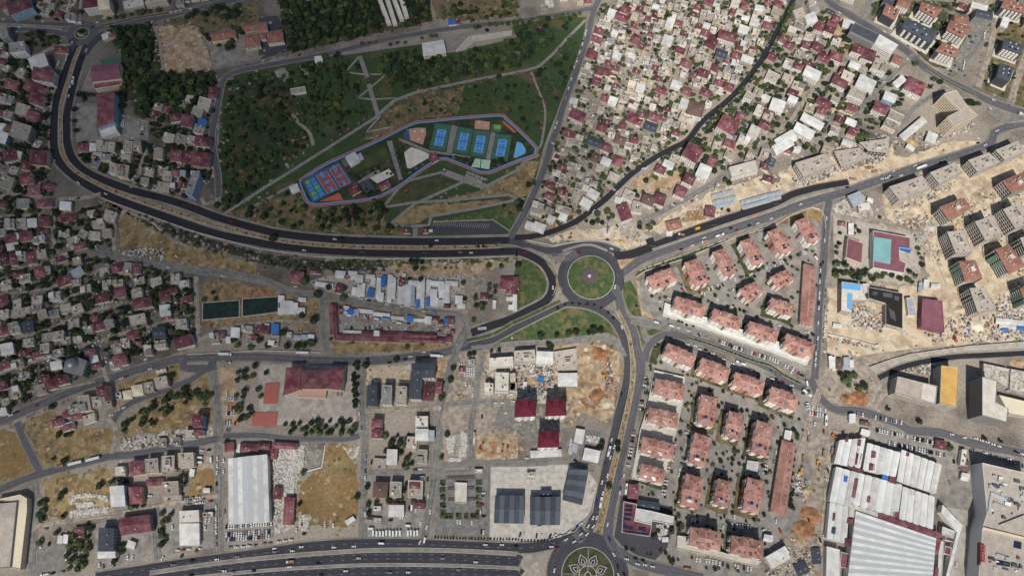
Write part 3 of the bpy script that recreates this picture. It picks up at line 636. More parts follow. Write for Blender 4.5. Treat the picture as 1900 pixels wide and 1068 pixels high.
band('median', 'pavement', 'A1 0,190 200,192 460,212', 4, 0.14, 'striped median at the left edge')
band('median', 'lawn_dark', 'A4 1180,500 1350,610 1560,710', 3, 0.14, 'planted median of the diagonal avenue')
# roundabout islands
def island(C, r, m, label):
    raised('kerb', 'kerb', circle(C, r + .6), ZR + .12, 'round pale kerb of the ' + label, 'kerb')
    raised('lawn_island', m, circle(C, r), ZR + .16, label, 'lawn')
    occ_poly([(p.x, p.y) for p in circle(C, r + 8)], 3)
island(RC, RR, 'lawn', 'large round grass island of the main roundabout')
raised('paved_disc', 'disc_paving', circle(RC + Vector((-1.5, 1, 0)), 9.5), ZR + .22, 'plum paved disc in the grass island', 'paving')
island(RC2, 9.5, 'lawn_dark', 'small grass island at the top left')
raised('paved_disc', 'pavement', [RC2 + Vector((x, y, 0)) for x, y in ((-8, 0), (-2, -7), (6, -6), (2, -2), (7, 2), (0, 1), (-2, 3))], ZR + .22, 'pale curling bed in the small island', 'paving')
island(RC3, 26.5, 'lawn_dark', 'round flower island at the lower edge')
# ================================================================== PARK: paths, track, courts
def path(m, s, w, label, sm=False, name='path', dz=0.0):
    P = wpts(s); L = smooth_line(P) if sm else P
    if not sm:
        Q = [L[0]]
        for a, b in zip(L, L[1:]):
            n = max(1, int((b - a).length / 8)); Q += [a.lerp(b, k / n) for k in range(1, n + 1)]
        L = Q
    occ_line(L, w + 1.5, 3)
    return struct(strip_mesh(L, w, ZR + nextz() - 0.4 + dz).build(name, m), label, 'path')
mat('path_paving', h('8f8a85'), h('7f7a76'), 0.3, var=0.15)
mat('path_stone', h('a09890'), h('7d766e'), 0.5, var=0.3)
LP = 'grey paved footpath '
path('path_paving', 'B1 1640,548 B2 0,378 380,140 600,0 A2 850,870 1010,735 1150,682 1250,660 1520,602 1820,547 A3 100,520 200,490 300,400 400,290 540,150', 4.2, LP + 'running the whole length of the park')
path('path_paving', 'A3 140,530 200,680 240,790 240,900 215,1060 B3 200,60', 3, LP + 'on the east side of the park', True)
path('path_paving', 'B2 -40,490 260,325', 4, LP + 'beside the ball courts')
path('path_paving', 'A2 742,415 800,572', 6, LP + 'with steps at the top of the zigzag')
path('path_paving', 'A2 808,620 882,868', 6, LP + 'with steps at the foot of the zigzag')
path('path_stone', 'A2 735,420 640,532 800,552', 2.6, 'thin pale zigzag path at the top gate')
path('path_stone', 'A2 820,548 932,550 840,632 728,722 830,732 1010,722 880,835', 2.6, 'thin pale zigzag path in the middle of the slope')
path('path_stone', 'A2 885,865 790,972 990,932 960,960', 3, 'thin pale zigzag path above the track')
path('path_stone', 'A2 250,840 290,900 370,970 400,1060 B2 400,40', 4.5, 'rough stone path through the dark trees', True)
path('path_paving', 'B2 960,625 1140,472 1520,300', 4, LP + 'descending below the statue')
path('path_paving', 'B2 935,492 1140,458 1450,440 1840,402 1899,435', 3.6, LP + 'crossing the dry bank')
path('path_paving', 'B2 930,475 1030,350 1100,300 1350,235', 3.6, LP + 'beside the lower track bend')
path('path_paving', 'B2 1350,232 1500,288 1660,342', 9, LP + 'widening into a plaza', False)
path('path_paving', 'B2 1660,345 1899,222 B3 100,150 200,110', 4, LP + 'rising to the grey street')
path('path_paving', 'B2 1250,562 1600,500 1899,440', 4, LP + 'above the car park')
path('path_paving', 'B2 945,622 1100,636 1250,625 1265,560', 4, LP + 'beside the park gate')
path('path_stone', 'B2 1280,600 1720,585 1840,665', 2, 'pink kerb path around the car park')
path('path_paving', 'B2 1150,650 1152,715', 6, LP + 'through the park gate')
path('path_paving', 'A2 620,400 1180,320 A2 1390,280 1899,170', 4.5, 'pale pavement along the park avenue')
path('path_stone', 'A1 1130,190 1170,300 1200,540', 3, 'pale wall path beside the sports ground')
sheet('terrace', 'path_stone', 'A2 120,520 190,500 220,545 210,560 250,620 200,610 130,560', 'pale stone terrace in the park', 1)
sheet('terrace', 'path_stone', 'A2 300,480 350,490 375,570 340,580', 'stepped pale terrace in the park', 1)
sheet('plaza', 'path_paving', 'A2 1365,300 1530,265 1550,280 1450,385 1380,390', 'grey plaza beside the stone seating', 0)
# sports enclave
sheet('sports_ground', 'park_dark', 'R 180,540 500,335 900,150 1230,0 Q 0,290 230,200 430,180 800,140 1310,105 1400,150 1600,330 1800,540 1780,620 1500,720 1180,850 1080,850 800,740 620,670 530,670 250,850 R 1500,595 1230,735 1000,790 700,820 340,840 230,690', 'green sports ground inside the running track', 0)
ZR = max(ZR, nextz()) + .4
TR = wpts('R 180,540 500,335 900,150 1230,0 Q 20,288 230,200 430,180 800,140 1310,105 1400,150 1600,330 1800,540 1780,620 1500,720 1180,850 1080,850 800,740 620,670 530,670 250,850 R 1500,595 1230,735 1000,790 700,820 340,840 230,690 180,560')
TRL = smooth_line(TR, 5)
def track(d, w, m, label):
    z = nextz() + .45
    struct(strip_mesh(offset(TRL, d), w, z).build('running_track', m), label, 'track')
track(1.1, 2.1, 'track_red', 'red outer lane of the running track')
track(-1.1, 2.2, 'track_blue', 'blue inner lane of the running track')
track(2.3, .35, 'kerb', 'pale edge of the running track')
occ_line(TRL, 9, 3)
def flat(name, m, s, label, cat, z=None):
    z = (nextz() + .5) if z is None else z
    P = ccw([(p.x, p.y) for p in wpts(s)]); b = MB(); b.poly([(p[0], p[1], z) for p in P]); o = b.build(name, m); occ_poly(P, 3)
    return struct(o, label, cat)
def lerp_quad(Q, u, v):
    a = Q[0].lerp(Q[1], u); b = Q[3].lerp(Q[2], u); return a.lerp(b, v)
def qline(b, Q, u0, v0, u1, v1, w, z):
    p, q = lerp_quad(Q, u0, v0), lerp_quad(Q, u1, v1); d = (q - p); d.z = 0; d.normalize(); n = Vector((-d.y, d.x, 0)) * w / 2
    p = p - d * w / 2; q = q + d * w / 2
    b.quad(*[(x.x, x.y, z) for x in (p - n, q - n, q + n, p + n)])
flat('ball_court_surround', 'play_dark', 'R 205,520 700,285 885,550 360,825', 'dark blue surround of the ball courts', 'court')
for i, (gq, bq) in enumerate((('Q 475,205 690,235 610,580 395,545', 'Q 512,285 620,300 572,505 465,490'), ('Q 770,250 985,290 910,620 700,590', 'Q 810,335 915,345 870,560 765,545'),
               ('Q 990,290 1200,320 1130,665 920,630', 'Q 1025,370 1132,380 1090,597 980,580'), ('Q 1270,345 1480,365 1420,710 1205,680', 'Q 1310,415 1415,430 1370,640 1265,630'))):
    Q = wpts(bq); G = wpts(gq); c = cen(G); z = nextz() + .5
    t = thing('tennis_court', c, 'tennis court', '', label=['leftmost blue tennis court beside the colourful playground', 'second blue tennis court from the playground', 'third blue tennis court, above the pale green court', 'rightmost blue tennis court beside the pool-shaped pad'][i], group='tennis courts')
    b = MB(); b.poly([(p.x, p.y, z) for p in ccw(G)]); b.build('surround', 'court_green', t)
    b = MB(); b.poly([(p.x, p.y, z + .02) for p in ccw(Q)]); b.build('playing_area', 'court_blue', t)
    b = MB()
    for ln in ((0, 0, 1, 0), (0, 1, 1, 1), (0, 0, 0, 1), (1, 0, 1, 1), (.12, 0, .12, 1), (.88, 0, .88, 1), (.12, .23, .88, .23), (.12, .77, .88, .77), (.5, .23, .5, .77)): qline(b, Q, *ln, .35, z + .04)
    b.build('court_lines', 'court_line', t)['kind'] = 'stuff'
    b = MB(); p, q = lerp_quad(Q, -.06, .5), lerp_quad(Q, 1.06, .5)
    b.quad((p.x, p.y, z), (q.x, q.y, z), (q.x, q.y, z + 1), (p.x, p.y, z + 1)); b.build('net', 'dark_wall', t)
    for k in range(4):
        a, d = G[k], G[(k + 1) % 4]; u = (d - a).normalized(); n = Vector((-u.y, u.x, 0)) * .06; b = MB()
        b.prism([(p.x, p.y) for p in (a - n, d - n, d + n, a + n)], z + .5, z + .62); b.prism([(p.x, p.y) for p in (a - n, d - n, d + n, a + n)], z + 3.4, z + 3.5)
        m = max(2, int((d - a).length / 4))
        for j in range(m + 1):
            p = a.lerp(d, j / m); b.tube(p.x, p.y, z, z + 3.5, .07, 5)
        b.build('fence', 'dark_wall', t)['kind'] = 'stuff'
    occ_poly([(p.x, p.y) for p in G], 3)
for i, q in enumerate(('R 400,470 540,410 690,640 545,700', 'R 572,390 690,320 850,560 717,620')):
    Q = wpts(q); z = nextz() + .5; c = cen(Q)
    t = thing('basketball_court', c, 'court', '', label=['red basketball court beside the mini courts', 'red basketball court beside the maroon pavilion'][i], group='basketball courts')
    b = MB(); b.poly([(p.x, p.y, z) for p in ccw(Q)]); b.build('playing_area', 'court_red', t)
    for v0, v1 in ((0, .22), (.78, 1)):
        b = MB(); b.poly([(lerp_quad(Q, u, v).x, lerp_quad(Q, u, v).y, z + .02) for u, v in ((.36, v0), (.64, v0), (.64, v1), (.36, v1))]); b.build('key_area', 'court_blue', t)
        e = lerp_quad(Q, .5, .01 if v0 == 0 else .99); b = MB(); b.tube(e.x, e.y, z, z + 3, .1, 6); b.box((e.x, e.y), (1, 0), (0, 1), 1.8, .15, z + 2.7, z + 3.8); b.build('hoop_stand', 'paint_white', t)
    m = lerp_quad(Q, .5, .5); b = MB(); b.poly([(m.x + 2.6 * math.cos(k * .3927), m.y + 2.6 * math.sin(k * .3927), z + .02) for k in range(16)]); b.build('centre_circle', 'court_blue', t)
    b = MB()
    for ln in ((0, 0, 1, 0), (0, 1, 1, 1), (0, 0, 0, 1), (1, 0, 1, 1), (0, .5, 1, .5)): qline(b, Q, *ln, .3, z + .04)
    b.build('court_lines', 'court_line', t)['kind'] = 'stuff'
Q = wpts('R 240,540 375,482 535,720 365,808'); z = nextz() + .5; t = thing('mini_court', cen(Q), 'court', '', label='green mini sports court with blue squares at the track bend')
b = MB(); b.poly([(p.x, p.y, z) for p in ccw(Q)]); b.build('playing_area', 'court_green', t)
for i in range(2):
    for j in range(5):
        u0, v0 = .08 + i * .48, .04 + j * .19; b = MB()
        b.poly([(lerp_quad(Q, u, v).x, lerp_quad(Q, u, v).y, z + .02) for u, v in ((u0, v0), (u0 + .36, v0), (u0 + .36, v0 + .15), (u0, v0 + .15))]); b.build('court_square', 'court_blue' if (i + j) % 3 else 'court_lime', t)
flat('path', 'path_paving', 'Q 690,235 770,250 700,590 615,608', 'paved gap between the first two tennis courts', 'path')
flat('path', 'path_paving', 'Q 1204,322 1266,340 1195,690 1135,668', 'paved gap before the last tennis court', 'path')
flat('path', 'path_paving', 'Q 0,405 120,440 400,560 720,605 930,640 930,660 700,630 380,590 100,475 0,430', 'paved walk below the tennis courts', 'path')
flat('path', 'path_paving', 'R 1320,20 1390,10 1530,515 1480,525', 'broad paved walk across the sports ground', 'path')
flat('path', 'path_paving', 'R 900,560 1200,390 1240,400 1230,440 920,580', 'paved walk beside the grey court', 'path')
flat('playground', 'play_pink', 'Q 100,290 240,268 350,268 360,330 315,490 150,430', 'pink playground surface beside the tennis courts', 'playground')
flat('playground', 'play_dark', 'Q 60,340 130,280 150,420 90,430', 'blue corner of the pink playground', 'playground')
flat('playground', 'play_pink', 'Q 1000,170 1190,190 1180,300 985,280', 'pink playground behind the tennis courts', 'playground')
flat('playground', 'court_orange', 'R 440,805 700,690 760,790', 'orange triangular playground', 'playground')
flat('playground', 'court_orange', 'Q 1355,170 1390,190 1540,325 1500,332 1360,210', 'orange strip inside the track bend', 'playground')
flat('skate_park', 'pale_roof', 'Q 70,590 160,520 280,555 400,610 390,660 150,800 110,790', 'pale concrete skate park', 'skate park')
flat('skate_park', 'pale_roof', 'R 1100,500 1350,380 1420,460 1200,570', 'pale concrete pad beside the broad walk', 'paving')
flat('small_court', 'court_green', 'Q 1215,220 1350,240 1320,330 1205,315', 'small dark green court', 'court'); flat('small_court', 'court_lime', 'Q 1245,225 1335,230 1325,290 1240,280', 'small lime green court', 'court')
flat('small_court', 'dark_roof', 'R 950,570 1080,510 1160,640 1040,700', 'small grey court beside the walk', 'court')
flat('small_court', 'slate_roof', 'R 725,270 785,240 835,330 775,365', 'grey pad beside the white canopy', 'court')
flat('water_pad', 'pool_blue', 'Q 1540,445 1610,470 1660,550 1650,600 1530,660 1495,650 1510,590', 'bright blue water-play pad', 'playground')
flat('small_court', 'court_pale', 'Q 1000,665 1070,675 1060,790 945,775', 'pale green court, left half', 'court'); flat('small_court', 'court_pale', 'Q 1080,678 1200,690 1180,810 1070,792', 'pale green court, right half', 'court')
flat('sports_lawn', 'park_green', 'R 870,390 1000,220 1300,95 1350,200 1200,330 900,420', 'dark green lawn inside the sports ground', 'lawn')
for (qx, qy), r, m, nm in (((310, 305), 4.6, 'play_dark', 'big blue'), ((212, 315), 3.0, 'court_red', 'red'), ((260, 415), 3.4, 'play_dark', 'small blue'), ((1050, 190), 3, 'court_green', 'green'), ((1140, 235), 2.6, 'court_red', 'red and dark')):
    c = W(*px('Q', qx, qy)); t = thing('play_mound', c, 'play mound', '', label=f'{nm} round play mound on the ' + ('pink playground beside the tennis courts' if qx < 500 else 'playground behind the tennis courts'))
    b = MB(); b.tube(c.x, c.y, .5, 1.0, r, 20, r * .9); b.build('mound', m, t); b = MB(); b.tube(c.x, c.y, .95, 1.6, r * .5, 14, r * .3); b.build('top', 'court_line', t)
# car-park stripes
b = MB(); z = ZR + .1
for k in range(26):
    a, c = W(*px('B2', 1290 + k * 16, 600 + 0 * k)), W(*px('B2', 1280 + k * 16, 632)); a.y -= k * .12; c.y -= k * .12
    d = (c - a).normalized(); n = Vector((-d.y, d.x, 0)) * .14; b.quad(*[(p.x, p.y, z) for p in (a - n, c - n, c + n, a + n)])
struct(b.build('bay_marking', 'paint_white'), 'white bay lines of the park car park', None, 'stuff')
b = MB()
for r0, r1 in ((8.0, 8.5), (3.0, 3.4)):
    c = W(*px('C2', 420, 957))
    for k in range(40):
        a0, a1 = k * math.pi / 20, (k + 1) * math.pi / 20
        b.quad(*[(c.x + r * math.cos(a), c.y + r * math.sin(a), z) for r, a in ((r0, a0), (r1, a0), (r1, a1), (r0, a1))])
c = W(*px('C2', 605, 912))
for k in range(8):
    a = k * math.pi / 4; d = Vector((math.cos(a), math.sin(a), 0)); n = Vector((-d.y, d.x, 0)) * .25
    b.quad(*[(p.x, p.y, z) for p in (c + d * 1.5 - n, c + d * 4 - n, c + d * 4 + n, c + d * 1.5 + n)])
struct(b.build('yard_marking', 'paint_white'), 'white ring and star painted on the school yard', None, 'stuff')
flat('sports_pitch', 'brown_court', 'C2 50,755 155,750 140,905 35,905', 'red brown ball court beside the maroon school', 'court')
flat('sports_pitch', 'brown_court', 'C1 1850,970 C2 140,965 130,1068 C1 1850,1068', 'red brown ball court with yellow marks', 'court')
# flower island drawing
zi = ZR + .25
PET = []
for k in range(8):
    a = math.pi / 2 + math.pi / 8 + k * math.pi / 4 - .05; d = Vector((math.cos(a), math.sin(a), 0)); n = Vector((-d.y, d.x, 0)); c = RC3 + d * 15
    t = thing('petal_bed', c, 'flower bed', '', label=None, group='petal beds of the flower island'); PET.append((t, a))
    def leaf(r0, r1, w, zz, nm, m):
        S1 = [(0, .25), (.1, .6), (.25, .92), (.4, 1), (.55, .86), (.7, .55), (.85, .24), (1, 0)]
        P = [RC3 + d * (r0 + (r1 - r0) * q) + n * (w * y) for q, y in S1] + [RC3 + d * (r0 + (r1 - r0) * q) - n * (w * y) for q, y in S1[::-1][1:]]
        bb = MB(); bb.prism([(p.x, p.y) for p in P], zi - .1, zz); bb.build(nm, m, t)
    leaf(9.6, 21.5, 4.6, zi, 'border', 'kerb'); leaf(10.2, 20.2, 3.9, zi + .05, 'soil', 'dark_ground'); leaf(11, 17, 2.3, zi + .1, 'inner_border', 'kerb'); leaf(11.6, 16, 1.6, zi + .15, 'inner_soil', 'dark_ground')
    d2 = Vector((math.cos(a + math.pi / 8), math.sin(a + math.pi / 8), 0))
for (t, a), nm in zip(PET, ('left of top', 'upper left', 'lower left', 'left of bottom', 'right of bottom', 'lower right', 'upper right', 'right of top')):
    t['label'] = f'dark pointed petal bed with pale border, {nm} on the flower island'
for r0, r1, nm in ((8.6, 9.3, 'pale ring'), (2.6, 3.4, 'small pale ring')):
    b = MB()
    for k in range(48):
        a0, a1 = k * math.pi / 24, (k + 1) * math.pi / 24
        b.quad(*[(RC3.x + r * math.cos(a), RC3.y + r * math.sin(a), zi + .02) for r, a in ((r0, a0), (r1, a0), (r1, a1), (r0, a1))])
    struct(b.build('island_path', 'kerb'), nm + ' path at the heart of the flower island', 'path')
for k in range(4):
    a = math.pi / 2 * k - .06; d = Vector((math.cos(a), math.sin(a), 0)); n = Vector((-d.y, d.x, 0)) * .5; b = MB()
    b.quad(*[(p.x, p.y, zi - .03) for p in (RC3 + d * 3.2 - n, RC3 + d * 26 - n, RC3 + d * 26 + n, RC3 + d * 3.2 + n)]); struct(b.build('island_path', 'pavement'), 'thin spoke path of the flower island', 'path')
ORD = ['', 'second', 'third', 'fourth', 'fifth', 'sixth', 'seventh', 'eighth', 'ninth', 'tenth', 'eleventh', 'twelfth', 'thirteenth', 'fourteenth', 'fifteenth', 'sixteenth', 'seventeenth', 'eighteenth', 'nineteenth', 'twentieth']
# ring of pale stones on the big island
for k in range(16):
    a = k * math.pi / 8; p = RC + Vector((math.cos(a) * 15.5, math.sin(a) * 15.5, 0)); b = MB(); b.tube(p.x, p.y, 0, ZR + .6, .5, 8, .35); o = b.build('lamp_stone', 'concrete')
    tag(o, 'stone', '', p, 'ring of white stones on the island', 'white stone around the plum disc on the grass island, ' + ('rightmost one' if k == 0 else ORD[k] + ' counter-clockwise from the rightmost'))
c = RC + Vector((-2, 1.5, 0)); t = thing('monument', c, 'monument', '', label='small pale slanted monument on the plum disc')
b = MB(); b.tube(c.x, c.y, 0, ZR + .8, 2.6, 6, 2.2); b.build('plinth', 'concrete', t)
b = MB(); b.prism([(c.x - 1.6, c.y - .7), (c.x + 1.0, c.y - 1.0), (c.x + 1.7, c.y + .6), (c.x - .6, c.y + 1.1)], ZR + .8, ZR + 3.2); b.build('block', 'paint_white', t)
# ================================================================== BUILDINGS
UP = Vector((0, 0, 1))
def quad_at(tile, cx, cy, w, d, ang, H):
    a = RD(ang); c, s = math.cos(a), math.sin(a)
    return [W(*px(tile, cx + x * c - y * s, cy + x * s + y * c), H) for x, y in ((-w / 2, -d / 2), (w / 2, -d / 2), (w / 2, d / 2), (-w / 2, d / 2))]
def grow_poly(P, e):
    c = cen(P); out = []
    P = ccw(P); n = len(P)
    for i in range(n):
        p0, p1, p2 = Vector(P[i - 1][:2]), Vector(P[i][:2]), Vector(P[(i + 1) % n][:2])
        d1 = (p1 - p0).normalized(); d2 = (p2 - p1).normalized(); n1 = Vector((d1.y, -d1.x)); n2 = Vector((d2.y, -d2.x))
        m = n1 + n2; k = max(.3, 1 + n1.dot(n2)); out.append((p1.x + m.x * e / k, p1.y + m.y * e / k))
    return out
def axes(Q):
    """Q: 4 ccw corners -> long first (a,b,c,d with a-b the long side), width, depth"""
    Q = ccw([(q[0], q[1]) for q in Q])
    l1 = math.dist(Q[0], Q[1]) + math.dist(Q[2], Q[3]); l2 = math.dist(Q[1], Q[2]) + math.dist(Q[3], Q[0])
    if l2 > l1: Q = Q[1:] + Q[:1]; l1, l2 = l2, l1
    return Q, l1 / 2, l2 / 2
def mid(a, b, t=.5): return (a[0] + (b[0] - a[0]) * t, a[1] + (b[1] - a[1]) * t)
def hip_mesh(Q, z, rise, hip=1.0, over=.5, m=0, thick=.25):
    """pitched roof over a quad; hip 0 = gable, 1 = full hip"""
    Q = grow_poly(Q, over); Q, l, d = axes(Q); A, B, C, D = Q; b = MB()
    t = min(.5, hip * d * .5 / l) if hip else 0.0
    e0, e1 = mid(A, D), mid(B, C); r0, r1 = mid(e0, e1, t), mid(e0, e1, 1 - t)
    z1 = z + rise; P = lambda p, zz: (p[0], p[1], zz)
    b.prism(Q, z - thick, z, m, cap=False)
    b.quad(P(A, z), P(B, z), P(r1, z1), P(r0, z1), m); b.quad(P(C, z), P(D, z), P(r0, z1), P(r1, z1), m)
    b.tri(P(B, z), P(C, z), P(r1, z1), m); b.tri(P(D, z), P(A, z), P(r0, z1), m)
    return b, (Q, r0, r1, z1)
def bar(b, p, q, w, hgt, m=0):
    p = Vector(p); q = Vector(q); d = (q - p).normalized(); n = Vector((-d.y, d.x, 0)); n = n.normalized() * w / 2 if n.length > 1e-6 else Vector((w / 2, 0, 0))
    u = Vector((0, 0, hgt)); v = [p - n, q - n, q + n, p + n]; i = len(b.v)
    b.v += [tuple(x) for x in v] + [tuple(x + u) for x in v]
    for f in ((4, 5, 6, 7), (0, 1, 5, 4), (1, 2, 6, 5), (2, 3, 7, 6), (3, 0, 4, 7)): b.f.append(tuple(i + k for k in f)); b.m.append(m)
def windows(b, P, z0, z1, fl=3.0, bay=3.2, w=1.3, hh=1.4, m=0, proud=.06, sides=None, frac=1.0):
    P = ccw(P); n = len(P); nf = max(1, int((z1 - z0) / fl))
    for k in range(n):
        if sides is not None and k not in sides: continue
        a, c = Vector(P[k][:2]), Vector(P[(k + 1) % n][:2]); L = (c - a).length
        if L < 3: continue
        u = (c - a) / L; nn = Vector((u.y, -u.x)) * proud; nb = max(1, int((L - 1) / bay)); off = (L - nb * bay) / 2 + bay / 2
        for f in range(nf):
            zz = z0 + f * fl + .9
            for i in range(nb):
                if frac < 1 and random.random() > frac: continue
                p = a + u * (off + i * bay) + nn; q0, q1 = p - u * w / 2, p + u * w / 2
                b.quad((q0.x, q0.y, zz), (q1.x, q1.y, zz), (q1.x, q1.y, zz + hh), (q0.x, q0.y, zz + hh), m)
KIND = {'m': ('maroon_roof', 'maroon hip-roofed', 1), 'M': ('maroon_roof', 'maroon gable-roofed', 0), 't': ('terracotta_roof', 'terracotta-roofed', 1), 'n': ('brown_roof', 'brown-roofed', 1),
        'd': ('dark_roof', 'slate-roofed', 0), 'l': ('plum_roof', 'plum-roofed', 0), 'f': ('flat_roof', 'beige flat-roofed', None), 'g': ('grey_roof', 'grey flat-roofed', None), 'w': ('white_roof', 'white-roofed', .001),
        'p': ('pale_roof', 'pale flat-roofed', None), 'b': ('blue_roof', 'blue-roofed', .001), 's': ('steel_roof', 'steel-roofed', .001), 'c': ('cream_roof', 'cream-roofed', 1)}
def house_geo(Q, H, kind, wall, rich=True):
    """returns [(part name, builder, material)] for a small house over quad Q (world xy)"""
    rm, _, hip = KIND[kind]; Q, l, d = axes(Q); out = []
    w = MB(); w.prism(Q, 0, H); out.append(('wall', w, wall))
    if hip is None:
        r = MB(); r.poly([(p[0], p[1], H + .06) for p in grow_poly(Q, -.22)]); out.append(('roof', r, rm))
        p = MB(); O, I = grow_poly(Q, .12), grow_poly(Q, -.22)
        for k in range(4):
            j = (k + 1) % 4; p.prism([O[k], O[j], I[j], I[k]], H - .15, H + .65)
        out.append(('parapet', p, wall if random.random() < .5 else 'concrete'))
        if rich and l > 8 and random.random() < .38:
            e0, e1 = sorted((random.choice((0, .55)), random.choice((.45, 1)))); f0, f1 = (0, random.uniform(.45, .75)) if random.random() < .5 else (random.uniform(.3, .5), 1)
            if e1 - e0 > .2:
                C4 = [mid(mid(Q[0], Q[1], e), mid(Q[3], Q[2], e), f) for e, f in ((e0, f0), (e1, f0), (e1, f1), (e0, f1))]; C4 = grow_poly(C4, -.05); s = MB(); s.prism(C4, H, H + 2.8); out.append(('upper_room', s, wall)); s = MB(); s.prism(grow_poly(C4, .3), H + 2.8, H + 3.0); out.append(('upper_roof', s, random.choice(('flat_roof', 'flat_roof', 'grey_roof', 'pale_roof', 'maroon_roof', 'white_roof'))))
        if rich:
            ax = Vector((Q[1][0] - Q[0][0], Q[1][1] - Q[0][1])).normalized(); ay = Vector((-ax.y, ax.x)); c = cen(Q)
            if l > 7 and d > 6 and random.random() < .6:
                s = MB(); cx = c[0] + ax.x * l * .28 * random.choice((-1, 1)) + ay.x * d * .22, c[1] + ax.y * l * .28 + ay.y * d * .22
                cc = (c[0] + ax.x * l * random.choice((-.27, .27)) + ay.x * d * random.choice((-.2, .2)), 0); cc = (cc[0], c[1] + ax.y * l * random.choice((-.27, .27)) + ay.y * d * .2)
                if inside(cc, grow_poly(Q, -1.5)): s.box(cc, ax, ay, 2.8, 2.6, H, H + 2.3); out.append(('stair_hut', s, random.choice(('beige_wall', 'white_wall', 'concrete'))))
            for _ in range(random.randint(1, 3)):
                u, v = random.uniform(.15, .85), random.uniform(.15, .85); pp = mid(mid(Q[0], Q[1], u), mid(Q[3], Q[2], u), v); s = MB(); k = random.random()
                if k < .45: s.tube(pp[0], pp[1], H + .1, H + 1.5, .65, 8); out.append(('water_tank', s, random.choice(('sheet_white', 'metal_unit', 'blue_roof'))))
                elif k < .75: s.box(pp, ax, ay, 2.2, 1.2, H + .1, H + .9); out.append(('roof_box', s, random.choice(('sheet_white', 'timber', 'maroon_roof', 'dark_unit'))))
                else:
                    i = len(s.v); e = [Vector((pp[0], pp[1])) + ax * x + ay * y for x, y in ((-1, -.9), (1, -.9), (1, .9), (-1, .9))]
                    s.quad(*[(e[q].x, e[q].y, H + (.4 if q < 2 else 1.5)) for q in range(4)]); out.append(('solar_heater', s, 'solar_cell'))
    else:
        full = hip > .5; rise = (.30 if full else .2) * d * .5 + .25
        if kind in 'wbs': rise = .04 * d + .1
        r, (R, r0, r1, z1) = hip_mesh(Q, H, rise, 1.0 if full else 0.0, .45); out.append(('roof', r, rm))
        if rich and kind in 'mMnt':
            rc = MB(); bar(rc, (*r0, z1 - .02), (*r1, z1 - .02), .3, .12); out.append(('ridge', rc, rm if kind != 't' else 'ridge_cap'))
            if random.random() < .6:
                pp = mid(r0, r1, random.uniform(.2, .8)); s = MB(); s.box(pp, (1, 0), (0, 1), .9, .9, z1 - .6, z1 + 1.1); out.append(('chimney', s, 'white_wall'))
            if random.random() < .5:
                pp = mid(mid(R[0], R[1], .5), mid(r0, r1), .5); s = MB(); s.box(pp, (1, 0), (0, 1), 1.6, 1.1, H + rise * .5, H + rise * .5 + .8); out.append(('solar_heater', s, 'metal_unit'))
        elif rich and kind == 'd':
            for t in (.3, .7):
                s = MB(); pp = mid(mid(R[0], R[1], t), mid(R[3], R[2], t), .35); s.box(pp, (1, 0), (0, 1), 1.0, 1.0, H + .2, H + rise + .7); out.append(('roof_vent', s, 'metal_unit'))
    if H >= 5.5:
        g = MB(); windows(g, Q, .3, H, frac=.85); 
        if g.f: out.append(('window', g, 'glass'))
    return out
NHOUSE = {}
def size_word(l, d): a = l * d; return 'tiny' if a < 60 else 'small' if a < 130 else 'mid-sized' if a < 300 else 'large'
def put_house(Q, H, kind, wall=None, name=None, desc=None, group=None, cat=None, label=None):
    Q, l, d = axes(Q)
    if wall is None: wall = random.choice(('white_wall', 'beige_wall', 'beige_wall', 'cream_wall', 'white_wall')) if kind != 'd' else 'grey_wall'
    c = cen(Q); rm, ds, hip = KIND[kind]
    if name is None:
        name = 'apartment_building' if H >= 11 else ('shed' if kind in 'wbs' else 'flat_roofed_house' if hip is None else 'pitched_roof_house')
    noun = name.replace('_', ' ').replace('flat roofed ', '').replace('pitched roof ', '')
    t = thing(name, c, cat or ('apartment building' if H >= 11 else 'shed' if name == 'shed' else 'house'), desc or f'{size_word(l, d)} {ds} {noun}', group=group, label=label)
    for pn, b, m in house_geo(Q, H, kind, wall):
        o = b.build(pn, m, t)
        if pn == 'window': o['kind'] = 'stuff'
    occ_poly(Q, 5, .8); return t
def houses(tile, spec):
    for ln in spec.strip().splitlines():
        for it in ln.split(';'):
            f = it.split()
            if not f: continue
            cx, cy = map(float, f[1].split(',')); w, d = map(float, f[2].split('x')); ang = float(f[3]) if len(f) > 3 else 0; H = float(f[4]) if len(f) > 4 else 5.0
            wall = {'w': 'white_wall', 'b': 'blue_wall', 'c': 'cream_wall', 'e': 'beige_wall', 'g': 'grey_wall'}[f[5]] if len(f) > 5 else None
            put_house(quad_at(tile, cx, cy, w, d, ang, H), H, f[0], wall)
def poly_at(s, H): return [(p.x, p.y) for p in wpts(s, H)]

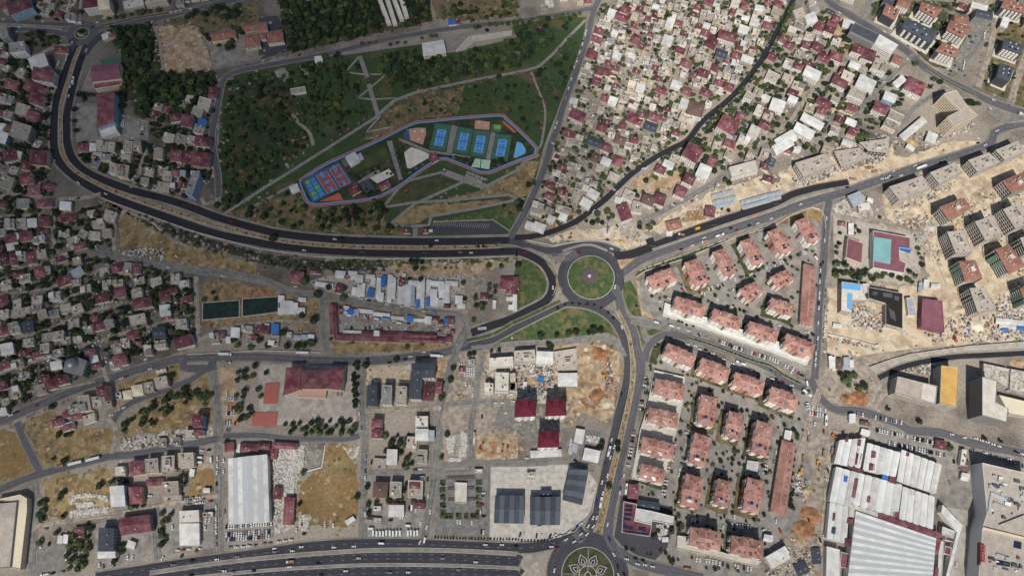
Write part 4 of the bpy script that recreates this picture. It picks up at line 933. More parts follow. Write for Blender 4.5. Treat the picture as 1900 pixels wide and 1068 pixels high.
# ---------------------------------------------------------------- estate blocks
def lawn_apron(plan):
    z = ZR + random.uniform(.02, .05); P = jag([Vector((p[0], p[1], 0)) for p in grow_poly([plan[0], plan[5], plan[6], plan[11]], random.uniform(3, 5.5))], 1.2, 4, z * 50); b = MB(); b.poly([(p.x, p.y, z) for p in ccw(P)]); struct(b.build('block_garden', random.choice(('lawn_dark', 'park_brown', 'yard'))), 'narrow garden strip around an estate block', 'garden')
def estate(tile, q, H, label, wall='white_wall', solar=True):
    Q0 = [W(*px(tile, *p), H) for p in q]; Q, l, d = axes(Q0); c = cen(Q)
    t = thing('estate_block', c, 'apartment building', '', label=label, group='terracotta-tiled estate blocks')
    A, B, C, D = Q; ex = Vector((B[0] - A[0], B[1] - A[1])).normalized(); ey = Vector((-ex.y, ex.x))
    # plan with notches: a cross of two boxes
    def pt(u, v): return (c[0] + ex.x * u * l / 2 + ey.x * v * d / 2, c[1] + ex.y * u * l / 2 + ey.y * v * d / 2)
    plan = [pt(*p) for p in ((-1, -.86), (-.3, -.86), (-.3, -1), (.3, -1), (.3, -.86), (1, -.86), (1, .86), (.3, .86), (.3, 1), (-.3, 1), (-.3, .86), (-1, .86))]
    w = MB(); w.prism(plan, 0, H); w.build('wall', wall, t)
    b = MB(); EA = [pt(*p) for p in ((-1.04, -.9), (1.04, -.9), (1.04, .9), (-1.04, .9))]; EB = [pt(*p) for p in ((-.36, -1.05), (.36, -1.05), (.36, 1.05), (-.36, 1.05))]
    rise = d * .17; ro, (R, r0, r1, z1) = hip_mesh(EA, H, rise, .95, .1); ro.build('roof', 'tile_roof', t)
    # cross wing roof
    for v in (-1, 1):
        g = MB(); e0, e1, apex, ou = pt(-.36, v * 1.05), pt(.36, v * 1.05), pt(0, 0), pt(0, v * .78)
        za = z1 + .05; P = lambda p, z: (p[0], p[1], z)
        g.tri(P(e0, H + .02), P(e1, H + .02), P(ou, H + rise * .72)); g.quad(P(e1, H + .02), P(pt(.36, 0), z1 * 1 - .25), P(apex, za), P(ou, H + rise * .72)); g.quad(P(ou, H + rise * .72), P(apex, za), P(pt(-.36, 0), z1 - .25), P(e0, H + .02))
        g.build('wing_roof', 'tile_roof', t)
        k = MB(); bar(k, P(ou, H + rise * .72 + .05), P(apex, za + .05), .45, .15); k.build('ridge', 'ridge_cap', t)
    for p, r in zip(R, (r0, r1, r1, r0)):
        k = MB(); bar(k, (*p, H + .05), (*r, z1 + .05), .45, .15); k.build('ridge', 'ridge_cap', t)
    k = MB(); bar(k, (*r0, z1 + .05), (*r1, z1 + .05), .45, .15); k.build('ridge', 'ridge_cap', t)
    for u, v in ((-.55, .45), (.1, .5), (.5, -.4), (-.2, -.55), (.7, .35)):
        p = pt(u, v); k = MB(); zz = H + rise * (1 - abs(v)) * .8; k.box(p, ex, ey, 1.3, 1.1, zz - .6, zz + 1.6); k.build('chimney', 'brown_wall' if random.random() < .7 else 'white_wall', t)
    # the side nearest the sun (picture down) carries the collectors
    south = -1 if ey.y > 0 else 1; se = -1 if ex.y > 0 else 1
    if abs(ey.y) > abs(ex.y): f = lambda a, v: (a, south * v)
    else: f = lambda a, v: (se * v, a)
    def panel(a0, a1, v0, v1, nm='solar_array'):
        k = MB(); P4 = [pt(*f(*q)) for q in ((a0, v0), (a1, v0), (a1, v1), (a0, v1))]; zz = H + rise * .95
        dv = lambda q: H + rise * 1.0 * (1 - max(abs(q[1]) , 0)) + .35
        cs = [f(*q) for q in ((a0, v0), (a1, v0), (a1, v1), (a0, v1))]
        zs = [H + rise * min(1, 1.25 * (1 - max(abs(u) * l / d - (l / d - 1), abs(v)))) + .45 for u, v in cs]
        i = len(k.v); k.v += [(p[0], p[1], z) for p, z in zip(P4, zs)] + [(p[0], p[1], z - .12) for p, z in zip(P4, zs)]
        for fc in ((0, 1, 2, 3), (0, 1, 5, 4), (1, 2, 6, 5), (2, 3, 7, 6), (3, 0, 4, 7)): k.f.append(tuple(i + x for x in fc)); k.m.append(0)
        k.build(nm, 'solar_cell', t)
    if solar:
        panel(-.05, .3, .42, .58); panel(-.15, .35, .62, .76); panel(-.62, -.42, .5, .66)
    # facades: balcony stacks on the long visible sides, windows everywhere
    nf = int(H / 3); g = MB(); windows(g, plan, .6, H, 3.0, 2.6, 1.3, 1.4); g.build('window', 'glass', t)['kind'] = 'stuff'
    for sgn in (-1, 1):
        for u in (-.8, -.5, .5, .8):
            if random.random() < .0: continue
            s = MB()
            for k in range(1, nf):
                s.box(pt(u, sgn * (.86 + .9 / d * 1.0)), ex, ey, l * .12, 1.5, k * 3 + .1, k * 3 + 1.15)
            s.build('balcony_stack', 'white_wall' if abs(u) > .6 or wall == 'white_wall' else 'pink_wall', t)
        s = MB(); s.box(pt(0, sgn * (1.0 + .25 / d)), ex, ey, l * .07, .5, .2, H - .3); s.build('brown_band', 'brown_wall', t)
        for v in (-.45, .45):
            s = MB()
            for k in range(1, nf): s.box(pt(sgn * (1.0 + 1.3 / l), v), ex, ey, 1.4, d * .22, k * 3 + .1, k * 3 + 1.15)
            s.build('balcony_stack', 'white_wall', t)
            s = MB(); s.box(pt(sgn * (1.0 + .5 / l), v * .45), ex, ey, .5, d * .08, .2, H - .3); s.build('brown_band', 'brown_wall', t)
    lawn_apron(plan)
    occ_poly(plan, 5, 1.5)
EST = [
 ('E', ((20, 720), (270, 640), (345, 780), (100, 880)), 16, 'lowest tiled block of the row beside the boulevard, turned sideways', 'white_wall'),
 ('E', ((395, 600), (560, 545), (670, 770), (530, 835)), 17, 'second tiled block of the row beside the boulevard, brown facade', 'pink_wall'),
 ('E', ((685, 495), (830, 440), (955, 690), (820, 725)), 17, 'third tiled block of the row beside the boulevard', 'white_wall'),
 ('E', ((970, 385), (1110, 330), (1245, 575), (1110, 615)), 17, 'fourth tiled block of the row beside the boulevard', 'white_wall'),
 ('E', ((1250, 280), (1395, 230), (1530, 450), (1395, 505)), 17, 'fifth tiled block of the row beside the boulevard, pink facade', 'pink_wall'),
 ('E', ((1535, 175), (1680, 120), (1810, 335), (1675, 400)), 17, 'uppermost tiled block at the corner of the estate', 'white_wall'),
 ('E', ((970, 850), (1140, 775), (1220, 905), (1050, 990)), 15, 'brown-walled tiled block of the inner pair, lower one', 'pink_wall'),
 ('E', ((1285, 725), (1460, 655), (1540, 770), (1365, 855)), 15, 'brown-walled tiled block of the inner pair, upper one', 'pink_wall'),
 ('F', ((1400, 70), (1645, 120), (1612, 270), (1392, 200)), 15, 'tiled block beside the long terracotta shop row', 'white_wall'),
 ('F', ((430, 40), (715, 140), (685, 285), (385, 190)), 18, 'first tiled block on the white podium, beside the lawn', 'white_wall'),
 ('F', ((815, 170), (1095, 270), (1060, 415), (780, 315)), 18, 'second tiled block on the white podium', 'white_wall'),
 ('F', ((1185, 300), (1470, 400), (1445, 550), (1155, 450)), 18, 'third tiled block on the white podium', 'white_wall'),
 ('F', ((1565, 435), (1855, 530), (1820, 690), (1540, 580)), 18, 'last tiled block on the white podium, beside the straight road', 'pink_wall'),
 ('F', ((335, 530), (615, 650), (580, 805), (290, 680)), 18, 'first tiled block below the estate through road', 'white_wall'),
 ('F', ((690, 680), (970, 790), (940, 950), (650, 835)), 18, 'second tiled block below the estate through road', 'pink_wall'),
 ('F', ((1040, 830), (1335, 930), (1300, 1080), (1005, 980)), 18, 'third tiled block below the estate through road', 'pink_wall'),
 ('C4', ((55, 765), (250, 850), (210, 965), (20, 895)), 18, 'last tiled block below the estate through road, by the junction', 'white_wall'),
 ('C3', ((1060, 710), (1270, 760), (1250, 885), (1040, 840)), 17, 'top tiled block of the column beside the south avenue', 'white_wall'),
 ('C3', ((1020, 925), (1225, 970), (1200, 1090), (990, 1045)), 17, 'second tiled block of the column beside the south avenue', 'white_wall'),
 ('D3', ((965, 40), (1190, 90), (1180, 225), (945, 170)), 17, 'third tiled block of the column beside the south avenue', 'white_wall'),
 ('D3', ((955, 240), (1125, 280), (1105, 400), (930, 350)), 17, 'bottom tiled block of the column beside the south avenue', 'white_wall'),
 ('C3', ((1385, 835), (1515, 868), (1490, 1075), (1350, 1045)), 17, 'upper tall tiled block in the middle of the lower estate', 'white_wall'),
 ('P', ((1352, 762), (1380, 770), (1372, 815), (1343, 808)), 17, 'narrow tiled block above the dark playground', 'white_wall'),
 ('P', ((1402, 780), (1436, 788), (1425, 845), (1392, 838)), 17, 'tiled block beside the small white pavilion', 'pink_wall'),
 ('D3', ((1340, 20), (1465, 55), (1420, 265), (1285, 235)), 17, 'second tall tiled block in the middle of the lower estate', 'white_wall'),
 ('D3', ((1275, 320), (1415, 355), (1375, 570), (1225, 540)), 17, 'lowest tall tiled block above the dark parking shade', 'pink_wall'),
 ('D3', ((1510, 350), (1620, 390), (1590, 565), (1475, 535)), 17, 'narrow tiled block below the dark playground', 'white_wall'),
 ('D3', ((1735, 350), (1855, 380), (1820, 610), (1675, 575)), 17, 'tall tiled block beside the lower terracotta shop row', 'pink_wall'),
 ('D3', ((1320, 705), (1535, 735), (1520, 890), (1300, 850)), 17, 'left tiled block on the pale podium at the lower edge', 'white_wall'),
 ('D3', ((1620, 770), (1845, 800), (1835, 955), (1605, 910)), 17, 'right tiled block on the pale podium at the lower edge', 'white_wall')]
for e in EST: estate(e[0], e[1], e[2], e[3], e[4])
def slab(name, s, H, roof, wall, cat, label, edge=True, win=True, wsides=None, bay=3.2, wm='glass', extra=None):
    """flat-roofed building traced by its roof outline"""
    P = ccw(poly_at(s, H)); c = cen(P); t = thing(name, c, cat, '', label=label)
    w = MB(); w.prism(P, 0, H); w.build('wall', wall, t)
    r = MB(); r.poly([(p[0], p[1], H + .05) for p in grow_poly(P, -.3)]); r.build('roof', roof, t)
    if edge:
        O, I = grow_poly(P, .15), grow_poly(P, -.3)
        for k in range(len(P)):
            j = (k + 1) % len(P); e = MB(); e.prism([O[k], O[j], I[j], I[k]], H - .2, H + .8); e.build('parapet', wall, t)
    if win:
        g = MB(); windows(g, P, .5, H, bay=bay)
        if g.f: g.build('window', wm, t)['kind'] = 'stuff'
    occ_poly(P, 5, 1.0); return t, P
slab('podium', 'F 300,120 400,160 720,270 1100,400 1490,530 1560,590 1810,690 1775,760 1400,620 1000,480 640,350 280,240', 4.2, 'white_roof', 'white_wall', 'podium', 'long white podium under the estate row', win=False)
slab('podium', 'C3 1045,660 1265,710 1250,900 1215,1068 D3 1190,60 1130,300 1100,405 880,352 940,0 C3 985,960', 4.2, 'pale_roof', 'white_wall', 'podium', 'pale podium under the left estate column', win=False)
slab('podium', 'D3 1215,770 1285,780 1310,850 1535,890 1580,905 1830,960 1800,1000 1210,865', 4.2, 'pale_roof', 'cream_wall', 'podium', 'pale podium under the two lowest blocks', win=False)
for tl, q, lab in (('P', ((1492, 489), (1514, 495), (1508, 604), (1485, 600)), 'long terracotta shop row beside the straight road'), ('D4', ((125, 70), (220, 100), (150, 620), (40, 595)), 'long terracotta shop row beside the dusty works')):
    Q = [W(*px(tl, *p), 7) for p in q]; Q, l, d = axes(Q); t = thing('shop_row', cen(Q), 'shop row', '', label=lab)
    w = MB(); w.prism(Q, 0, 7); w.build('wall', 'cream_wall', t); b, (R, r0, r1, z1) = hip_mesh(Q, 7, 2.0, 1, .6); b.build('roof', 'tile_roof', t)
    k = MB(); bar(k, (*r0, z1), (*r1, z1), .4, .15); k.build('ridge', 'ridge_cap', t)
    for i in range(7):
        p = mid(mid(R[0], R[1], .1 + i * .13), mid(r0, r1, .1 + i * .13), .5); k = MB(); k.box(p, (1, 0), (0, 1), 1.2, 1.0, 7.4, 9); k.build('roof_vent', 'brown_wall', t)
    g = MB(); windows(g, Q, .3, 7, bay=4, w=2.4, hh=1.8); g.build('window', 'glass', t)['kind'] = 'stuff'; occ_poly(Q, 5, 1)
# ---------------------------------------------------------------- concrete-frame blocks on the building site
def frame(tile, q, H, roof, label, accent=None, skin=False):
    Q0 = [W(*px(tile, *p), H) for p in q]; Q, l, d = axes(Q0); c = cen(Q)
    t = thing('frame_block', c, 'building site', '', label=label, group='concrete-frame blocks under construction')
    ex = Vector((Q[1][0] - Q[0][0], Q[1][1] - Q[0][1])).normalized(); ey = Vector((-ex.y, ex.x)); nf = int(H / 3.1)
    def pt(u, v): return (c[0] + ex.x * u * l / 2 + ey.x * v * d / 2, c[1] + ex.y * u * l / 2 + ey.y * v * d / 2)
    k = MB(); k.prism([pt(-.86, -.8), pt(.86, -.8), pt(.86, .8), pt(-.86, .8)], 0, H - .3); k.build('core', 'void', t)
    for f in range(1, nf):
        s = MB(); s.prism(grow_poly(Q, .25), f * H / nf - .28, f * H / nf); s.build('floor_slab', 'concrete', t)
    b = MB(); nu = max(3, int(l / 4)); nv = max(3, int(d / 4))
    for i in range(nu + 1):
        for sg in (-1, 1): b.box(pt(-1 + 2 * i / nu, sg * .985), ex, ey, .75, .6, 0, H - .3)
    for j in range(1, nv):
        for sg in (-1, 1): b.box(pt(sg * .985, -1 + 2 * j / nv), ex, ey, .6, .75, 0, H - .3)
    b.build('column', 'concrete', t)['kind'] = 'stuff'
    if skin:
        for u0, u1 in ((-1, -.6), (-.3, .1), (.4, .75)):
            for sg in (-1, 1):
                s = MB(); s.box(pt((u0 + u1) / 2, sg * 1.0), ex, ey, (u1 - u0) * l / 2, .5, 0, H - .4); s.build('wall_panel', accent or 'white_wall', t)
    if roof == 'terracotta_roof':
        r, (R, r0, r1, z1) = hip_mesh(Q, H, d * .11, .7, .5); r.build('roof', roof, t)
        for u, v in ((-.5, .3), (-.2, .45), (.1, .35), (.3, .5), (.5, .2), (-.1, -.4), (.4, -.35)):
            s = MB(); s.box(pt(u, v), ex, ey, 1.3, 1.0, H + .3, H + d * .11 + 1.2); s.build('chimney', 'pale_roof', t)
        s = MB(); s.box(pt(.05, -.1), ex, ey, 5.5, 4.5, H, H + 4); s.build('lift_house', 'pale_roof', t)
    else:
        s = MB(); s.prism(grow_poly(Q, .4), H - .3, H + .15); s.build('roof', 'slab_roof', t)
        O, I = grow_poly(Q, .4), grow_poly(Q, 0)
        e = MB()
        for kk in range(4):
            j = (kk + 1) % 4; e.prism([O[kk], O[j], I[j], I[kk]], H + .1, H + .8)
        e.build('parapet', 'concrete', t)
        s = MB(); cc = pt(.15, -.05); s.box(cc, ex, ey, 7, 5.5, H, H + 3.2); s.build('lift_house', 'pale_roof', t)
        s = MB(); s.box(cc, ex, ey, 5.6, 4.1, H + 3.2, H + 3.26); s.build('lift_house_roof', 'concrete_dark', t)
        for u, v in ((-.6, .5), (-.3, -.5), (.6, .4), (.75, -.3), (-.8, -.1)):
            s = MB(); s.box(pt(u, v), ex, ey, 1.4, 1.2, H, H + 1.0); s.build('roof_hatch', 'dark_unit', t)
    # white wall end towards the avenue
    occ_poly(Q, 5, 2)
FR = [('B4', ((910, 345), (1150, 265), (1210, 350), (985, 440)), 16, 'g', 'lowest grey frame block along the boulevard, beside the grey shed'),
 ('B4', ((1210, 240), (1385, 170), (1440, 240), (1280, 325)), 16, 'g', 'second grey frame block along the boulevard'),
 ('B4', ((1490, 150), (1640, 95), (1720, 165), (1560, 235)), 16, 'g', 'third grey frame block along the boulevard'),
 ('B4', ((1690, 75), (1850, 10), (1910, 85), (1760, 150)), 16, 'g', 'uppermost grey frame block along the boulevard'),
 ('B4', ((1280, 490), (1460, 425), (1505, 500), (1345, 585)), 18, 'o', 'orange-roofed frame block beside the spoil heap'),
 ('B4', ((1740, 300), (1899, 235), (1960, 330), (1810, 390)), 18, 'o', 'uppermost orange-roofed frame block at the right edge'),
 ('B4', ((1540, 600), (1670, 555), (1740, 690), (1620, 745)), 20, 'g', 'grey frame block in the centre of the site'),
 ('B4', ((1745, 510), (1870, 460), (1960, 600), (1840, 655)), 20, 'g', 'grey frame block below the uppermost orange roof'),
 ('B4', ((1335, 675), (1460, 665), (1515, 825), (1400, 835)), 20, 'g', 'grey frame block nearest the school lot'),
 ('B4', ((1425, 890), (1540, 880), (1590, 1005), (1470, 1040)), 20, 'o', 'orange-roofed frame block nearest the plum warehouse'),
 ('B4', ((1690, 800), (1790, 770), (1910, 920), (1790, 980)), 20, 'o', 'orange-roofed frame block with green side panel'),
 ('B4', ((1870, 720), (1990, 690), (2040, 800), (1920, 840)), 20, 'g', 'frame block cut by the right edge, green panel'),
 ('C4', ((1500, 60), (1610, 55), (1690, 215), (1560, 240)), 20, 'g', 'lowest grey frame block above the haul road'),
 ('C4', ((1870, 60), (1990, 20), (2030, 150), (1920, 180)), 20, 'o', 'lower orange frame block at the right edge')]
for i, (tl, q, H, r, lab) in enumerate(FR): frame(tl, q, H, 'terracotta_roof' if r == 'o' else 'slab_roof', lab, 'green_wall' if r == 'o' else 'concrete', skin=(r == 'o'))
for q, r, lab in ((((890, 25), (985, 75), (950, 150), (860, 100)), 'terracotta_roof', 'tiled block nearest the side road by the diagonal avenue'), (((1150, 15), (1300, 70), (1245, 135), (1130, 70)), 'terracotta_roof', 'topmost tiled block above the diagonal avenue'),
                  (((1040, 140), (1260, 230), (1220, 320), (1000, 200)), 'dark_roof', 'wide slate-roofed block beside the diagonal avenue'), (((1360, 150), (1510, 205), (1450, 280), (1330, 220)), 'terracotta_roof', 'tiled block beside the curved back lane'),
                  (((1310, 310), (1425, 370), (1385, 420), (1250, 375)), 'terracotta_roof', 'lowest tiled block beside the curved back lane'), (((1755, 285), (1890, 330), (1880, 400), (1740, 350)), 'dark_roof', 'slate-roofed block beside the pale avenue'),
                  (((1725, 465), (1825, 500), (1790, 600), (1700, 560)), 'dark_roof', 'slate-roofed block with orange panels by the junction'), (((1760, -10), (1920, 40), (1900, 100), (1730, 55)), 'terracotta_roof', 'tiled block in the top right corner')):
    H = 15; Q = [W(*px('A4', *p), H) for p in q]; Q, l, d = axes(Q); c = cen(Q); t = thing('apartment_block', c, 'apartment building', '', label=lab, group='blocks beyond the diagonal avenue')
    ex = Vector((Q[1][0] - Q[0][0], Q[1][1] - Q[0][1])).normalized(); ey = Vector((-ex.y, ex.x))
    w = MB(); w.prism(Q, 0, H); w.build('wall', 'dark_wall', t)
    low = [(p[0] - 5, p[1] - 7) for p in grow_poly(Q, 2)]
    b, (R, r0, r1, z1) = hip_mesh(Q, H, 2.2, .9, .5); b.build('roof', r, t)
    pt = lambda u, v: (c[0] + ex.x * u * l / 2 + ey.x * v * d / 2, c[1] + ex.y * u * l / 2 + ey.y * v * d / 2)
    s = 1 if ey.y < 0 else -1
    for u in (-.7, -.35, 0, .35, .7):
        k = MB()
        for f in range(1, 5): k.box(pt(u, s * (1 + 1.2 / d)), ex, ey, 3.2, 2.2, f * 3, f * 3 + 1.2)
        k.build('balcony_stack', 'white_wall', t)
    for u, v in ((-.4, .3), (.2, .4), (.5, -.3), (-.1, -.4)):
        k = MB(); k.box(pt(u, v), ex, ey, 1.5, 1.2, H + .5, H + 2.6); k.build('chimney', 'white_wall', t)
    for u in (-.3, .3):
        k = MB(); k.box(pt(u, s * .55), ex, ey, 3.5, 2, H + 1.0, H + 1.6); k.build('solar_array', 'solar_cell', t)
    g = MB(); windows(g, Q, .5, H); g.build('window', 'glass', t)['kind'] = 'stuff'; occ_poly(Q, 5, 3)
    k = MB(); k.prism([pt(-1.25, -1.5), pt(1.25, -1.5), pt(1.25, 1.3), pt(-1.25, 1.3)], 0, .5); k.build('forecourt', 'pale_roof', t)
slab('apartment_tower', 'A4 1310,690 1400,665 1480,780 1555,850 1440,900 1390,925 1335,860 1430,812', 24, 'slab_roof', 'cream_wall', 'apartment building', 'beige L-shaped tower beside the demolition yard', bay=2.6)
slab('office_block', 'A4 655,170 835,255 800,322 620,232', 15, 'dark_roof', 'grey_wall', 'office', 'dark-roofed half of the long office by the avenue', bay=2.4)
slab('office_block', 'A4 838,256 975,335 930,392 802,322', 15, 'white_roof', 'white_wall', 'office', 'white-roofed half of the long office by the avenue', bay=2.4)
# school with aqua roof
t, P = slab('school', 'B4 790,665 1060,715 1060,800 980,790 985,880 1030,900 1015,975 790,935', 9, 'plum_roof', 'white_wall', 'school', 'plum-roofed school with a big aqua roof panel', edge=True)
b = MB(); b.prism(poly_at('B4 797,708 925,727 918,905 790,880', 11), 9, 11); b.build('aqua_roof', 'aqua_roof', t)
b = MB(); b.prism(poly_at('B4 975,780 1060,800 1055,830 970,800', 6), 6, 9.6); b.build('blue_gallery', 'blue_roof', t)
t, P = slab('school_annex', 'B4 605,715 715,755 705,905 590,860', 8, 'plum_roof', 'cream_wall', 'school', 'smaller plum-roofed annex left of the aqua-roofed school')
put_house([W(*px('B4', *p), 6) for p in ((605, 410), (690, 375), (735, 445), (650, 490))], 6, 's', 'grey_wall', name='shed', label='blue-grey steel shed at the boulevard corner')
slab('warehouse', 'C4 1150,135 1295,150 1312,378 1142,340', 8, 'plum_roof', 'plum_roof', 'warehouse', 'plum warehouse beside the haul road', win=False)
slab('shed', 'C4 1035,130 1080,125 1105,260 1050,255', 5, 'steel_roof', 'white_wall', 'shed', 'narrow steel shed beside the black basin', win=False)
t, P = slab('half_built_block', 'C4 560,10 710,30 718,90 750,150 640,150 632,240 555,225', 10, 'pale_roof', 'concrete', 'building site', 'half-built block covered with light blue sheets', wm='void')
for s in ('C4 570,15 705,32 700,75 565,60', 'C4 605,90 640,100 630,220 600,200'):
    b = MB(); b.prism(poly_at(s, 10.5), 10.05, 10.5); b.build('blue_sheet', 'pool_blue', t)
t, P = slab('basement_shell', 'C4 755,50 1005,95 1005,355 882,320 882,170 755,130', 8, 'void', 'concrete', 'building site', 'black waterproofed basement deck of the half-built block', wm='void')
for s in ('C4 860,90 930,95 935,125 870,120', 'C4 905,200 950,230 960,300 920,270', 'C4 950,110 985,120 980,150 945,140', 'C4 790,80 830,85 820,110 785,105'):
    b = MB(); b.prism(poly_at(s, 8.3), 8.06, 8.3); b.build('grey_tarpaulin', 'dark_unit', t)
slab('site_office', 'C4 715,25 762,30 755,85 712,80', 7, 'pale_roof', 'white_wall', 'site hut', 'pale box on the corner of the black deck', win=False)
t, P = slab('yellow_block', 'C4 1290,625 1420,640 1402,932 1280,900', 18, 'yellow_roof', 'concrete', 'building site', 'yellow-decked block under construction', wm='void')
t, P = slab('grey_block', 'C4 970,705 1150,750 1260,775 1247,908 950,826', 15, 'slab_roof', 'concrete', 'building site', 'grey flat block joined to the yellow deck', wm='void')
b = MB(); b.prism(poly_at('C4 1155,755 1255,780 1245,900 1145,870', 15.3), 15.06, 15.3); b.build('pale_deck', 'pale_roof', t)
slab('white_tower', 'C4 1590,710 1700,740 1690,895 1782,940 1770,1040 1590,990', 25, 'pale_roof', 'grey_wall', 'apartment building', 'tall pale tower with windowed side at the right', bay=2.4)
slab('low_deck', 'C4 1712,840 1960,900 1960,1010 1790,980', 8, 'cream_roof', 'concrete', 'building site', 'sand-coloured deck beside the tall pale tower', win=False)
slab('half_built_shell', 'C4 1600,610 1790,650 1780,790 1700,735 1600,700', 6, 'rubble_ground', 'concrete', 'building site', 'open concrete shell beside the black lane', wm='void')
slab('half_built_shell', 'C4 1800,650 1960,680 1960,850 1790,800', 6, 'rubble_ground', 'concrete', 'building site', 'open concrete shell at the right edge', wm='void')
slab('retaining_deck', 'C4 765,635 900,585 1060,540 1300,505 1500,480 1960,445 1960,505 1500,525 1200,560 1000,610 820,690', 1.6, 'concrete_ground', 'concrete', 'retaining wall', 'long curved concrete deck beside the black lane', win=False)
for i, (q, H, lab) in enumerate(((((220, 170), (430, 105), (510, 180), (280, 270)), 12, 'half-demolished grey block at the edge of the sand strip'), (((505, 85), (690, 60), (760, 130), (560, 200)), 6, 'collapsed grey block buried in rubble'), (((690, 20), (905, -10), (905, 95), (760, 80)), 9, 'collapsed block with tilted concrete grid'))):
    frame('B4', q, H, 'slab_roof', lab)
# ---------------------------------------------------------------- white factory and shopping mall
def strips(parent, q, n, H, mats, saw=.7, nm='roof_panel', horizontal=False, gap=.0):
    Q = [W(*px('D4', *p), H) for p in q]
    for k in range(n):
        a, b2 = k / n, (k + 1) / n - gap
        if horizontal: c4 = [lerp_quad(Q, u, v) for u, v in ((0, a), (1, a), (1, b2), (0, b2))]
        else: c4 = [lerp_quad(Q, u, v) for u, v in ((a, 0), (b2, 0), (b2, 1), (a, 1))]
        m = MB(); P = [(p.x, p.y) for p in c4]
        if saw:
            # low gable across the strip
            if horizontal: i0, i1, i2, i3 = 0, 1, 2, 3
            else: i0, i1, i2, i3 = 1, 2, 3, 0
            r0, r1 = mid(P[i0], P[i3]), mid(P[i1], P[i2]); z = H; dz = random.uniform(-.25, .25)
            m.quad((*P[i0], z + dz), (*P[i1], z + dz), (*r1, z + saw + dz), (*r0, z + saw + dz)); m.quad((*r0, z + saw + dz), (*r1, z + saw + dz), (*P[i2], z + dz), (*P[i3], z + dz))
            m.tri((*P[i0], z + dz), (*r0, z + saw + dz), (*P[i3], z + dz)); m.tri((*P[i1], z + dz), (*P[i2], z + dz), (*r1, z + saw + dz))
        else: m.prism(P, H - .2, H + .05)
        m.build(nm, mats[k % len(mats)], parent)
def base(parent, q, H, m='white_wall'):
    P = [(p.x, p.y) for p in (W(*px('D4', *x), H) for x in q)]; b = MB(); b.prism(grow_poly(P, -.3), 0, H - .4); b.build('wall', m, parent); occ_poly(P, 5, 1)
rows = [(((545, 70), (740, 55), (700, 280), (505, 240)), 4, 9), (((750, 90), (1000, 165), (960, 345), (715, 290)), 5, 9), (((1000, 140), (1300, 255), (1255, 465), (965, 370)), 6, 9.2), (((520, 265), (1010, 400), (975, 650), (470, 520)), 9, 9), (((1010, 410), (1248, 490), (1235, 738), (980, 655)), 5, 9), (((475, 525), (620, 560), (600, 830), (450, 790)), 3, 8.5)]
t = thing('factory', W(*px('D4', 880, 400)), 'factory', '', label='sprawling factory with white strip roofs and maroon patches')
for q, n, H in rows: base(t, q, H); strips(t, q, n, H, ('factory_white', 'factory_white', 'white_roof'), 1.1, gap=.13 / n)
for s, H in (('672,165 710,170 690,250 660,250', 9.9), ('610,245 725,290 715,315 605,275', 9.6), ('780,150 815,155 815,200 778,200', 10), ('765,240 805,245 800,295 760,290', 10), ('640,345 685,355 660,495 625,485', 9.9), ('735,475 775,485 768,530 730,520', 9.9), ('915,335 965,345 965,395 908,380', 9.9),
             ('595,40 615,40 605,85 585,80', 9.8), ('680,65 720,70 710,120 675,110', 9.9), ('945,595 985,605 980,650 938,635', 9.9), ('490,600 515,605 508,660 485,660', 9.4), ('605,640 660,655 655,695 600,680', 9.4), ('585,790 630,795 620,855 580,840', 9.4), ('1035,160 1060,165 1055,190 1030,185', 10)):
    b = MB(); b.prism(poly_at('D4 ' + s, H), H - .8, H); b.build('maroon_patch', 'maroon_roof', t)
for s, m in (('580,330 608,335 600,380 575,372', 'blue_roof'), ('860,325 905,335 900,368 855,360', 'blue_roof'), ('685,130 700,130 690,160 678,158', 'skylight'), ('1070,440 1105,450 1100,480 1065,475', 'skylight'), ('490,710 520,715 512,760 485,752', 'dark_roof')):
    b = MB(); b.prism(poly_at('D4 ' + s, 10), 9.2, 10.0); b.build('roof_patch', m, t)
t = thing('factory_hall', W(*px('D4', 940, 900)), 'factory', '', label='huge white hall with grey ribbed skylight bands')
Q = ((665, 590), (1255, 790), (1225, 1130), (600, 1130)); base(t, Q, 12); strips(t, Q, 19, 12, ('factory_white', 'skylight'), .0, horizontal=True, gap=.002)
b = MB(); b.prism(poly_at('D4 620,535 840,605 830,655 660,600 655,640 615,630', 10), 9, 10); b.build('side_roof', 'pale_roof', t)
for s in ('830,605 1300,755 1295,800 1255,790 830,655', '1255,795 1297,785 1270,910 1248,900', '1245,1000 1275,1010 1265,1110 1240,1100'):
    b = MB(); b.prism(poly_at('D4 ' + s, 11), 4, 11); b.build('maroon_band', 'maroon_roof', t)
for lab, s, H, m in (('narrow white side hall left of the huge hall', '450,850 545,875 545,1120 445,1120', 7, 'white_roof'), ('maroon side hall left of the huge hall', '555,890 625,910 602,1010 548,1000', 7, 'maroon_roof'), ('white slanting gallery beside the mall yard', '1300,545 1450,700 1345,1120 1310,1120 1405,745 1290,600', 8, 'white_roof'),
                     ('white hall below the maroon band', '1300,705 1395,740 1375,790 1290,765', 7, 'white_roof'), ('maroon box beside the slanting gallery', '1325,765 1388,790 1380,820 1320,800', 7, 'maroon_roof'), ('lower maroon box beside the slanting gallery', '1318,845 1365,860 1355,915 1312,900', 7, 'maroon_roof'), ('narrow white wing beside the huge hall', '1275,810 1310,815 1290,1110 1260,1110', 7, 'white_roof')):
    slab('factory_wing', 'D4 ' + s, H, m, 'white_wall', 'factory', lab, win=False)
t, P = slab('shopping_mall', 'D4 1590,238 1980,330 1980,1130 1560,1130 1592,712 1625,608', 20, 'slab_roof', 'mall_wall', 'shopping mall', 'grey shopping mall with rooftop machinery and red sign', win=False)
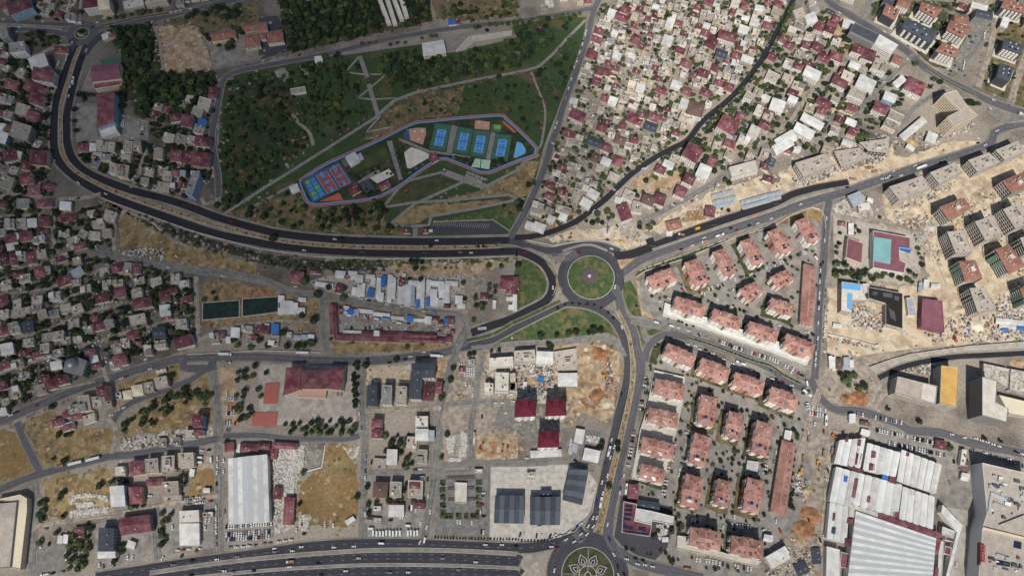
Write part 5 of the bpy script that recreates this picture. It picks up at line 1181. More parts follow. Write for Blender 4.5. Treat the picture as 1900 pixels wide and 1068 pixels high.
random.seed(11)
for k in range(46):
    u, v = random.uniform(1640, 1895), random.choice((random.uniform(330, 560), random.uniform(380, 660), random.uniform(900, 1060)))
    p = W(*px('D4', u, v), 20); 
    if not inside(p, P): continue
    b = MB(); b.box(p, (.97, -.25), (.25, .97), random.uniform(1.5, 6), random.uniform(1.2, 3.5), 20, 20 + random.uniform(.8, 2.4)); b.build('rooftop_unit', random.choice(('metal_unit', 'metal_unit', 'sheet_white', 'dark_unit')), t)
for s in ('D4 1660,450 1780,500 1775,520 1655,470', 'D4 1650,480 1665,480 1655,600 1635,595', 'D4 1680,520 1780,560 1775,575 1675,535', 'D4 1700,900 1800,930 1795,945 1695,915'):
    b = MB(); b.prism(poly_at(s, 21.3), 20, 21.3); b.build('air_duct', 'metal_unit', t)
for s in ('D4 1600,708 1980,800 1980,815 1595,722',):
    b = MB(); b.prism(poly_at(s, 22), 18, 22); b.build('bright_parapet', 'cream_wall', t)
b = MB(); b.prism(poly_at('D4 1720,690 1899,620 1980,640 1980,790 1790,745', 22), 20, 22); b.build('raised_roof', 'slab_roof', t)
for s in ('D4 1830,810 1882,822 1878,870 1826,858', 'D4 1705,950 1800,970 1795,1000 1700,985'):
    b = MB(); b.prism(poly_at(s, 21), 20, 21); b.build('solar_array', 'solar_cell', t)
def lettering(txt, p0, p1, size, m, parent, name, upv, z=None, depth=.25):
    """raised letters starting at p0 running towards p1, glyph tops towards upv"""
    cu = bpy.data.curves.new(name, 'FONT'); cu.body = txt; cu.size = size; cu.extrude = depth; cu.shear = .2 if name == 'sign_lettering' else 0; cu.resolution_u = 2
    o = bpy.data.objects.new('tmp', cu); me = bpy.data.meshes.new_from_object(o); bpy.data.objects.remove(o)
    me.materials.clear(); me.materials.append(MATS[m]); x = (Vector(p1) - Vector(p0)).normalized(); y = Vector(upv).normalized(); zz = x.cross(y).normalized(); y = zz.cross(x)
    me.transform(Matrix(((x.x, y.x, zz.x, p0[0]), (x.y, y.y, zz.y, p0[1]), (x.z, y.z, zz.z, p0[2]), (0, 0, 0, 1))))
    o = link(name, me, parent); o['kind'] = 'stuff'; return o
a, c = W(*px('D4', 1585, 828), 20.4), W(*px('D4', 1578, 980), 20.4)
lettering('piazza', (a.x, a.y, 21.4), (c.x, c.y, 21.4), 7.4, 'sign_red', t, 'sign_lettering', (1, 0, .15))
b = MB(); b.prism([(a.x - 1.0, a.y + 1), (a.x + .1, a.y + 1), (c.x + .1, c.y - 1), (c.x - 1.0, c.y - 1)], 16, 21); b.build('sign_board', 'brown_wall', t)
for s, m in (('D4 1545,895 1552,895 1550,955 1543,955', 'slate_roof'), ('D4 1540,980 1546,980 1545,1020 1539,1020', 'sign_red'), ('D4 1552,980 1560,980 1559,1020 1551,1020', 'sign_red')):
    P2 = poly_at(s, 12); b = MB(); b.prism(P2, 11.6, 12); b.build('wall_panel', m, t)
# ---------------------------------------------------------------- landmark buildings
def roofed(name, tl, q, H, kind, wall, label, cat, rise=None, panels=0, win=True, hip=None, panel_m=('white_roof', 'pale_roof'), along=False):
    Q = [W(*px(tl, *p), H) for p in q]; Q, l, d = axes(Q); t = thing(name, cen(Q), cat, '', label=label)
    w = MB(); w.prism(Q, 0, H); w.build('wall', wall, t)
    rm = KIND[kind][0]; hp = (KIND[kind][2] or 0) if hip is None else hip
    b, (R, r0, r1, z1) = hip_mesh(Q, H, rise if rise is not None else d * .09, 1 if hp > .5 else 0, .5); 
    if panels:
        for k in range(panels):
            a0, a1 = k / panels, (k + 1) / panels - .004
            for s0, s1 in ((0, 1), (3, 2)):
                m = MB()
                if along:
                    f = lambda e, t: (*mid(mid(R[s0], R[s1], e), mid(r0, r1, e), t), H + (z1 - H) * t); m.quad(f(0, a0), f(1, a0), f(1, a1), f(0, a1)); m.build('roof_panel', panel_m[k % len(panel_m)], t); continue
                m = MB(); m.quad((*mid(R[s0], R[s1], a0), H), (*mid(R[s0], R[s1], a1), H), (*mid(r0, r1, a1), z1), (*mid(r0, r1, a0), z1)); m.build('roof_panel', panel_m[k % len(panel_m)], t)
    else: b.build('roof', rm, t)
    k = MB(); bar(k, (*r0, z1), (*r1, z1), .35, .12); k.build('ridge', rm, t)
    if win: g = MB(); windows(g, Q, .4, H); g.build('window', 'glass', t)['kind'] = 'stuff'
    occ_poly(Q, 5, 1); return t, Q
roofed('sports_hall', 'A1', ((675, 485), (878, 460), (885, 575), (678, 600)), 12, 'l', 'cream_wall', 'big plum-roofed sports hall beside the boulevard', 'sports hall', 3)
slab('sports_hall_annex', 'A1 685,605 888,582 895,625 695,655', 7, 'maroon_roof', 'cream_wall', 'sports hall', 'maroon lean-to in front of the sports hall')
t, Q = roofed('school', 'A1', ((718, 690), (838, 680), (833, 892), (712, 938)), 16, 'm', 'blue_wall', 'long maroon-roofed school beside its grey yard', 'school', 3)
slab('school_porch', 'A1 720,935 835,895 860,965 745,1005', 9, 'white_roof', 'white_wall', 'porch', 'white stepped end of the long maroon school')
t, Q = roofed('school', 'C2', ((205, 642), (308, 632), (300, 800), (182, 840)), 14, 'm', 'cream_wall', 'left wing of the wide maroon school', 'school', 4)
roofed('school', 'C2', ((316, 660), (502, 660), (492, 792), (312, 792)), 14, 'm', 'cream_wall', 'central hall of the wide maroon school', 'school', 3)
roofed('school', 'C2', ((512, 640), (618, 646), (608, 800), (490, 790)), 14, 'm', 'cream_wall', 'right wing of the wide maroon school', 'school', 4)
slab('school_porch', 'C2 300,795 495,798 488,862 285,852', 6, 'pink_wall', 'cream_wall', 'porch', 'pinkish forecourt block in front of the wide maroon school')
roofed('assembly_hall', 'A2', ((1200, 320), (1355, 295), (1375, 388), (1210, 412)), 7, 'w', 'cream_wall', 'white-roofed hall beside the stone seating', 'hall', .8)
roofed('white_hall', 'P', ((424, 851), (495, 843), (499, 967), (425, 972)), 11, 'w', 'white_wall', 'great white panelled hall beside the stone yard', 'warehouse', 2.2, panels=4, win=False, along=True, panel_m=('white_roof', 'skylight'))
t, P = slab('grey_hall', 'D1 -60,540 125,525 75,1005 -60,1015', 10, 'slab_roof', 'grey_wall', 'warehouse', 'big grey flat hall at the lower left edge', win=False)
slab('hall_gallery', 'D1 -40,510 150,470 200,500 200,585 150,1020 80,1005 130,530', 8, 'cream_roof', 'cream_wall', 'warehouse', 'cream gallery wrapped around the big grey hall', win=False)
for q, lab in ((((135, 490), (355, 490), (350, 690), (135, 690)), 'right of the two square slate roofs'), (((-118, 470), (88, 532), (85, 680), (-130, 670)), 'left of the two square slate roofs'), (((422, 288), (560, 292), (512, 542), (375, 505)), 'tilted slate-roofed hall beside the south avenue')):
    if 'left' in lab: q = ((-120, 478), (88, 480), (85, 680), (-130, 675))
    roofed('court_hall', 'D3', q, 10, 'd', 'dark_wall', lab + ' on the pale forecourt' if 'square' in lab else lab, 'hall', 2.5, panels=6, panel_m=('dark_roof', 'slate_roof'))
# filling station
t, P = slab('filling_station', 'D3 820,520 915,540 898,662 1025,692 1010,777 805,745', 8, 'maroon_roof', 'white_wall', 'filling station', 'maroon flat-roofed station with rows of solar panels')
for s in ('830,545 885,550 885,566 828,560', '828,575 882,582 880,598 826,590', '826,606 880,612 878,630 824,622', '822,640 876,648 874,664 820,655', '818,690 890,715 888,730 815,715', '930,705 985,712 980,738 925,730', '830,735 1000,760 998,772 825,748'):
    b = MB(); b.prism(poly_at('D3 ' + s, 8.8), 8.3, 8.8); b.build('solar_array', 'solar_cell', t)
slab('station_shop', 'D3 910,570 1030,592 1190,632 1180,690 1030,660 1022,690 900,660', 9, 'white_roof', 'white_wall', 'shop', 'white flat-roofed shop behind the filling station', win=False)
# mosque
P = ccw(poly_at('C1 480,600 562,562 640,592 605,700 470,668', 12)); t = thing('mosque', cen(P), 'mosque', '', label='grey mosque with metal dome and teal side wall')
b = MB(); b.prism(P, 0, 12); b.build('wall', 'green_wall', t); b = MB(); b.prism(grow_poly(P, .3), 12, 12.8); b.build('roof', 'grey_roof', t)
g = MB(); windows(g, P, .5, 12, 4, 4, 1.6, 2.2); g.build('window', 'glass', t)['kind'] = 'stuff'
c = W(*px('C1', 528, 612), 13); b = MB(); b.tube(c.x, c.y, 12.8, 14.2, 7, 20); b.build('drum', 'grey_wall', t); b = MB()
for j in range(6):
    a0, a1 = j * math.pi / 12, (j + 1) * math.pi / 12
    for k in range(24):
        q0, q1 = k * math.pi / 12, (k + 1) * math.pi / 12
        b.quad(*[(c.x + 6.6 * math.cos(a) * math.cos(q), c.y + 6.6 * math.cos(a) * math.sin(q), 14.2 + 5.6 * math.sin(a)) for a, q in ((a0, q0), (a0, q1), (a1, q1), (a1, q0))])
b.build('dome', 'steel', t, True); occ_poly(P, 5, 2)
c = W(*px('C1', 472, 598), 0); t = thing('minaret', c, 'minaret', '', label='slender white minaret beside the mosque')
for z0, z1, r, r2, nm in ((0, 8, 1.7, 1.5, 'base'), (8, 26, 1.25, 1.15, 'shaft'), (26, 27.2, 1.9, 2.1, 'balcony'), (27.2, 33, 1.0, .95, 'upper_shaft')):
    b = MB(); b.tube(c.x, c.y, z0, z1, r, 12, r2); b.build(nm, 'white_wall', t)
b = MB(); b.tube(c.x, c.y, 33, 39, 1.2, 12, .05); b.build('spire', 'steel', t)
# stepped stone seating in the park
t = thing('stone_seating', W(*px('A2', 1600, 310)), 'seating', '', label='stepped stone seating rows beside the white hall')
for k in range(7):
    s = f'A2 {1452 + k * 9},{382 - 2 * k} {1545 + k * 5},{282 + 3 * k} {1858},{238 + 3.4 * k} {1860},{241 + 3.4 * k} {1552 + k * 5},{287 + 3 * k} {1462 + k * 9},{384 - 2 * k}'
    b = MB(); b.prism(poly_at(s, 0), 0, 3.6 - .45 * k); b.build('seating_tier', 'path_stone' if k % 2 else 'pale_roof', t)
# long maroon bazaar sheds
for s, lab in (('515,180 566,175 576,390 526,395', 'upright arm of the long maroon sheds'), ('550,396 1370,428 1366,462 560,436', 'front row of the long maroon sheds'), ('756,375 1303,392 1305,421 756,407', 'back row of the long maroon sheds'), ('1372,410 1418,412 1416,452 1370,450', 'end hut of the long maroon sheds')):
    P = [tuple(map(float, x.split(','))) for x in s.split()]; Q = [W(*px('C2', *p), 5) for p in P]; Q, l, d = axes(Q); t = thing('market_shed', cen(Q), 'shed', '', label=lab)
    w = MB(); w.prism(Q, 0, 5); w.build('wall', 'beige_wall', t); n = max(1, int(l / 22)); b, (R, r0, r1, z1) = hip_mesh(Q, 5, 1.0, 0, .4)
    for k in range(n):
        a0, a1 = k / n, (k + 1) / n - .003
        for s0, s1 in ((0, 1), (3, 2)):
            m = MB(); m.quad((*mid(R[s0], R[s1], a0), 5 + .1 * (k % 2)), (*mid(R[s0], R[s1], a1), 5 + .1 * (k % 2)), (*mid(r0, r1, a1), z1 + .1 * (k % 2)), (*mid(r0, r1, a0), z1 + .1 * (k % 2))); m.build('roof_panel', 'maroon_roof', t)
    occ_poly(Q, 5, 1)
# ruined long sheds at the top, crimson towers, other slabs
for k, (x0, x1, y1) in enumerate(((868, 940, 180), (925, 985, 182), (975, 1035, 150), (1030, 1070, 130))):
    slab('ruined_shed', f'A2 {x0},-10 {x0 + 32},-10 {x1 + 32},{y1 - 5} {x1},{y1}', 4, 'pale_roof', 'pale_roof', 'shed', ['first', 'second', 'third', 'fourth'][k] + ' long pale ruined shed inside the wood, counted from the left', win=False)
for tl, q, lab in (('C3', ((28, 885), (165, 878), (172, 992), (22, 1000)), 'crimson-roofed tower left of its twin'), ('C3', ((255, 880), (390, 880), (396, 985), (248, 992)), 'crimson-roofed tower beside the excavation'), ('D3', ((198, 15), (340, 12), (342, 118), (192, 122)), 'crimson-roofed tower above the white canopy')):
    Q = [W(*px(tl, *p), 24) for p in q]; Q, l, d = axes(Q); t = thing('crimson_tower', cen(Q), 'apartment building', '', label=lab); w = MB(); w.prism(Q, 0, 24); w.build('wall', 'white_wall', t)
    b, (R, r0, r1, z1) = hip_mesh(Q, 24, 3.4, 1, .7); mat('crimson_roof', h('632230'), var=.14); b.build('roof', 'crimson_roof', t)
    g = MB(); windows(g, Q, .5, 24); g.build('window', 'glass', t)['kind'] = 'stuff'; c = cen(Q); b = MB(); b.box((c[0], c[1] + d * .3), (1, 0), (0, 1), l * .3, d * .5, 24, 28); b.build('lift_house', 'crimson_roof', t); occ_poly(Q, 5, 1)
    ex = Vector((Q[1][0] - Q[0][0], Q[1][1] - Q[0][1])).normalized(); ey = Vector((-ex.y, ex.x)); s = -1 if ey.y > 0 else 1
    for u in (-.65, 0, .65):
        k = MB(); cc = (c[0] + ex.x * u * l / 2 + ey.x * s * (d / 2 + .7), c[1] + ex.y * u * l / 2 + ey.y * s * (d / 2 + .7))
        for f in range(1, 8): k.box(cc, ex, ey, 3.6, 1.5, f * 3, f * 3 + 1.1)
        k.build('balcony_stack', 'sheet_white', t)
# ================================================================== HOUSES traced one by one: kind, centre, size, turn, height, wall
random.seed(21)
for s in ('C1 1480,150 1775,135 1770,285 1480,305', 'C1 1770,130 C2 150,112 150,245 C1 1770,285'): occ_poly([(p.x, p.y) for p in wpts(s)], 4)
houses('A1', '''
m 140,45 170x80 -20 14 b; m 25,20 60x90 -20 12; m 660,25 105x60 -8 15 w; c 760,25 80x85 -8 15 c; m 430,100 60x50 20; f 520,125 70x55 5; g 25,240 60x75 -15 14 g; g 125,350 110x70 -10 12 w; w 280,455 125x90 -20 12 g
m 312,548 150x90 10 13 w; m 450,365 100x45 5 4; m 85,620 100x70 20 6; m 228,632 100x80 25 6; m 310,662 70x50 20 5; m 268,725 110x80 20 8; f 165,805 100x80 15 6; m 238,850 90x70 20 6; f 150,960 140x110 18 14 g; w 20,1010 60x80 20 10 b
t 1640,262 180x60 -8 6; t 1850,300 110x90 -8 7; t 1855,200 150x50 -8 6; m 1290,860 90x60 -10 6; m 1370,885 80x85 10 10 b; m 1560,680 60x75 10 6; m 1485,1035 110x60 10 8; f 1240,1010 80x60 15; f 1330,1020 80x60 15; f 1410,1030 70x60 15; f 1500,760 90x80 15 5; f 1450,820 80x70 20 5; w 780,265 60x40 -20 5; m 820,255 60x30 -20 5
p 980,30 150x60 -10 6; p 1150,15 160x40 -10 6; b 1480,900 50x60 15 6; f 1460,950 70x60 15 5''')
houses('A2', 't 120,270 115x85 -8 7; t 25,195 70x55 -8 7; t 20,270 60x40 -8 5; w 440,440 55x50 -5 4; b 1420,160 55x40 -5 4; m 1455,155 30x40 -5 4; f 290,665 110x40 -10 4')
houses('A3', '''
m 835,70 70x55 25 6; m 805,130 100x50 20 6; m 940,70 50x40 20; m 1050,110 35x40 20; m 640,230 70x45 20; m 620,290 75x45 20; m 585,400 80x60 20 7; m 910,290 70x70 30 6; m 945,340 45x40 30; m 1015,255 40x30 20; m 1235,370 65x45 20; m 1280,470 75x55 25 6; m 1425,245 65x50 25; m 1465,315 75x80 30 6; M 1580,265 130x65 18 9 w; m 1650,410 70x50 20
m 705,470 35x60 10; m 645,520 60x60 15; m 695,530 60x50 15; m 620,600 60x60 20; m 915,525 55x30 20; m 1330,550 40x40 20; m 1410,540 80x60 20; m 1490,500 50x50 25; m 1575,445 40x35 20; m 1520,610 60x40 20; m 1590,640 70x60 20; m 1095,660 75x45 25; m 1065,700 40x30 25; m 1285,670 65x50 25; m 1425,680 70x50 25; m 680,720 50x50 20; M 480,845 110x70 25 8 w
m 660,935 70x60 20 6; m 885,865 80x70 25; m 925,895 50x45 25; m 1040,860 80x60 25; m 1105,865 35x40 25; m 1205,975 60x40 20; m 420,985 80x50 20; n 795,1030 80x60 20; n 1350,800 115x100 15 9 w; d 1020,930 90x60 20 7; d 1540,395 80x55 20 7; M 1590,915 140x110 30 11 w; m 1850,915 70x60 30 7; d 600,1040 100x60 20 6; m 205,200 40x30 10 3; m 1440,15 60x50 20; m 1620,90 40x50 20; m 1335,105 40x30 20; m 1710,40 50x60 20
w 1140,300 70x75 20 6; w 770,410 60x50 20 5; w 740,740 60x55 20 5; w 945,640 60x50 15 5; w 1160,170 55x70 20 5; w 755,240 45x35 20; w 1205,620 70x50 20; w 1700,220 70x60 20; p 890,775 70x50 25 6; p 1725,440 90x60 20 7; p 1640,20 60x50 15 8; w 1780,165 60x50 15 8; w 735,95 60x50 20; w 1270,760 70x60 20 6; w 1815,60 60x40 10 6; w 1440,560 30x30 20; p 1290,870 120x60 25 6; p 1780,960 80x70 25 8; p 1700,1030 80x60 25 7''')
houses('A4', '''
m 135,290 60x50 30; m 175,335 70x50 30; f 250,100 80x70 -20 9 e; w 335,135 80x70 -20 9 w; g 355,45 70x85 -20 8; m 520,140 50x50 25 6; w 610,180 80x60 15 5; m 400,195 60x60 20 7; m 385,345 80x60 30 8; m 300,330 60x50 20; m 430,425 90x60 25 8; m 522,412 90x60 25 8; m 685,362 90x60 20 9 w; m 760,402 90x80 20 9 w; f 845,482 110x80 25 9 w; t 970,440 70x60 25 6; m 575,518 45x30 25 9; p 605,560 85x60 25 10 c; m 550,598 110x70 25 8 w
w 345,538 120x70 25 9 w; w 740,612 130x90 25 8 w; f 672,690 120x75 25 10 w; w 985,600 90x50 -40 8 w; m 1100,632 140x100 25 10 w; w 915,712 90x60 20 9 b; m 850,792 110x70 25 10 w; m 430,752 110x60 25 8 w; w 90,772 100x80 20 9 w; w 345,892 170x60 28 7; w 285,962 150x70 28 7; w 150,1025 150x80 -30 7; f 955,858 110x70 25 8; f 925,905 100x75 25 8; w 1085,945 215x52 -40 6; m 50,420 60x50 30; f 50,565 90x70 25; f 165,580 80x60 25; f 240,640 90x60 25; m 20,20 40x40 20; m 95,30 60x50 20; f 80,90 70x50 20; m 20,190 70x50 20
m 1770,20 1x1 0 3; d 480,90 60x30 30 4; w 1760,165 50x70 20 9; p 1560,70 120x60 15 6; m 1450,45 60x40 30 5; w 1220,1010 70x70 20 5; f 20,850 70x60 20 7; m 15,930 40x50 20 6'''.replace('m 1770,20 1x1 0 3; ', ''))
houses('B3', '''
M 1325,92 120x110 30 14 w; w 1408,228 90x90 25 11 w; m 1300,285 80x70 25 9 w; m 1238,378 80x70 25 8 w; n 1000,440 90x70 20 8 w; m 1085,432 80x80 20 8 w; M 825,530 82x110 -20 9 w; f 855,405 80x70 25 6; w 595,395 80x60 30 7; w 545,460 80x60 30 7; f 185,500 80x80 15 7; w 130,625 60x50 20 5; w 200,637 85x60 20 5; M 1455,525 70x70 10 6; t 1190,622 110x70 -15 5; m 370,200 60x40 20 5; m 275,330 70x50 30 5; m 365,380 60x45 10 5; m 690,55 70x50 25 6
n 612,130 60x60 25 6; m 777,155 70x70 25 6; w 690,158 70x55 25 6; f 745,272 80x60 25 7; p 1700,212 200x80 -15 9 w; m 1858,188 50x40 20 6; f 1600,105 70x60 25 6; f 1855,95 60x60 20 7; s 1545,395 160x28 -14 3; s 1560,440 170x28 -14 3; s 1555,475 150x26 -14 3; s 1790,430 230x26 -16 3; s 1800,465 230x24 -16 3; f 920,490 80x80 10 5; w 780,440 50x40 20 4; d 1890,160 50x60 20 6; w 1155,680 40x40 0 3; f 1745,130 60x60 20 5''')
houses('B4', 's 70,395 100x26 -14 3; s 60,430 110x24 -14 3; w 130,40 150x70 -30 7; m 170,80 50x30 20 4; w 235,62 50x40 10 4; d 40,160 60x55 20 6; m 12,195 40x50 20 5; w 770,440 40x30 20 3; p 725,490 90x60 -10 4; w 630,650 35x80 0 4; m 562,612 45x30 5 3; w 1065,55 60x30 35 4')
houses('C1', '''
m 465,15 90x40 -20; m 745,130 90x60 -12 6; m 880,85 80x70 -10 6; m 1040,165 140x70 -10 7 w; m 1205,115 70x80 -8 6; m 1268,75 60x38 -8 5; w 1210,218 75x80 -5 6; m 1230,272 55x30 -10 4; d 205,340 80x80 -10 6; f 565,212 90x65 -22 6; f 310,245 70x60 -15 6; w 50,502 90x80 -10 6; m 275,542 70x40 -15 5; w 412,622 80x60 -10 6; m 368,762 75x70 -15 6; m 448,728 90x70 -15 6; m 660,527 75x50 -10 6; m 880,585 90x80 -15 6; d 1168,380 90x80 -5 8; m 1345,447 130x80 -15 8 w
m 845,455 60x30 -10; m 1015,462 40x30 0; m 755,812 85x75 -8 9; f 618,902 85x115 -10 9 c; f 540,942 80x60 -10 6; m 565,1000 75x40 -12 5; m 480,985 40x40 -12 5; f 712,892 80x80 -8 7; f 782,892 70x80 -8 7; p 872,845 40x50 -10 5; c 935,838 60x60 -10 5; c 1008,805 75x75 -10 6; f 1090,782 70x70 -10 6; f 1182,745 95x75 -12 8; p 1180,665 80x25 -15 3; m 420,1040 80x50 -12 6; m 1448,1030 70x85 2 13 b; f 1575,425 60x70 -5 6; m 1620,402 50x50 -5 5; w 1727,382 60x70 5 6; f 1812,355 80x40 5 5; m 1890,362 40x45 0 5
m 20,150 60x80 -10; f 105,350 80x80 -10 6; f 130,610 80x60 -15 5; m 40,620 60x50 -15; f 110,820 80x80 -12 6; m 15,770 50x60 -12; f 295,800 80x70 -15 6; m 335,720 60x50 -15 5; f 860,500 70x70 -12 6; f 920,460 60x70 -8 5; p 1085,510 60x80 -10 5; f 1180,470 80x60 -10 6; f 1010,285 120x70 -12 6; f 1330,320 80x70 -5 6; w 20,960 50x50 -15 6; f 40,890 60x50 -15 5; m 705,625 70x40 -15 5; w 690,580 60x50 -15 4; f 840,620 60x60 -15 5; w 1675,435 30x40 0 4''')
houses('B1', '''
m 70,110 100x85 -10 7; m 280,125 125x110 5 9 c; m 185,185 65x60 10 6; p 130,110 60x60 15 6; m 190,282 90x80 -5 8; m 247,365 90x70 -5 7; f 45,310 100x90 20 9; g 170,465 90x70 0 6; m 22,470 60x50 10 5; m 320,462 110x50 -3 6; w 235,607 65x60 -5 6; m 320,595 80x70 -5 6; f 158,610 70x70 -5 6; f 75,615 60x70 -5 6; m 75,722 80x60 -8 6; m 187,705 90x65 -8 6; w 120,722 28x80 5 5; w 75,782 50x50 -15 4; m 228,862 65x85 -5 6; m 95,872 50x85 -3 6; f 160,850 60x60 -5 6; m 290,972 70x75 -10 6; f 345,955 50x60 -10 5
m 475,1025 115x55 -28 6; s 560,970 100x55 -30 5; m 860,938 85x60 -12 6; f 935,940 60x80 5 6; m 1000,940 48x75 0 6; m 112,985 110x40 -3 5; f 808,558 90x80 15 6; f 785,680 70x60 0 5; f 695,700 80x55 5 5; w 480,482 80x60 5 5; f 720,612 90x50 -10 5; f 610,690 60x60 30 5; f 545,745 90x70 -20 5; m 585,775 90x45 -15 5; m 610,50 90x50 5 6; w 680,52 50x55 5 6; f 750,47 75x70 5 7; f 815,50 55x70 5 7; f 940,50 60x80 5 7; f 1008,48 60x65 5 6; w 915,85 50x25 5 4; f 832,208 55x75 10 7; f 905,228 75x90 8 7; n 900,195 40x30 5 7
f 1165,105 70x80 5 6; m 1180,75 45x35 5 6; m 1292,112 80x80 5 7; m 1378,122 70x90 5 7; m 1475,140 125x100 8 8; m 1485,20 95x50 5 8; f 1095,232 70x60 10 6; f 1062,302 60x50 10 6; f 1228,262 70x70 10 6; m 1290,240 60x42 10 7; s 1340,243 40x40 10 7; g 1412,320 55x165 20 14 b; w 1432,240 60x25 5 10; w 1265,330 32x32 0 5; m 1352,330 50x40 10 5; f 1200,340 90x60 10 5; f 1130,345 40x30 10 3; m 440,870 60x40 -20 5; f 475,860 60x60 -20 5; m 30,870 50x80 -5 6; f 300,835 80x60 -10 5''')
houses('B2', 'm 280,1000 92x75 5 7; m 410,965 80x20 3 4; w 600,985 70x50 5 4; w 690,990 60x55 5 4; m 650,1000 50x25 5 4; w 740,1012 50x45 5 4; w 820,1000 60x25 3 4; w 840,1040 30x60 5 4; w 880,1040 25x60 5 4; b 918,1030 30x70 3 4; m 1055,1035 40x60 3 4; w 975,1035 45x60 5 4; w 1130,1050 60x40 3 4; w 1300,1050 120x30 3 4; w 1420,1050 80x30 3 4; m 1840,1035 130x60 -2 6; w 690,140 80x75 -30 5; w 262,355 60x50 -25 4; m 700,355 75x75 -30 4; m 1285,130 55x55 -30 4; m 925,330 80x40 -28 4; s 740,125 45x45 -30 4; m 1085,660 50x40 0 4; m 1225,660 40x35 0 4; w 1262,662 25x12 0 3')
houses('C2', '''
d 832,845 68x145 2 14 g; g 940,840 70x140 2 13 w; f 1045,840 80x130 3 12 w; d 1152,770 76x195 2 16 w; d 1205,660 155x105 -2 16 w; m 1245,825 70x110 6 8; m 1320,785 48x85 3 7; m 866,1045 70x60 2 9 w; p 1195,1035 95x80 0 8 w; p 1780,600 175x70 -4 10 w; p 1785,745 100x140 2 11 w; p 1690,790 65x70 0 9 w; w 30,-10 1x1 0 3; m 40,360 70x60 5 5; b 118,355 50x70 3 5; w 60,350 30x60 3 4; p 225,400 40x40 3 4; s 280,420 50x35 3 4; s 335,415 48x30 3 4; w 385,410 40x25 3 4; m 590,60 50x60 8 5; w 480,30 130x25 8 4
w 700,80 28x60 10 4; w 735,75 25x85 8 4; w 765,70 25x95 6 4; b 822,90 40x60 10 4; w 880,75 28x120 4 4; b 908,20 24x60 3 4; w 895,120 40x60 4 4; w 962,60 28x200 3 4; w 990,60 24x140 3 4; w 1035,105 24x130 2 4; w 1062,60 24x220 2 4; m 1042,20 22x50 2 4; w 1095,110 40x160 2 4; s 1130,90 28x180 2 4; w 1175,70 26x130 2 4; b 1172,170 26x60 2 4; w 1202,90 26x220 2 4; w 1248,50 28x110 2 4; b 1243,160 26x60 2 4; w 1285,95 45x60 2 4; w 1290,155 55x55 2 4; w 1340,50 45x50 2 4; w 1345,100 40x50 2 4; w 1380,110 36x50 2 4; w 1375,150 50x40 2 4
w 1345,165 40x40 2 4; w 1385,45 30x70 2 4; w 1470,140 48x55 3 4; w 1488,185 50x28 3 3; m 1382,185 45x35 2 4; w 165,135 40x45 3 4; w 175,180 30x50 3 4; w 215,165 70x30 4 4; w 200,215 50x60 3 4; w 245,215 50x55 3 4; w 270,185 30x40 3 4; w 305,220 65x40 3 4; w 320,140 50x25 3 3; w 160,225 35x45 3 4; b 660,225 80x40 8 4; s 715,235 40x40 8 4; w 640,215 40x50 8 4; b 932,268 40x20 5 3; b 1110,280 45x40 5 4; w 1243,290 45x50 3 5; m 1295,282 50x25 3 4; m 1340,310 45x22 3 4; b 1375,298 30x40 3 4; m 1412,298 38x45 3 5; m 1422,380 28x28 0 4; m 600,220 40x50 8 4; w 865,388 35x35 3 6
w 780,225 110x24 6 3; w 900,250 120x22 6 3; w 1020,275 90x20 5 3; w 1170,290 90x18 3 3; p 690,378 140x18 2 3; m 1840,40 140x45 0 5; m 1655,118 55x40 0 4; m 1850,80 60x30 0 4; w 1730,175 20x55 3 4; w 1880,130 22x70 3 4; w 1855,195 40x30 3 4; w 1850,135 60x25 0 3; s 1640,350 60x16 -5 3; m 1490,650 40x35 0 4; f 1560,600 50x45 0 4; f 1870,780 50x60 0 8'''.replace('w 30,-10 1x1 0 3; ', ''))
houses('C3', 'w 240,565 118x85 2 9 w; w 408,728 138x95 0 9 g; w 20,190 30x60 0 4; m 15,50 40x100 0 6; w 22,120 25x60 0 4; w 95,770 22x50 3 4; b 210,725 40x40 20 3; f 5,745 40x120 0 8')
frame('C3', ((20, 520), (165, 510), (175, 595), (15, 605)), 10, 'slab_roof', 'small grey frame block beside the tree-lined lane')
frame('C3', ((310, 525), (470, 500), (478, 655), (330, 665)), 4, 'slab_roof', 'pale basement frame at the edge of the excavation')
houses('D1', '''
m 1000,275 100x100 -8 9 w; f 1115,260 92x105 -5 9 c; f 1365,217 112x105 -3 9 c; w 862,482 100x145 -5 13 b; m 995,475 92x120 -3 8; m 1135,380 122x45 -4 4; f 1252,425 115x100 -3 7; M 993,692 222x120 -8 9 g; d 778,800 108x165 2 10 g; w 782,912 125x42 -2 8 w; p 1388,632 150x90 -3 7; w 1390,762 140x155 -1 6; w 962,838 55x50 20 4; p 880,300 80x70 -5 5; f 1190,88 60x60 0 4; f 1392,30 80x65 0 7; m 1455,15 60x40 0 9; m 578,730 75x40 -5 4; w 440,800 30x55 8 4; w 480,795 30x60 8 4; m 1682,122 62x65 -3 5; w 1755,130 22x60 20 4; m 1830,130 130x60 2 5
w 1408,310 30x50 10 4; f 1265,500 140x40 -4 4; p 1505,620 35x35 0 4; p 1545,615 35x35 0 4; m 590,770 40x30 -5 4; g 1295,80 50x60 0 5; w 1515,440 45x30 0 4''')
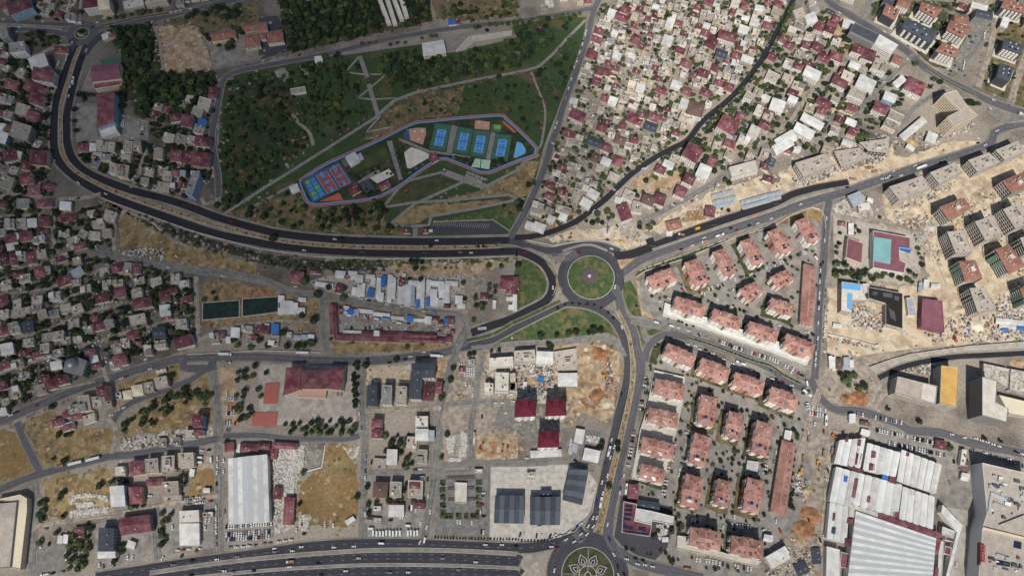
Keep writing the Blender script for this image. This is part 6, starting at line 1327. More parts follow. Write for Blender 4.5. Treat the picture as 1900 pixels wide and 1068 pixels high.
houses('D2', 'm 190,112 180x42 3 5; m 110,170 42x75 3 5; m 40,118 80x40 3 5; m 135,460 56x82 3 5; m 220,590 70x200 3 6; w 978,195 72x110 2 7; f 1200,190 72x100 2 7; n 892,435 102x110 3 9 w; f 1005,432 82x110 2 9 w; f 1150,430 105x125 2 9 w; m 1145,405 75x40 2 10; w 1010,590 108x82 1 6; m 866,22 70x65 2 9 w; w 1198,30 92x80 0 9 w; s 1265,35 45x70 0 7; m 1180,552 75x42 2 4; m 1003,545 95x25 2 5; p 1612,298 60x28 0 4; p 870,575 60x40 0 3; w 670,660 68x30 -32 3.2; f 845,660 110x40 5 3; p 1582,60 18x90 3 4; w 1200,350 28x22 0 4')
houses('D3', 'w 495,42 62x100 10 5; w 583,182 112x85 12 6; w 250,170 225x48 -3 4; d 1000,548 165x55 10 6; M 892,448 70x100 4 6; p 140,330 60x50 0 4; w 1765,262 80x70 8 4; w 1125,800 40x30 0 3; s 460,128 40x60 10 4; d 248,462 75x40 0 6; w 1880,790 60x45 10 5; w 1080,640 1x1 0 3'.replace('; w 1080,640 1x1 0 3', ''))
houses('D4', 'm 1290,105 75x60 12 5; w 1468,340 55x50 12 4; w 165,35 45x65 10 4; w 25,790 60x35 8 5; p 95,935 160x110 -30 5; d 375,920 60x110 -5 2; d 265,1010 90x90 -25 2; w 735,15 60x40 15 4; p 1455,200 40x120 8 5; n 1470,260 60x70 8 4')
houses('C4', 'w 480,600 20x90 -2 4; w 505,610 22x95 -2 4; n 540,610 50x75 0 4; s 600,595 45x60 0 4; w 635,610 25x50 0 4; s 610,640 80x25 0 3; w 530,330 60x25 8 3; w 1180,30 30x70 5 3; w 1250,40 60x30 5 3; s 1140,50 22x70 5 3; w 1750,300 110x40 5 3; w 1850,310 90x35 5 3; w 1780,340 120x22 5 3; b 1760,355 40x28 5 3; b 1875,350 50x28 5 3; w 640,1010 40x60 0 5; n 735,1050 60x30 10 4')
for x0, x1 in ((1330, 1372), (1595, 1640)):
    for k in range(5): flat('planted_bed', 'lawn_dark', f'D2 {x0},{365 + k * 55} {x1},{362 + k * 55} {x1},{398 + k * 55} {x0},{400 + k * 55}', 'dark planted bed beside the memorial block', 'flower bed')
for x0, x1 in ((1330, 1428), (1448, 1488), (1506, 1540), (1552, 1618)): flat('planted_bed', 'lawn_dark', f'D2 {x0},612 {x1},605 {x1},652 {x0},642', 'dark planted bed below the memorial block', 'flower bed')
for k in range(3): flat('paved_band', 'disc_paving', f'D2 {1385 + k * 2},{335 + k * 80} {1585},{330 + k * 80} {1585},{352 + k * 80} {1385},{358 + k * 80}', 'dark paved band across the memorial square', 'paving')
slab('memorial_hall', 'D2 1440,380 1530,385 1525,535 1440,530', 2.6, 'pale_roof', 'pale_roof', 'memorial', 'pale stone memorial block on the paved square', win=False)
frame('D1', ((1190, 190), (1280, 185), (1280, 300), (1185, 305)), 9, 'slab_roof', 'unfinished dark frame house among the villas')

# ---------------------------------------------------------------- filling the dense quarters
STUFF_H = {}
FILLED = []
def fill(region, ang, cw, cd, mix, cover=.85, hs=(3.2, 6.5), jit=.16, shrink=(.82, 1.1)):
    P = [(p.x, p.y) for p in wpts(region)]; a = RD(-ang); ex = Vector((math.cos(a), math.sin(a))); ey = Vector((-ex.y, ex.x)); c = Vector(cen(P)); R = max((Vector(p) - c).length for p in P)
    n, m = int(R / cw) + 2, int(R / cd) + 2
    for j in range(-m, m + 1):
        sh = random.uniform(0, cw)
        for i in range(-n, n + 1):
            p = c + ex * (i * cw + sh + random.uniform(-jit, jit) * cw) + ey * (j * cd + random.uniform(-jit, jit) * cd)
            if not inside(p, P) or random.random() > cover: continue
            w, d = cw * random.uniform(*shrink), cd * random.uniform(*shrink); t = random.uniform(-.06, .06) + (math.pi / 2 if random.random() < .15 else 0)
            u = Vector((math.cos(a + t), math.sin(a + t))); v = Vector((-u.y, u.x)); Q = [tuple(p + u * x * w / 2 + v * y * d / 2) for x, y in ((-1, -1), (1, -1), (1, 1), (-1, 1))]
            if not occ_free(Q, .08): continue
            kind = random.choices(*zip(*mix))[0]; H = random.uniform(*hs); occ_poly(Q, 5, .1); FILLED.append((Q, H, kind))
MX = [('f', 66), ('g', 9), ('m', 7), ('w', 4), ('p', 12), ('n', 2)]
fill('P 1115,30 1150,5 1470,-5 1435,80 1385,150 1300,225 1235,270 1160,335 1115,385 1080,400 1010,345 1020,300 1060,200 1090,110', 18, 9.5, 8.5, MX, .88)
fill('P 1000,330 1030,300 1150,300 1110,395 1080,420 1000,440 985,415', 25, 10, 9, MX, .8)
MV = [('f', 48), ('m', 26), ('w', 10), ('p', 10), ('g', 6)]
fill('P 1485,20 1540,20 1570,60 1600,110 1690,170 1650,240 1600,265 1530,290 1480,290 1390,310 1330,330 1240,330 1190,340 1250,280 1330,200 1400,130 1440,80', 27, 13, 11, MV, .5, (4, 8))
ML = [('f', 62), ('m', 18), ('g', 12), ('w', 3), ('p', 3), ('n', 2)]
fill('P -5,395 95,375 100,470 115,475 200,485 215,520 350,515 362,620 330,640 180,690 -5,770', -14, 11.5, 10, ML, .8)
fill('P -5,40 60,100 100,150 92,330 100,375 -5,395', 15, 12, 10.5, ML, .75, (3.5, 7.5))
fill('P 145,268 395,268 395,335 350,372 250,345 150,305', 5, 12, 10, ML, .7)
fill('P 280,205 395,175 400,258 290,258', 12, 11, 10, ML, .6)
fill('P 115,395 210,380 215,475 115,470', -10, 12, 10, ML, .45)
fill('P 190,480 320,500 345,545 230,560', -15, 11, 10, ML, .7)
fill('P 90,-5 160,0 150,40 20,38', 10, 12, 10, ML, .6); fill('P 225,-5 330,-5 240,25', -8, 12, 10, MX, .6); fill('P 1000,-5 1095,-5 1090,20 1010,22', -5, 11, 9, ML, .7)
fill('P 290,-5 420,-5 330,12', -8, 12, 10, ML, .6)
fill('P 480,565 590,560 590,640 380,640 385,600', 0, 13, 10, ML, .35); fill('P 100,730 210,690 215,760 120,820', -20, 12, 10, ML, .6)
fill('P 880,520 960,520 955,570 880,575', 0, 10, 9, [('f', 50), ('m', 20), ('w', 30)], .5, (3, 5))
fill('P 685,790 790,770 790,860 690,870', 2, 14, 12, ML, .3)
fill('P 1290,345 1420,300 1450,320 1330,400 1300,410', 20, 12, 10, MV, .3); fill('P 1560,-5 1720,-5 1700,30 1640,60 1590,30', 25, 20, 14, [('t', 50), ('g', 30), ('d', 20)], .6, (8, 13)); fill('P 1760,-5 1910,-5 1910,190 1850,170 1760,60', 20, 21, 15, [('t', 35), ('g', 35), ('d', 30)], .55, (9, 14))
cnt = {'p': sum(o.name.startswith('pitched') for o, *_ in THINGS), 'f': sum(o.name.startswith('flat_roofed') for o, *_ in THINGS), 's': sum(o.name.split('.')[0] == 'shed' for o, *_ in THINGS)}
def seen_size(q): c = cen(q[0]); l = axes(q[0]); return -(l[1] * l[2]) / (760 ** 2 + c[0] ** 2 + c[1] ** 2)
acc = {}
for Q, H, kind in sorted(FILLED, key=seen_size):
    c = 's' if kind in 'wbs' else 'f' if KIND[kind][2] is None else 'p'
    if cnt[c] < 295: cnt[c] += 1; put_house(Q, H, kind)
    else:
        for pn, b, m in house_geo(Q, H, kind, random.choice(('white_wall', 'beige_wall', 'cream_wall'))):
            a = acc.setdefault(m, MB()); i = len(a.v); a.v += b.v; a.f += [tuple(x + i for x in f) for f in b.f]; a.m += b.m
big = MB(); ms = sorted(acc)
for k, m in enumerate(ms):
    b = acc[m]; i = len(big.v); big.v += b.v; big.f += [tuple(x + i for x in f) for f in b.f]; big.m += [k] * len(b.f)
if ms: struct(big.build('crowded_houses', ms), 'the smallest crowded houses filling the dense quarters', 'houses', 'stuff')
# small clutter between the houses: sheets, tanks, sheds, walls
random.seed(5); acc = {}
def clutter(region, n, mats, smax=3.2, hmax=1.6, allow=0):
    P = [(p.x, p.y) for p in wpts(region)]; xs = [p[0] for p in P]; ys = [p[1] for p in P]; k = 0
    while k < n:
        k += 1; p = (random.uniform(min(xs), max(xs)), random.uniform(min(ys), max(ys)))
        if not inside(p, P) or occ_at(*p) > allow: continue
        b = acc.setdefault(random.choice(mats), MB()); a = random.uniform(0, 3.14); ex = (math.cos(a), math.sin(a)); b.box(p, ex, (-ex[1], ex[0]), random.uniform(.6, smax), random.uniform(.5, smax * .6), 0, random.uniform(.4, hmax))
CM = ['sheet_white', 'sheet_white', 'concrete', 'timber', 'beige_wall', 'metal_unit', 'dark_unit', 'maroon_roof', 'white_wall', 'blue_roof']
clutter('P 1115,10 1470,-5 1435,80 1300,225 1160,335 1080,420 985,420 1020,300 1060,200', 5200, CM)
clutter('P 1485,20 1690,170 1600,265 1390,310 1190,340 1330,200', 1500, CM)
clutter('P -5,395 200,485 362,515 362,620 180,690 -5,770', 3600, CM); clutter('P -5,40 100,150 100,375 -5,395', 1500, CM); clutter('P 145,268 395,268 395,335 350,372 150,305', 1000, CM)
clutter('C2 380,10 1500,-40 1520,200 700,130', 500, CM); clutter('C2 490,180 1430,290 1420,400 560,400', 250, CM)
SM = ['sheet_white', 'pale_roof', 'concrete', 'white_wall', 'rubble_ground']
for reg, n in (('D2 100,150 200,140 200,350 130,740 110,700', 420), ('D2 240,130 340,100 330,260 270,350 240,300', 420), ('D2 200,220 270,230 260,470 200,500', 420), ('D2 1380,60 1450,20 1430,160 1390,160', 260), ('D2 1490,0 1530,30 1520,190 1470,200 1480,120', 300), ('D2 1400,200 1490,200 1480,230 1400,235', 160),
               ('D1 520,590 800,560 800,620 520,650', 420), ('D1 500,500 560,470 640,460 800,480 800,530 720,490 560,500 520,560', 340), ('D1 560,530 690,525 690,560 570,565', 140), ('D2 300,620 360,620 370,740 300,720', 160), ('D3 1060,690 1150,690 1120,820 1080,800', 160), ('D3 540,30 640,50 630,100 550,80', 120), ('D3 430,60 460,70 430,180 410,170', 120)):
    clutter(reg, n * 2, SM, 2.6, 1.4)
clutter('B4 900,520 1200,560 1560,380 1899,200 1899,1060 1600,700 1250,900', 2200, ['concrete', 'rubble_ground', 'sheet_white', 'timber', 'dirt', 'dark_unit', 'metal_unit'], 3.4, 1.6); clutter('C4 1150,380 1899,0 1899,440 1250,460', 1300, ['concrete', 'rubble_ground', 'sheet_white', 'timber', 'dirt', 'dark_unit', 'blue_roof'], 3.4, 1.6)
for reg, n in (('B4 180,180 520,190 500,260 300,330 200,340', 700), ('B4 480,60 760,60 900,100 850,160 560,230', 1500), ('B4 640,0 920,-20 920,60 700,30', 500), ('A4 650,960 900,1000 900,1068 640,1068', 600), ('B4 930,500 1250,360 1400,300 1400,340 1200,450 960,560', 600), ('C4 640,150 880,250 860,380 640,340', 500), ('C4 460,400 800,480 800,520 460,430', 200), ('C4 1700,230 1899,240 1899,400 1720,380', 700), ('C4 950,620 1250,590 1230,700 960,660', 350), ('B4 900,600 1200,560 1250,700 1150,640', 300),
               ('C3 20,600 300,620 300,800 60,860', 700), ('C2 1650,640 1899,620 1899,860 1660,830', 300), ('A4 940,1000 1250,960 1560,880 1500,960 1200,1068 920,1068', 600), ('D4 200,300 330,380 300,520 220,480', 200), ('D4 0,850 430,870 420,1068 0,1068', 300), ('C4 1600,620 1899,660 1899,830 1640,700', 500), ('B3 1240,560 1400,480 1430,560 1270,640', 160), ('C3 700,600 740,600 730,800 690,800', 120), ('B1 870,800 1200,790 1200,880 900,860', 300), ('D1 880,60 1440,20 1440,100 900,170', 350)):
    clutter(reg, n, ['concrete', 'rubble_ground', 'sheet_white', 'concrete_dark', 'timber', 'pale_roof', 'dark_unit'], 3.6, 1.5)
big = MB(); ms = sorted(acc)
for k, m in enumerate(ms):
    b = acc[m]; i = len(big.v); big.v += b.v; big.f += [tuple(x + i for x in f) for f in b.f]; big.m += [k] * len(b.f)
struct(big.build('yard_debris', ms), 'scattered yard clutter, stone blocks and rubble lying on the ground', 'debris', 'stuff')
b = MB(); random.seed(3)
for k in range(26):   # timber yard
    p = W(*px('B3', 1265 + k * 6 + random.uniform(-3, 3), 600 - k * .6)); q = W(*px('B3', 1290 + k * 6 + random.uniform(-8, 8), 525 - k * .8)); bar(b, (p.x, p.y, random.uniform(.2, 1.2)), (q.x, q.y, random.uniform(.2, 1.2)), .9, .6)
tag(b.build('timber_stack', 'timber'), 'timber', '', W(*px('B3', 1330, 570)), label='stacked brown beams in the timber yard by the black carriageway')['kind'] = 'stuff'
# ponds
for s, lab in (('C1 1495,168 1758,150 1758,268 1492,290', 'left dark green pond behind low walls'), ('C1 1785,140 C2 145,122 145,232 C1 1785,265', 'right dark green pond behind low walls')):
    P = ccw([(p.x, p.y) for p in wpts(s)]); z = ZR + .2; b = MB(); b.poly([(p[0], p[1], z) for p in P]); struct(b.build('pond_water', 'water'), lab.replace('behind low walls', 'water'), 'water')
    O, I = grow_poly(P, .9), grow_poly(P, 0)
    for k in range(4):
        b = MB(); j = (k + 1) % 4; b.prism([O[k], O[j], I[j], I[k]], 0, z + .5); tag(b.build('pond_wall', 'concrete'), 'wall', '', mid(P[k], P[j]), label=['lower', 'right', 'upper', 'left'][k] + ' low concrete wall of the ' + lab.split(' behind')[0])
    occ_poly(P, 5, 1)
# ================================================================== TREES
def crown_mesh(name, seed, n, conical, mats):
    r = random.Random(seed); V = []; F = []; MI = []
    lob = [(Vector((r.uniform(-1, 1), r.uniform(-1, 1), r.uniform(-.5, 1))).normalized(), r.uniform(.12, .3)) for _ in range(6)]
    for k in range(n):
        d = Vector((r.gauss(0, 1), r.gauss(0, 1), r.gauss(0, 1))).normalized()
        if d.z < -.45: d.z = -d.z
        rad = (.45 + .55 * r.random() ** .5) * (.8 + sum(a * max(0, d.dot(l)) ** 3 for l, a in lob))
        p = d * rad; p.z *= .85
        if conical: t = (p.z + .4) / 1.2; p.x *= 1.05 - .75 * t; p.y *= 1.05 - .75 * t; p.z *= 1.9
        s = r.uniform(.17, .3); nn = (d + Vector((r.uniform(-1, 1), r.uniform(-1, 1), r.uniform(-.6, 1))) * .75).normalized()
        u = nn.orthogonal().normalized(); u.rotate(__import__('mathutils').Quaternion(nn, r.uniform(0, 6.28))); v = nn.cross(u)
        i = len(V); V += [tuple(p + u * s * a + v * s * b * .75) for a, b in ((-1, -.5), (.2, -1), (1, .1), (.3, 1), (-.8, .7))]; F.append((i, i + 1, i + 2, i + 3, i + 4)); MI.append(0 if r.random() < .72 else 1)
    zmin = min(v[2] for v in V); V = [(x, y, z - zmin) for x, y, z in V]
    return V, F, MI
CROWN = {}
for i in range(5): CROWN['b', i] = crown_mesh('crown', i, 120, False, None)
for i in range(4): CROWN['c', i] = crown_mesh('crown', 50 + i, 110, True, None)
for i in range(3): CROWN['s', i] = crown_mesh('crown', 90 + i, 50, False, None)
LEAF = {'b': ('foliage', 'foliage_yellow'), 'c': ('foliage_dark', 'foliage'), 's': ('foliage', 'foliage_dark'), 'y': ('foliage_yellow', 'foliage'), 'd': ('foliage_dark', 'foliage_dark'), 'u': ('foliage_blue', 'foliage_dark')}
CM_ = {}
def cmesh(sh, i, lf):
    if (sh, i, lf) not in CM_:
        V, F, MI = CROWN[sh, i]; me = bpy.data.meshes.new('crown'); me.from_pydata(V, [], F)
        for m in LEAF[lf]: me.materials.append(MATS[m])
        me.polygons.foreach_set('material_index', MI); me.update(); CM_[sh, i, lf] = me
    return CM_[sh, i, lf]
def trunk_mesh():
    b = MB(); b.tube(0, 0, 0, .55, .085, 7, .06)
    for k in range(4):
        a = k * 1.57 + .4; p = Vector((0, 0, .42)); q = Vector((math.cos(a) * .35, math.sin(a) * .35, .95)); bar(b, p, q, .05, .05)
    return b.mesh('trunk', ['bark'])
TRUNK = trunk_mesh()
TREES = []
def tree(x, y, r, sh='b', lf=None): TREES.append((x, y, r, sh, lf or sh))
def grove(region, sp, rr, mix, prob=.85, maxocc=0, jit=.45):
    P = [(p.x, p.y) for p in wpts(region)]; xs = [p[0] for p in P]; ys = [p[1] for p in P]; y = min(ys); j = 0
    while y < max(ys):
        x = min(xs) + (j % 2) * sp / 2
        while x < max(xs):
            p = (x + random.uniform(-jit, jit) * sp, y + random.uniform(-jit, jit) * sp)
            if random.random() < prob and inside(p, P) and occ_at(*p) <= maxocc:
                sh, lf = random.choices([m[:2] for m in mix], [m[2] for m in mix])[0]; tree(p[0], p[1], random.uniform(*rr), sh, lf)
            x += sp
        y += sp * .87; j += 1
def tline(s, sp, rr, sh='b', lf=None, jit=.6, prob=.9):
    L = wpts(s); 
    for a, b in zip(L, L[1:]):
        n = max(1, int((b - a).length / sp))
        for k in range(n):
            if random.random() > prob: continue
            p = a.lerp(b, (k + .5) / n); tree(p.x + random.uniform(-jit, jit), p.y + random.uniform(-jit, jit), random.uniform(*rr), sh, lf)
random.seed(31)
DK = [('b', 'd', 5), ('c', 'c', 3), ('b', 'b', 3)]; PK = [('b', 'b', 5), ('b', 'd', 4), ('c', 'c', 2), ('b', 'y', 1), ('c', 'u', 1), ('s', 's', 2)]; TN = [('b', 'b', 5), ('b', 'd', 4), ('s', 's', 2), ('b', 'y', .6)]
grove('A1 1670,600 1899,540 A2 150,560 400,440 700,390 700,480 620,560 700,760 560,1000 A2 400,1040 B2 280,100 0,350 B1 1720,520 1650,520 1630,330 1610,60 A1 1640,850', 10.5, (2.2, 4.4), [('b', 'b', 5), ('b', 'd', 5), ('c', 'c', 2), ('s', 's', 3), ('b', 'y', .4)], .8)
grove('A2 900,420 1180,340 1200,440 1400,420 1899,300 A3 0,200 280,130 300,320 100,480 A2 1800,520 1250,640 1100,660 1000,690 900,600', 8, (2.8, 5), PK, .85)
grove('A2 300,480 700,420 760,560 720,700 800,860 560,1000 420,900 350,760', 9, (2.2, 4.2), PK, .65)
grove('A3 310,110 540,140 500,320 430,620 350,760 260,800 200,620 160,520 300,420 420,290', 9.5, (2.5, 4.4), PK, .75)
grove('A3 0,520 100,540 200,700 230,900 60,1000 0,880 A2 1500,820 1480,640', 9.5, (1.8, 3.8), PK, .65)
grove('A2 1000,880 1080,760 1480,680 1460,820 1100,890', 11, (1.8, 3.4), PK, .5)
grove('B1 1700,560 B2 0,490 240,390 310,480 480,500 860,480 930,500 940,610 1080,650 400,670 0,620', 9.5, (2.2, 4.8), DK, .6)
grove('B2 820,440 930,440 950,560 860,600', 7, (3, 4.4), DK, .85); grove('B2 480,500 800,500 780,600 550,620', 8, (2.8, 4.6), DK, .7); grove('B2 1290,560 1899,450 1850,640 1730,575', 14, (2, 3), PK, .3)
grove('R 900,420 1200,300 1400,260 1440,420 1200,540 1160,480 920,560', 7, (1.4, 2.6), DK, .55, 3); grove('R 1000,640 1240,680 1380,600 1390,640 1180,740 900,770', 6, (2, 3.2), DK, .8, 3); grove('R 1420,100 1560,60 1530,330 1600,400 1560,470', 7, (1.6, 2.6), DK, .6, 3)
grove('Q 640,640 960,640 980,720 930,760 700,680', 5.5, (1.8, 3), DK, .8, 3); grove('Q 1210,690 1360,650 1400,740 1230,800', 5.5, (2, 3.2), DK, .85, 3); grove('Q 20,480 330,560 100,640 0,640', 8, (1.6, 2.4), DK, .6); grove('Q 1500,400 1740,500 1760,600 1600,640 1680,560 1560,420', 8, (1.4, 2), PK, .5)
grove('A1 780,220 1130,190 1150,330 1120,500 950,640 880,520 900,400', 8, (3.2, 5), DK, .85); grove('A1 960,620 1180,540 1560,530 1590,620 1530,760 1350,860 1230,820 1000,680', 7.5, (3.2, 5), DK, .95); grove('A1 1000,860 1000,790 1150,760 1140,870', 7, (3.4, 5), DK, .9); grove('A1 850,640 940,640 920,830 850,820', 7, (3, 4.4), DK, .8)
grove('A2 150,0 850,0 900,120 930,210 700,285 230,390 160,100', 7.8, (3.4, 5.2), DK, .95); grove('A2 1080,0 1230,0 1260,150 1080,210 1060,130', 7.5, (3.2, 5), DK, .95); grove('A2 1440,20 1540,20 1530,140 1420,140', 8, (3, 4.5), DK, .8); grove('A2 1550,90 1899,100 1899,180 1560,170', 9, (2.6, 4), DK, .6); grove('A2 1700,0 1899,0 1899,90 1720,80', 10, (2.6, 4.4), TN, .6)
grove('A1 1180,110 1500,60 1560,120 1200,180', 8, (3, 4.6), DK, .85); grove('A1 1530,60 1780,40 1790,150 1560,140', 8, (3, 5), DK, .8); grove('A1 1500,260 1560,280 1550,330 1500,320', 7, (3, 4), TN, .9); grove('A1 1600,290 1730,280 1720,380 1620,400', 7, (3, 4.6), DK, .9); grove('A1 1700,220 1800,220 1800,300 1720,300', 7, (3.4, 5), DK, .9); grove('A1 1760,360 1899,350 1899,410 1770,400', 8, (3, 4), DK, .8); grove('A1 200,240 420,240 440,330 230,370', 8, (3.2, 4.8), TN, .9)
grove('A1 560,690 710,690 700,750 560,740', 7, (3, 4.2), DK, .9); grove('A1 520,780 580,780 570,1000 510,1000', 10, (3, 4.2), DK, .8); tline('A1 780,150 930,130 1010,110 1200,85', 9, (2.6, 4)); tline('A1 1000,100 1080,95', 6, (3, 4))
tline('A2 740,330 880,318 940,335 1100,320', 8, (2.2, 3.2)); tline('A2 1180,290 1350,265', 6, (2.4, 3.4)); tline('A2 1540,210 1899,180 A3 0,170 520,110', 8, (2.4, 3.6)); grove('A2 500,370 600,370 600,430 520,430', 7, (3, 4), DK, .9); grove('A2 1500,180 1720,170 1700,240 1540,230', 7, (2.6, 3.8), DK, .8)
# town trees
grove('P 1115,10 1470,-5 1435,80 1300,225 1160,335 1080,420 985,420 1020,300 1060,200', 6.2, (1.6, 3.4), TN, .8, jit=.5)
grove('P 1485,20 1540,20 1690,170 1600,265 1390,310 1190,340 1330,200', 7.5, (2.2, 4.2), TN, .75)
tline('A4 60,360 150,150 210,30', 8, (2.6, 4), jit=2); tline('A3 1860,470 1740,600 1640,700 1500,830', 10, (2.4, 4), jit=2, prob=.7)
grove('A4 1040,370 1200,420 1170,520 1100,500', 8, (3, 4.6), DK, .9); grove('A4 1190,560 1320,560 1280,660 1200,650', 8, (3, 4.4), DK, .8); grove('A4 1450,680 1620,780 1560,810 1450,760', 8, (3, 4.2), DK, .8); grove('A4 1560,40 1700,30 1680,140 1580,120', 8, (2.6, 4), TN, .7); grove('A4 780,20 860,10 830,90 790,100', 9, (2.2, 3.2), TN, .6); grove('A4 790,30 1330,10 1560,150 1440,560 1200,470 960,240', 10, (1.6, 3), TN, .5); grove('P 1760,-5 1910,-5 1910,190 1850,170', 11, (1.8, 3.2), TN, .45); grove('A4 1080,120 1340,150 1300,300 1260,260 1060,160', 9, (1.8, 2.8), TN, .6); grove('A4 1600,560 1780,720 1700,700 1590,650', 10, (1.8, 2.8), TN, .5)
grove('P -5,395 95,375 200,485 362,515 362,620 180,690 -5,770', 7, (2, 4.2), DK, .85); grove('P -5,40 60,100 100,150 95,370 -5,395', 7, (2.2, 4.2), DK, .85); grove('P 145,268 395,268 395,335 350,372 150,305', 7, (2.2, 4.2), DK, .8); grove('P 270,210 395,175 400,258 290,258', 7, (2, 4), DK, .7); grove('P 115,395 215,380 220,470 115,470', 7.5, (2.2, 4), DK, .7); grove('P 90,-5 160,0 150,40 20,38', 8, (2.4, 4), DK, .5)
grove('B1 650,110 800,90 800,250 700,230 620,160', 7, (3, 4.6), [('b', 'y', 2), ('b', 'd', 3)], .9); grove('B1 410,500 500,480 510,680 420,690', 7.5, (3, 4.6), DK, .9); grove('B1 680,480 760,480 730,560 680,540', 7, (2.6, 3.8), DK, .9); grove('B1 830,90 900,20 900,130 840,150', 7, (2.4, 3.8), DK, .8); tline('B1 1020,340 1130,360', 6, (3, 4)); grove('B1 1580,450 1700,450 1680,500 1580,500', 8, (2.6, 4), DK, .8)
tline('B1 1010,545 1300,660 1640,780 1899,850 B2 400,905 900,900', 9, (1.8, 3.2), 's', jit=2.5); tline('B1 1180,660 1400,760 1600,820', 9, (2, 3.4), jit=3, prob=.8); tline('B2 60,915 300,940 640,950 850,985', 8, (2.4, 3.6), jit=2.5); grove('B2 1100,890 1230,890 1230,990 1110,980', 8, (3, 4.4), DK, .8); grove('B2 1080,990 1290,990 1290,1030 1090,1030', 8, (2.6, 3.6), DK, .8); grove('B2 1320,890 1640,880 1500,930 1320,960', 9, (1.6, 2.8), PK, .5); grove('B2 1500,1000 1640,980 1500,1068', 8, (2.6, 3.8), DK, .8); grove('B2 1640,930 1800,900 1760,1000 1680,990', 8, (2.6, 4), DK, .7)
grove('C2 1560,110 1720,100 1700,210 1560,220', 7, (2.8, 4.2), TN, .9); grove('C2 1640,0 1800,0 1780,100 1640,90', 8, (2.4, 3.8), TN, .6); grove('C2 1560,260 1690,280 1680,320 1580,310', 8, (2.4, 3.6), TN, .6)
for x, y, r in ((445, 110, 5.4), (625, 135, 4.6), (905, 150, 4), (325, 265, 4), (410, 300, 5.4), (190, 390, 4.4), (80, 480, 4.2), (215, 490, 4), (290, 485, 4.2), (400, 465, 5), (10, 445, 3.8), (340, 485, 3.6), (130, 455, 3.6), (1015, 590, 3.8), (720, 620, 4), (790, 630, 4), (340, 20, 5), (520, 60, 4), (630, 70, 3.6), (1280, 190, 3.8), (700, 100, 3), (350, 230, 3.6), (1340, 860, 4.2), (1500, 20, 3), (1510, 140, 3), (1090, 490, 3), (1205, 470, 2.6), (690, 458, 2.2), (530, 435, 2.2)): p = W(*px('C2', x, y)); tree(p.x, p.y, r, 'b', random.choice('bdd'))
tline('C2 695,640 712,940', 5.5, (2.4, 3.4), 'b', 'd'); tline('C2 735,620 720,930', 9, (2.2, 3), 'b', 'd'); grove('C2 0,600 170,620 130,660 60,700 0,680', 8, (2.4, 3.8), TN, .7); grove('C2 0,740 90,760 60,840 0,860', 7, (2.6, 4), DK, .8); grove('C2 460,1020 730,1030 730,1068 D2 720,30 230,40 210,0', 6, (2.4, 3.6), DK, .9); grove('C1 1840,600 1899,590 1899,720 1840,700', 7, (2.6, 4), TN, .8); grove('C1 1740,640 1800,640 1830,760 1800,940 1740,940', 7, (2.6, 4), DK, .8); grove('C1 1760,950 1860,930 1850,1068 1740,1068', 7, (2.8, 4), DK, .8); tline('C2 180,1055 420,1050', 7, (2.2, 3.2), 'b', 'd')
grove('C1 1080,920 1280,800 1450,770 1440,900 1300,930 1130,1068 900,1068', 8, (2.8, 4.6), DK, .8); grove('C1 1460,830 1550,830 1550,930 1460,920', 8, (3, 4.4), TN, .9); grove('C1 1260,660 1320,670 1300,740 1240,740', 7, (2.6, 3.8), DK, .8); grove('C1 430,380 600,330 700,400 580,480 470,470', 8, (2.8, 4.4), DK, .8); grove('C1 1300,130 1430,180 1420,240 1310,230', 8, (2.8, 4.2), DK, .8); grove('C1 1500,90 1660,90 1660,140 1500,150', 8, (2.6, 3.6), DK, .6); grove('C1 1720,440 1899,380 1899,490 1740,500', 8, (2.6, 4.2), DK, .7); grove('C1 150,700 250,700 230,880 140,890', 8, (2.6, 4), DK, .8); grove('C1 370,920 480,900 460,970 390,970', 8, (2.6, 3.8), DK, .8); grove('C1 680,30 980,0 1000,40 800,80 700,110', 8, (2.8, 4.4), DK, .8)
grove('D1 400,0 560,10 560,90 420,100', 8, (2.6, 4), DK, .8); grove('D1 390,200 560,180 540,230 390,250', 8, (2.4, 3.8), DK, .8); grove('D1 840,0 950,0 900,50', 8, (2.6, 4), DK, .8); grove('D1 800,220 940,200 960,380 900,410 700,440 720,390 860,370', 8, (2.8, 4.2), DK, .75); grove('D1 1060,400 1100,410 1090,500 1050,500', 7, (2.4, 3.6), DK, .7); grove('D1 950,540 1110,520 1110,570 960,580', 7, (2.4, 3.6), DK, .8); grove('D1 1310,320 1420,300 1400,470 1320,470', 8, (2.6, 4), DK, .75); grove('D1 440,450 520,440 500,520 440,520', 7, (3, 4), DK, .8); grove('D1 270,520 350,510 340,690 260,690', 7, (3, 4.4), DK, .8); grove('D1 480,560 520,570 510,660 460,670', 7, (2.6, 3.6), DK, .7); grove('D1 240,780 310,780 300,860 240,860', 7, (3, 4), DK, .8); grove('D1 390,740 470,710 460,800 400,800', 7, (2.8, 4), DK, .8)
grove('D1 560,690 690,680 680,880 640,1010 490,1020 500,880', 6.5, (2.4, 3.8), [('b', 'd', 4), ('b', 'y', 2), ('b', 'b', 2)], .9); grove('D1 850,780 960,800 1000,840 900,960 850,960', 7, (2.4, 3.6), DK, .7); grove('D1 1160,590 1300,570 1290,640 1220,700 1220,860 1150,860', 6.5, (2.4, 3.6), DK, .8); grove('D1 1260,910 1480,870 1490,900 1300,930', 6, (1.4, 2.2), TN, .7); grove('D1 580,430 660,400 650,470 590,480', 7, (2.6, 3.8), DK, .8); tline('D1 1640,60 1690,110', 6, (2.8, 3.8), 'b', 'd')
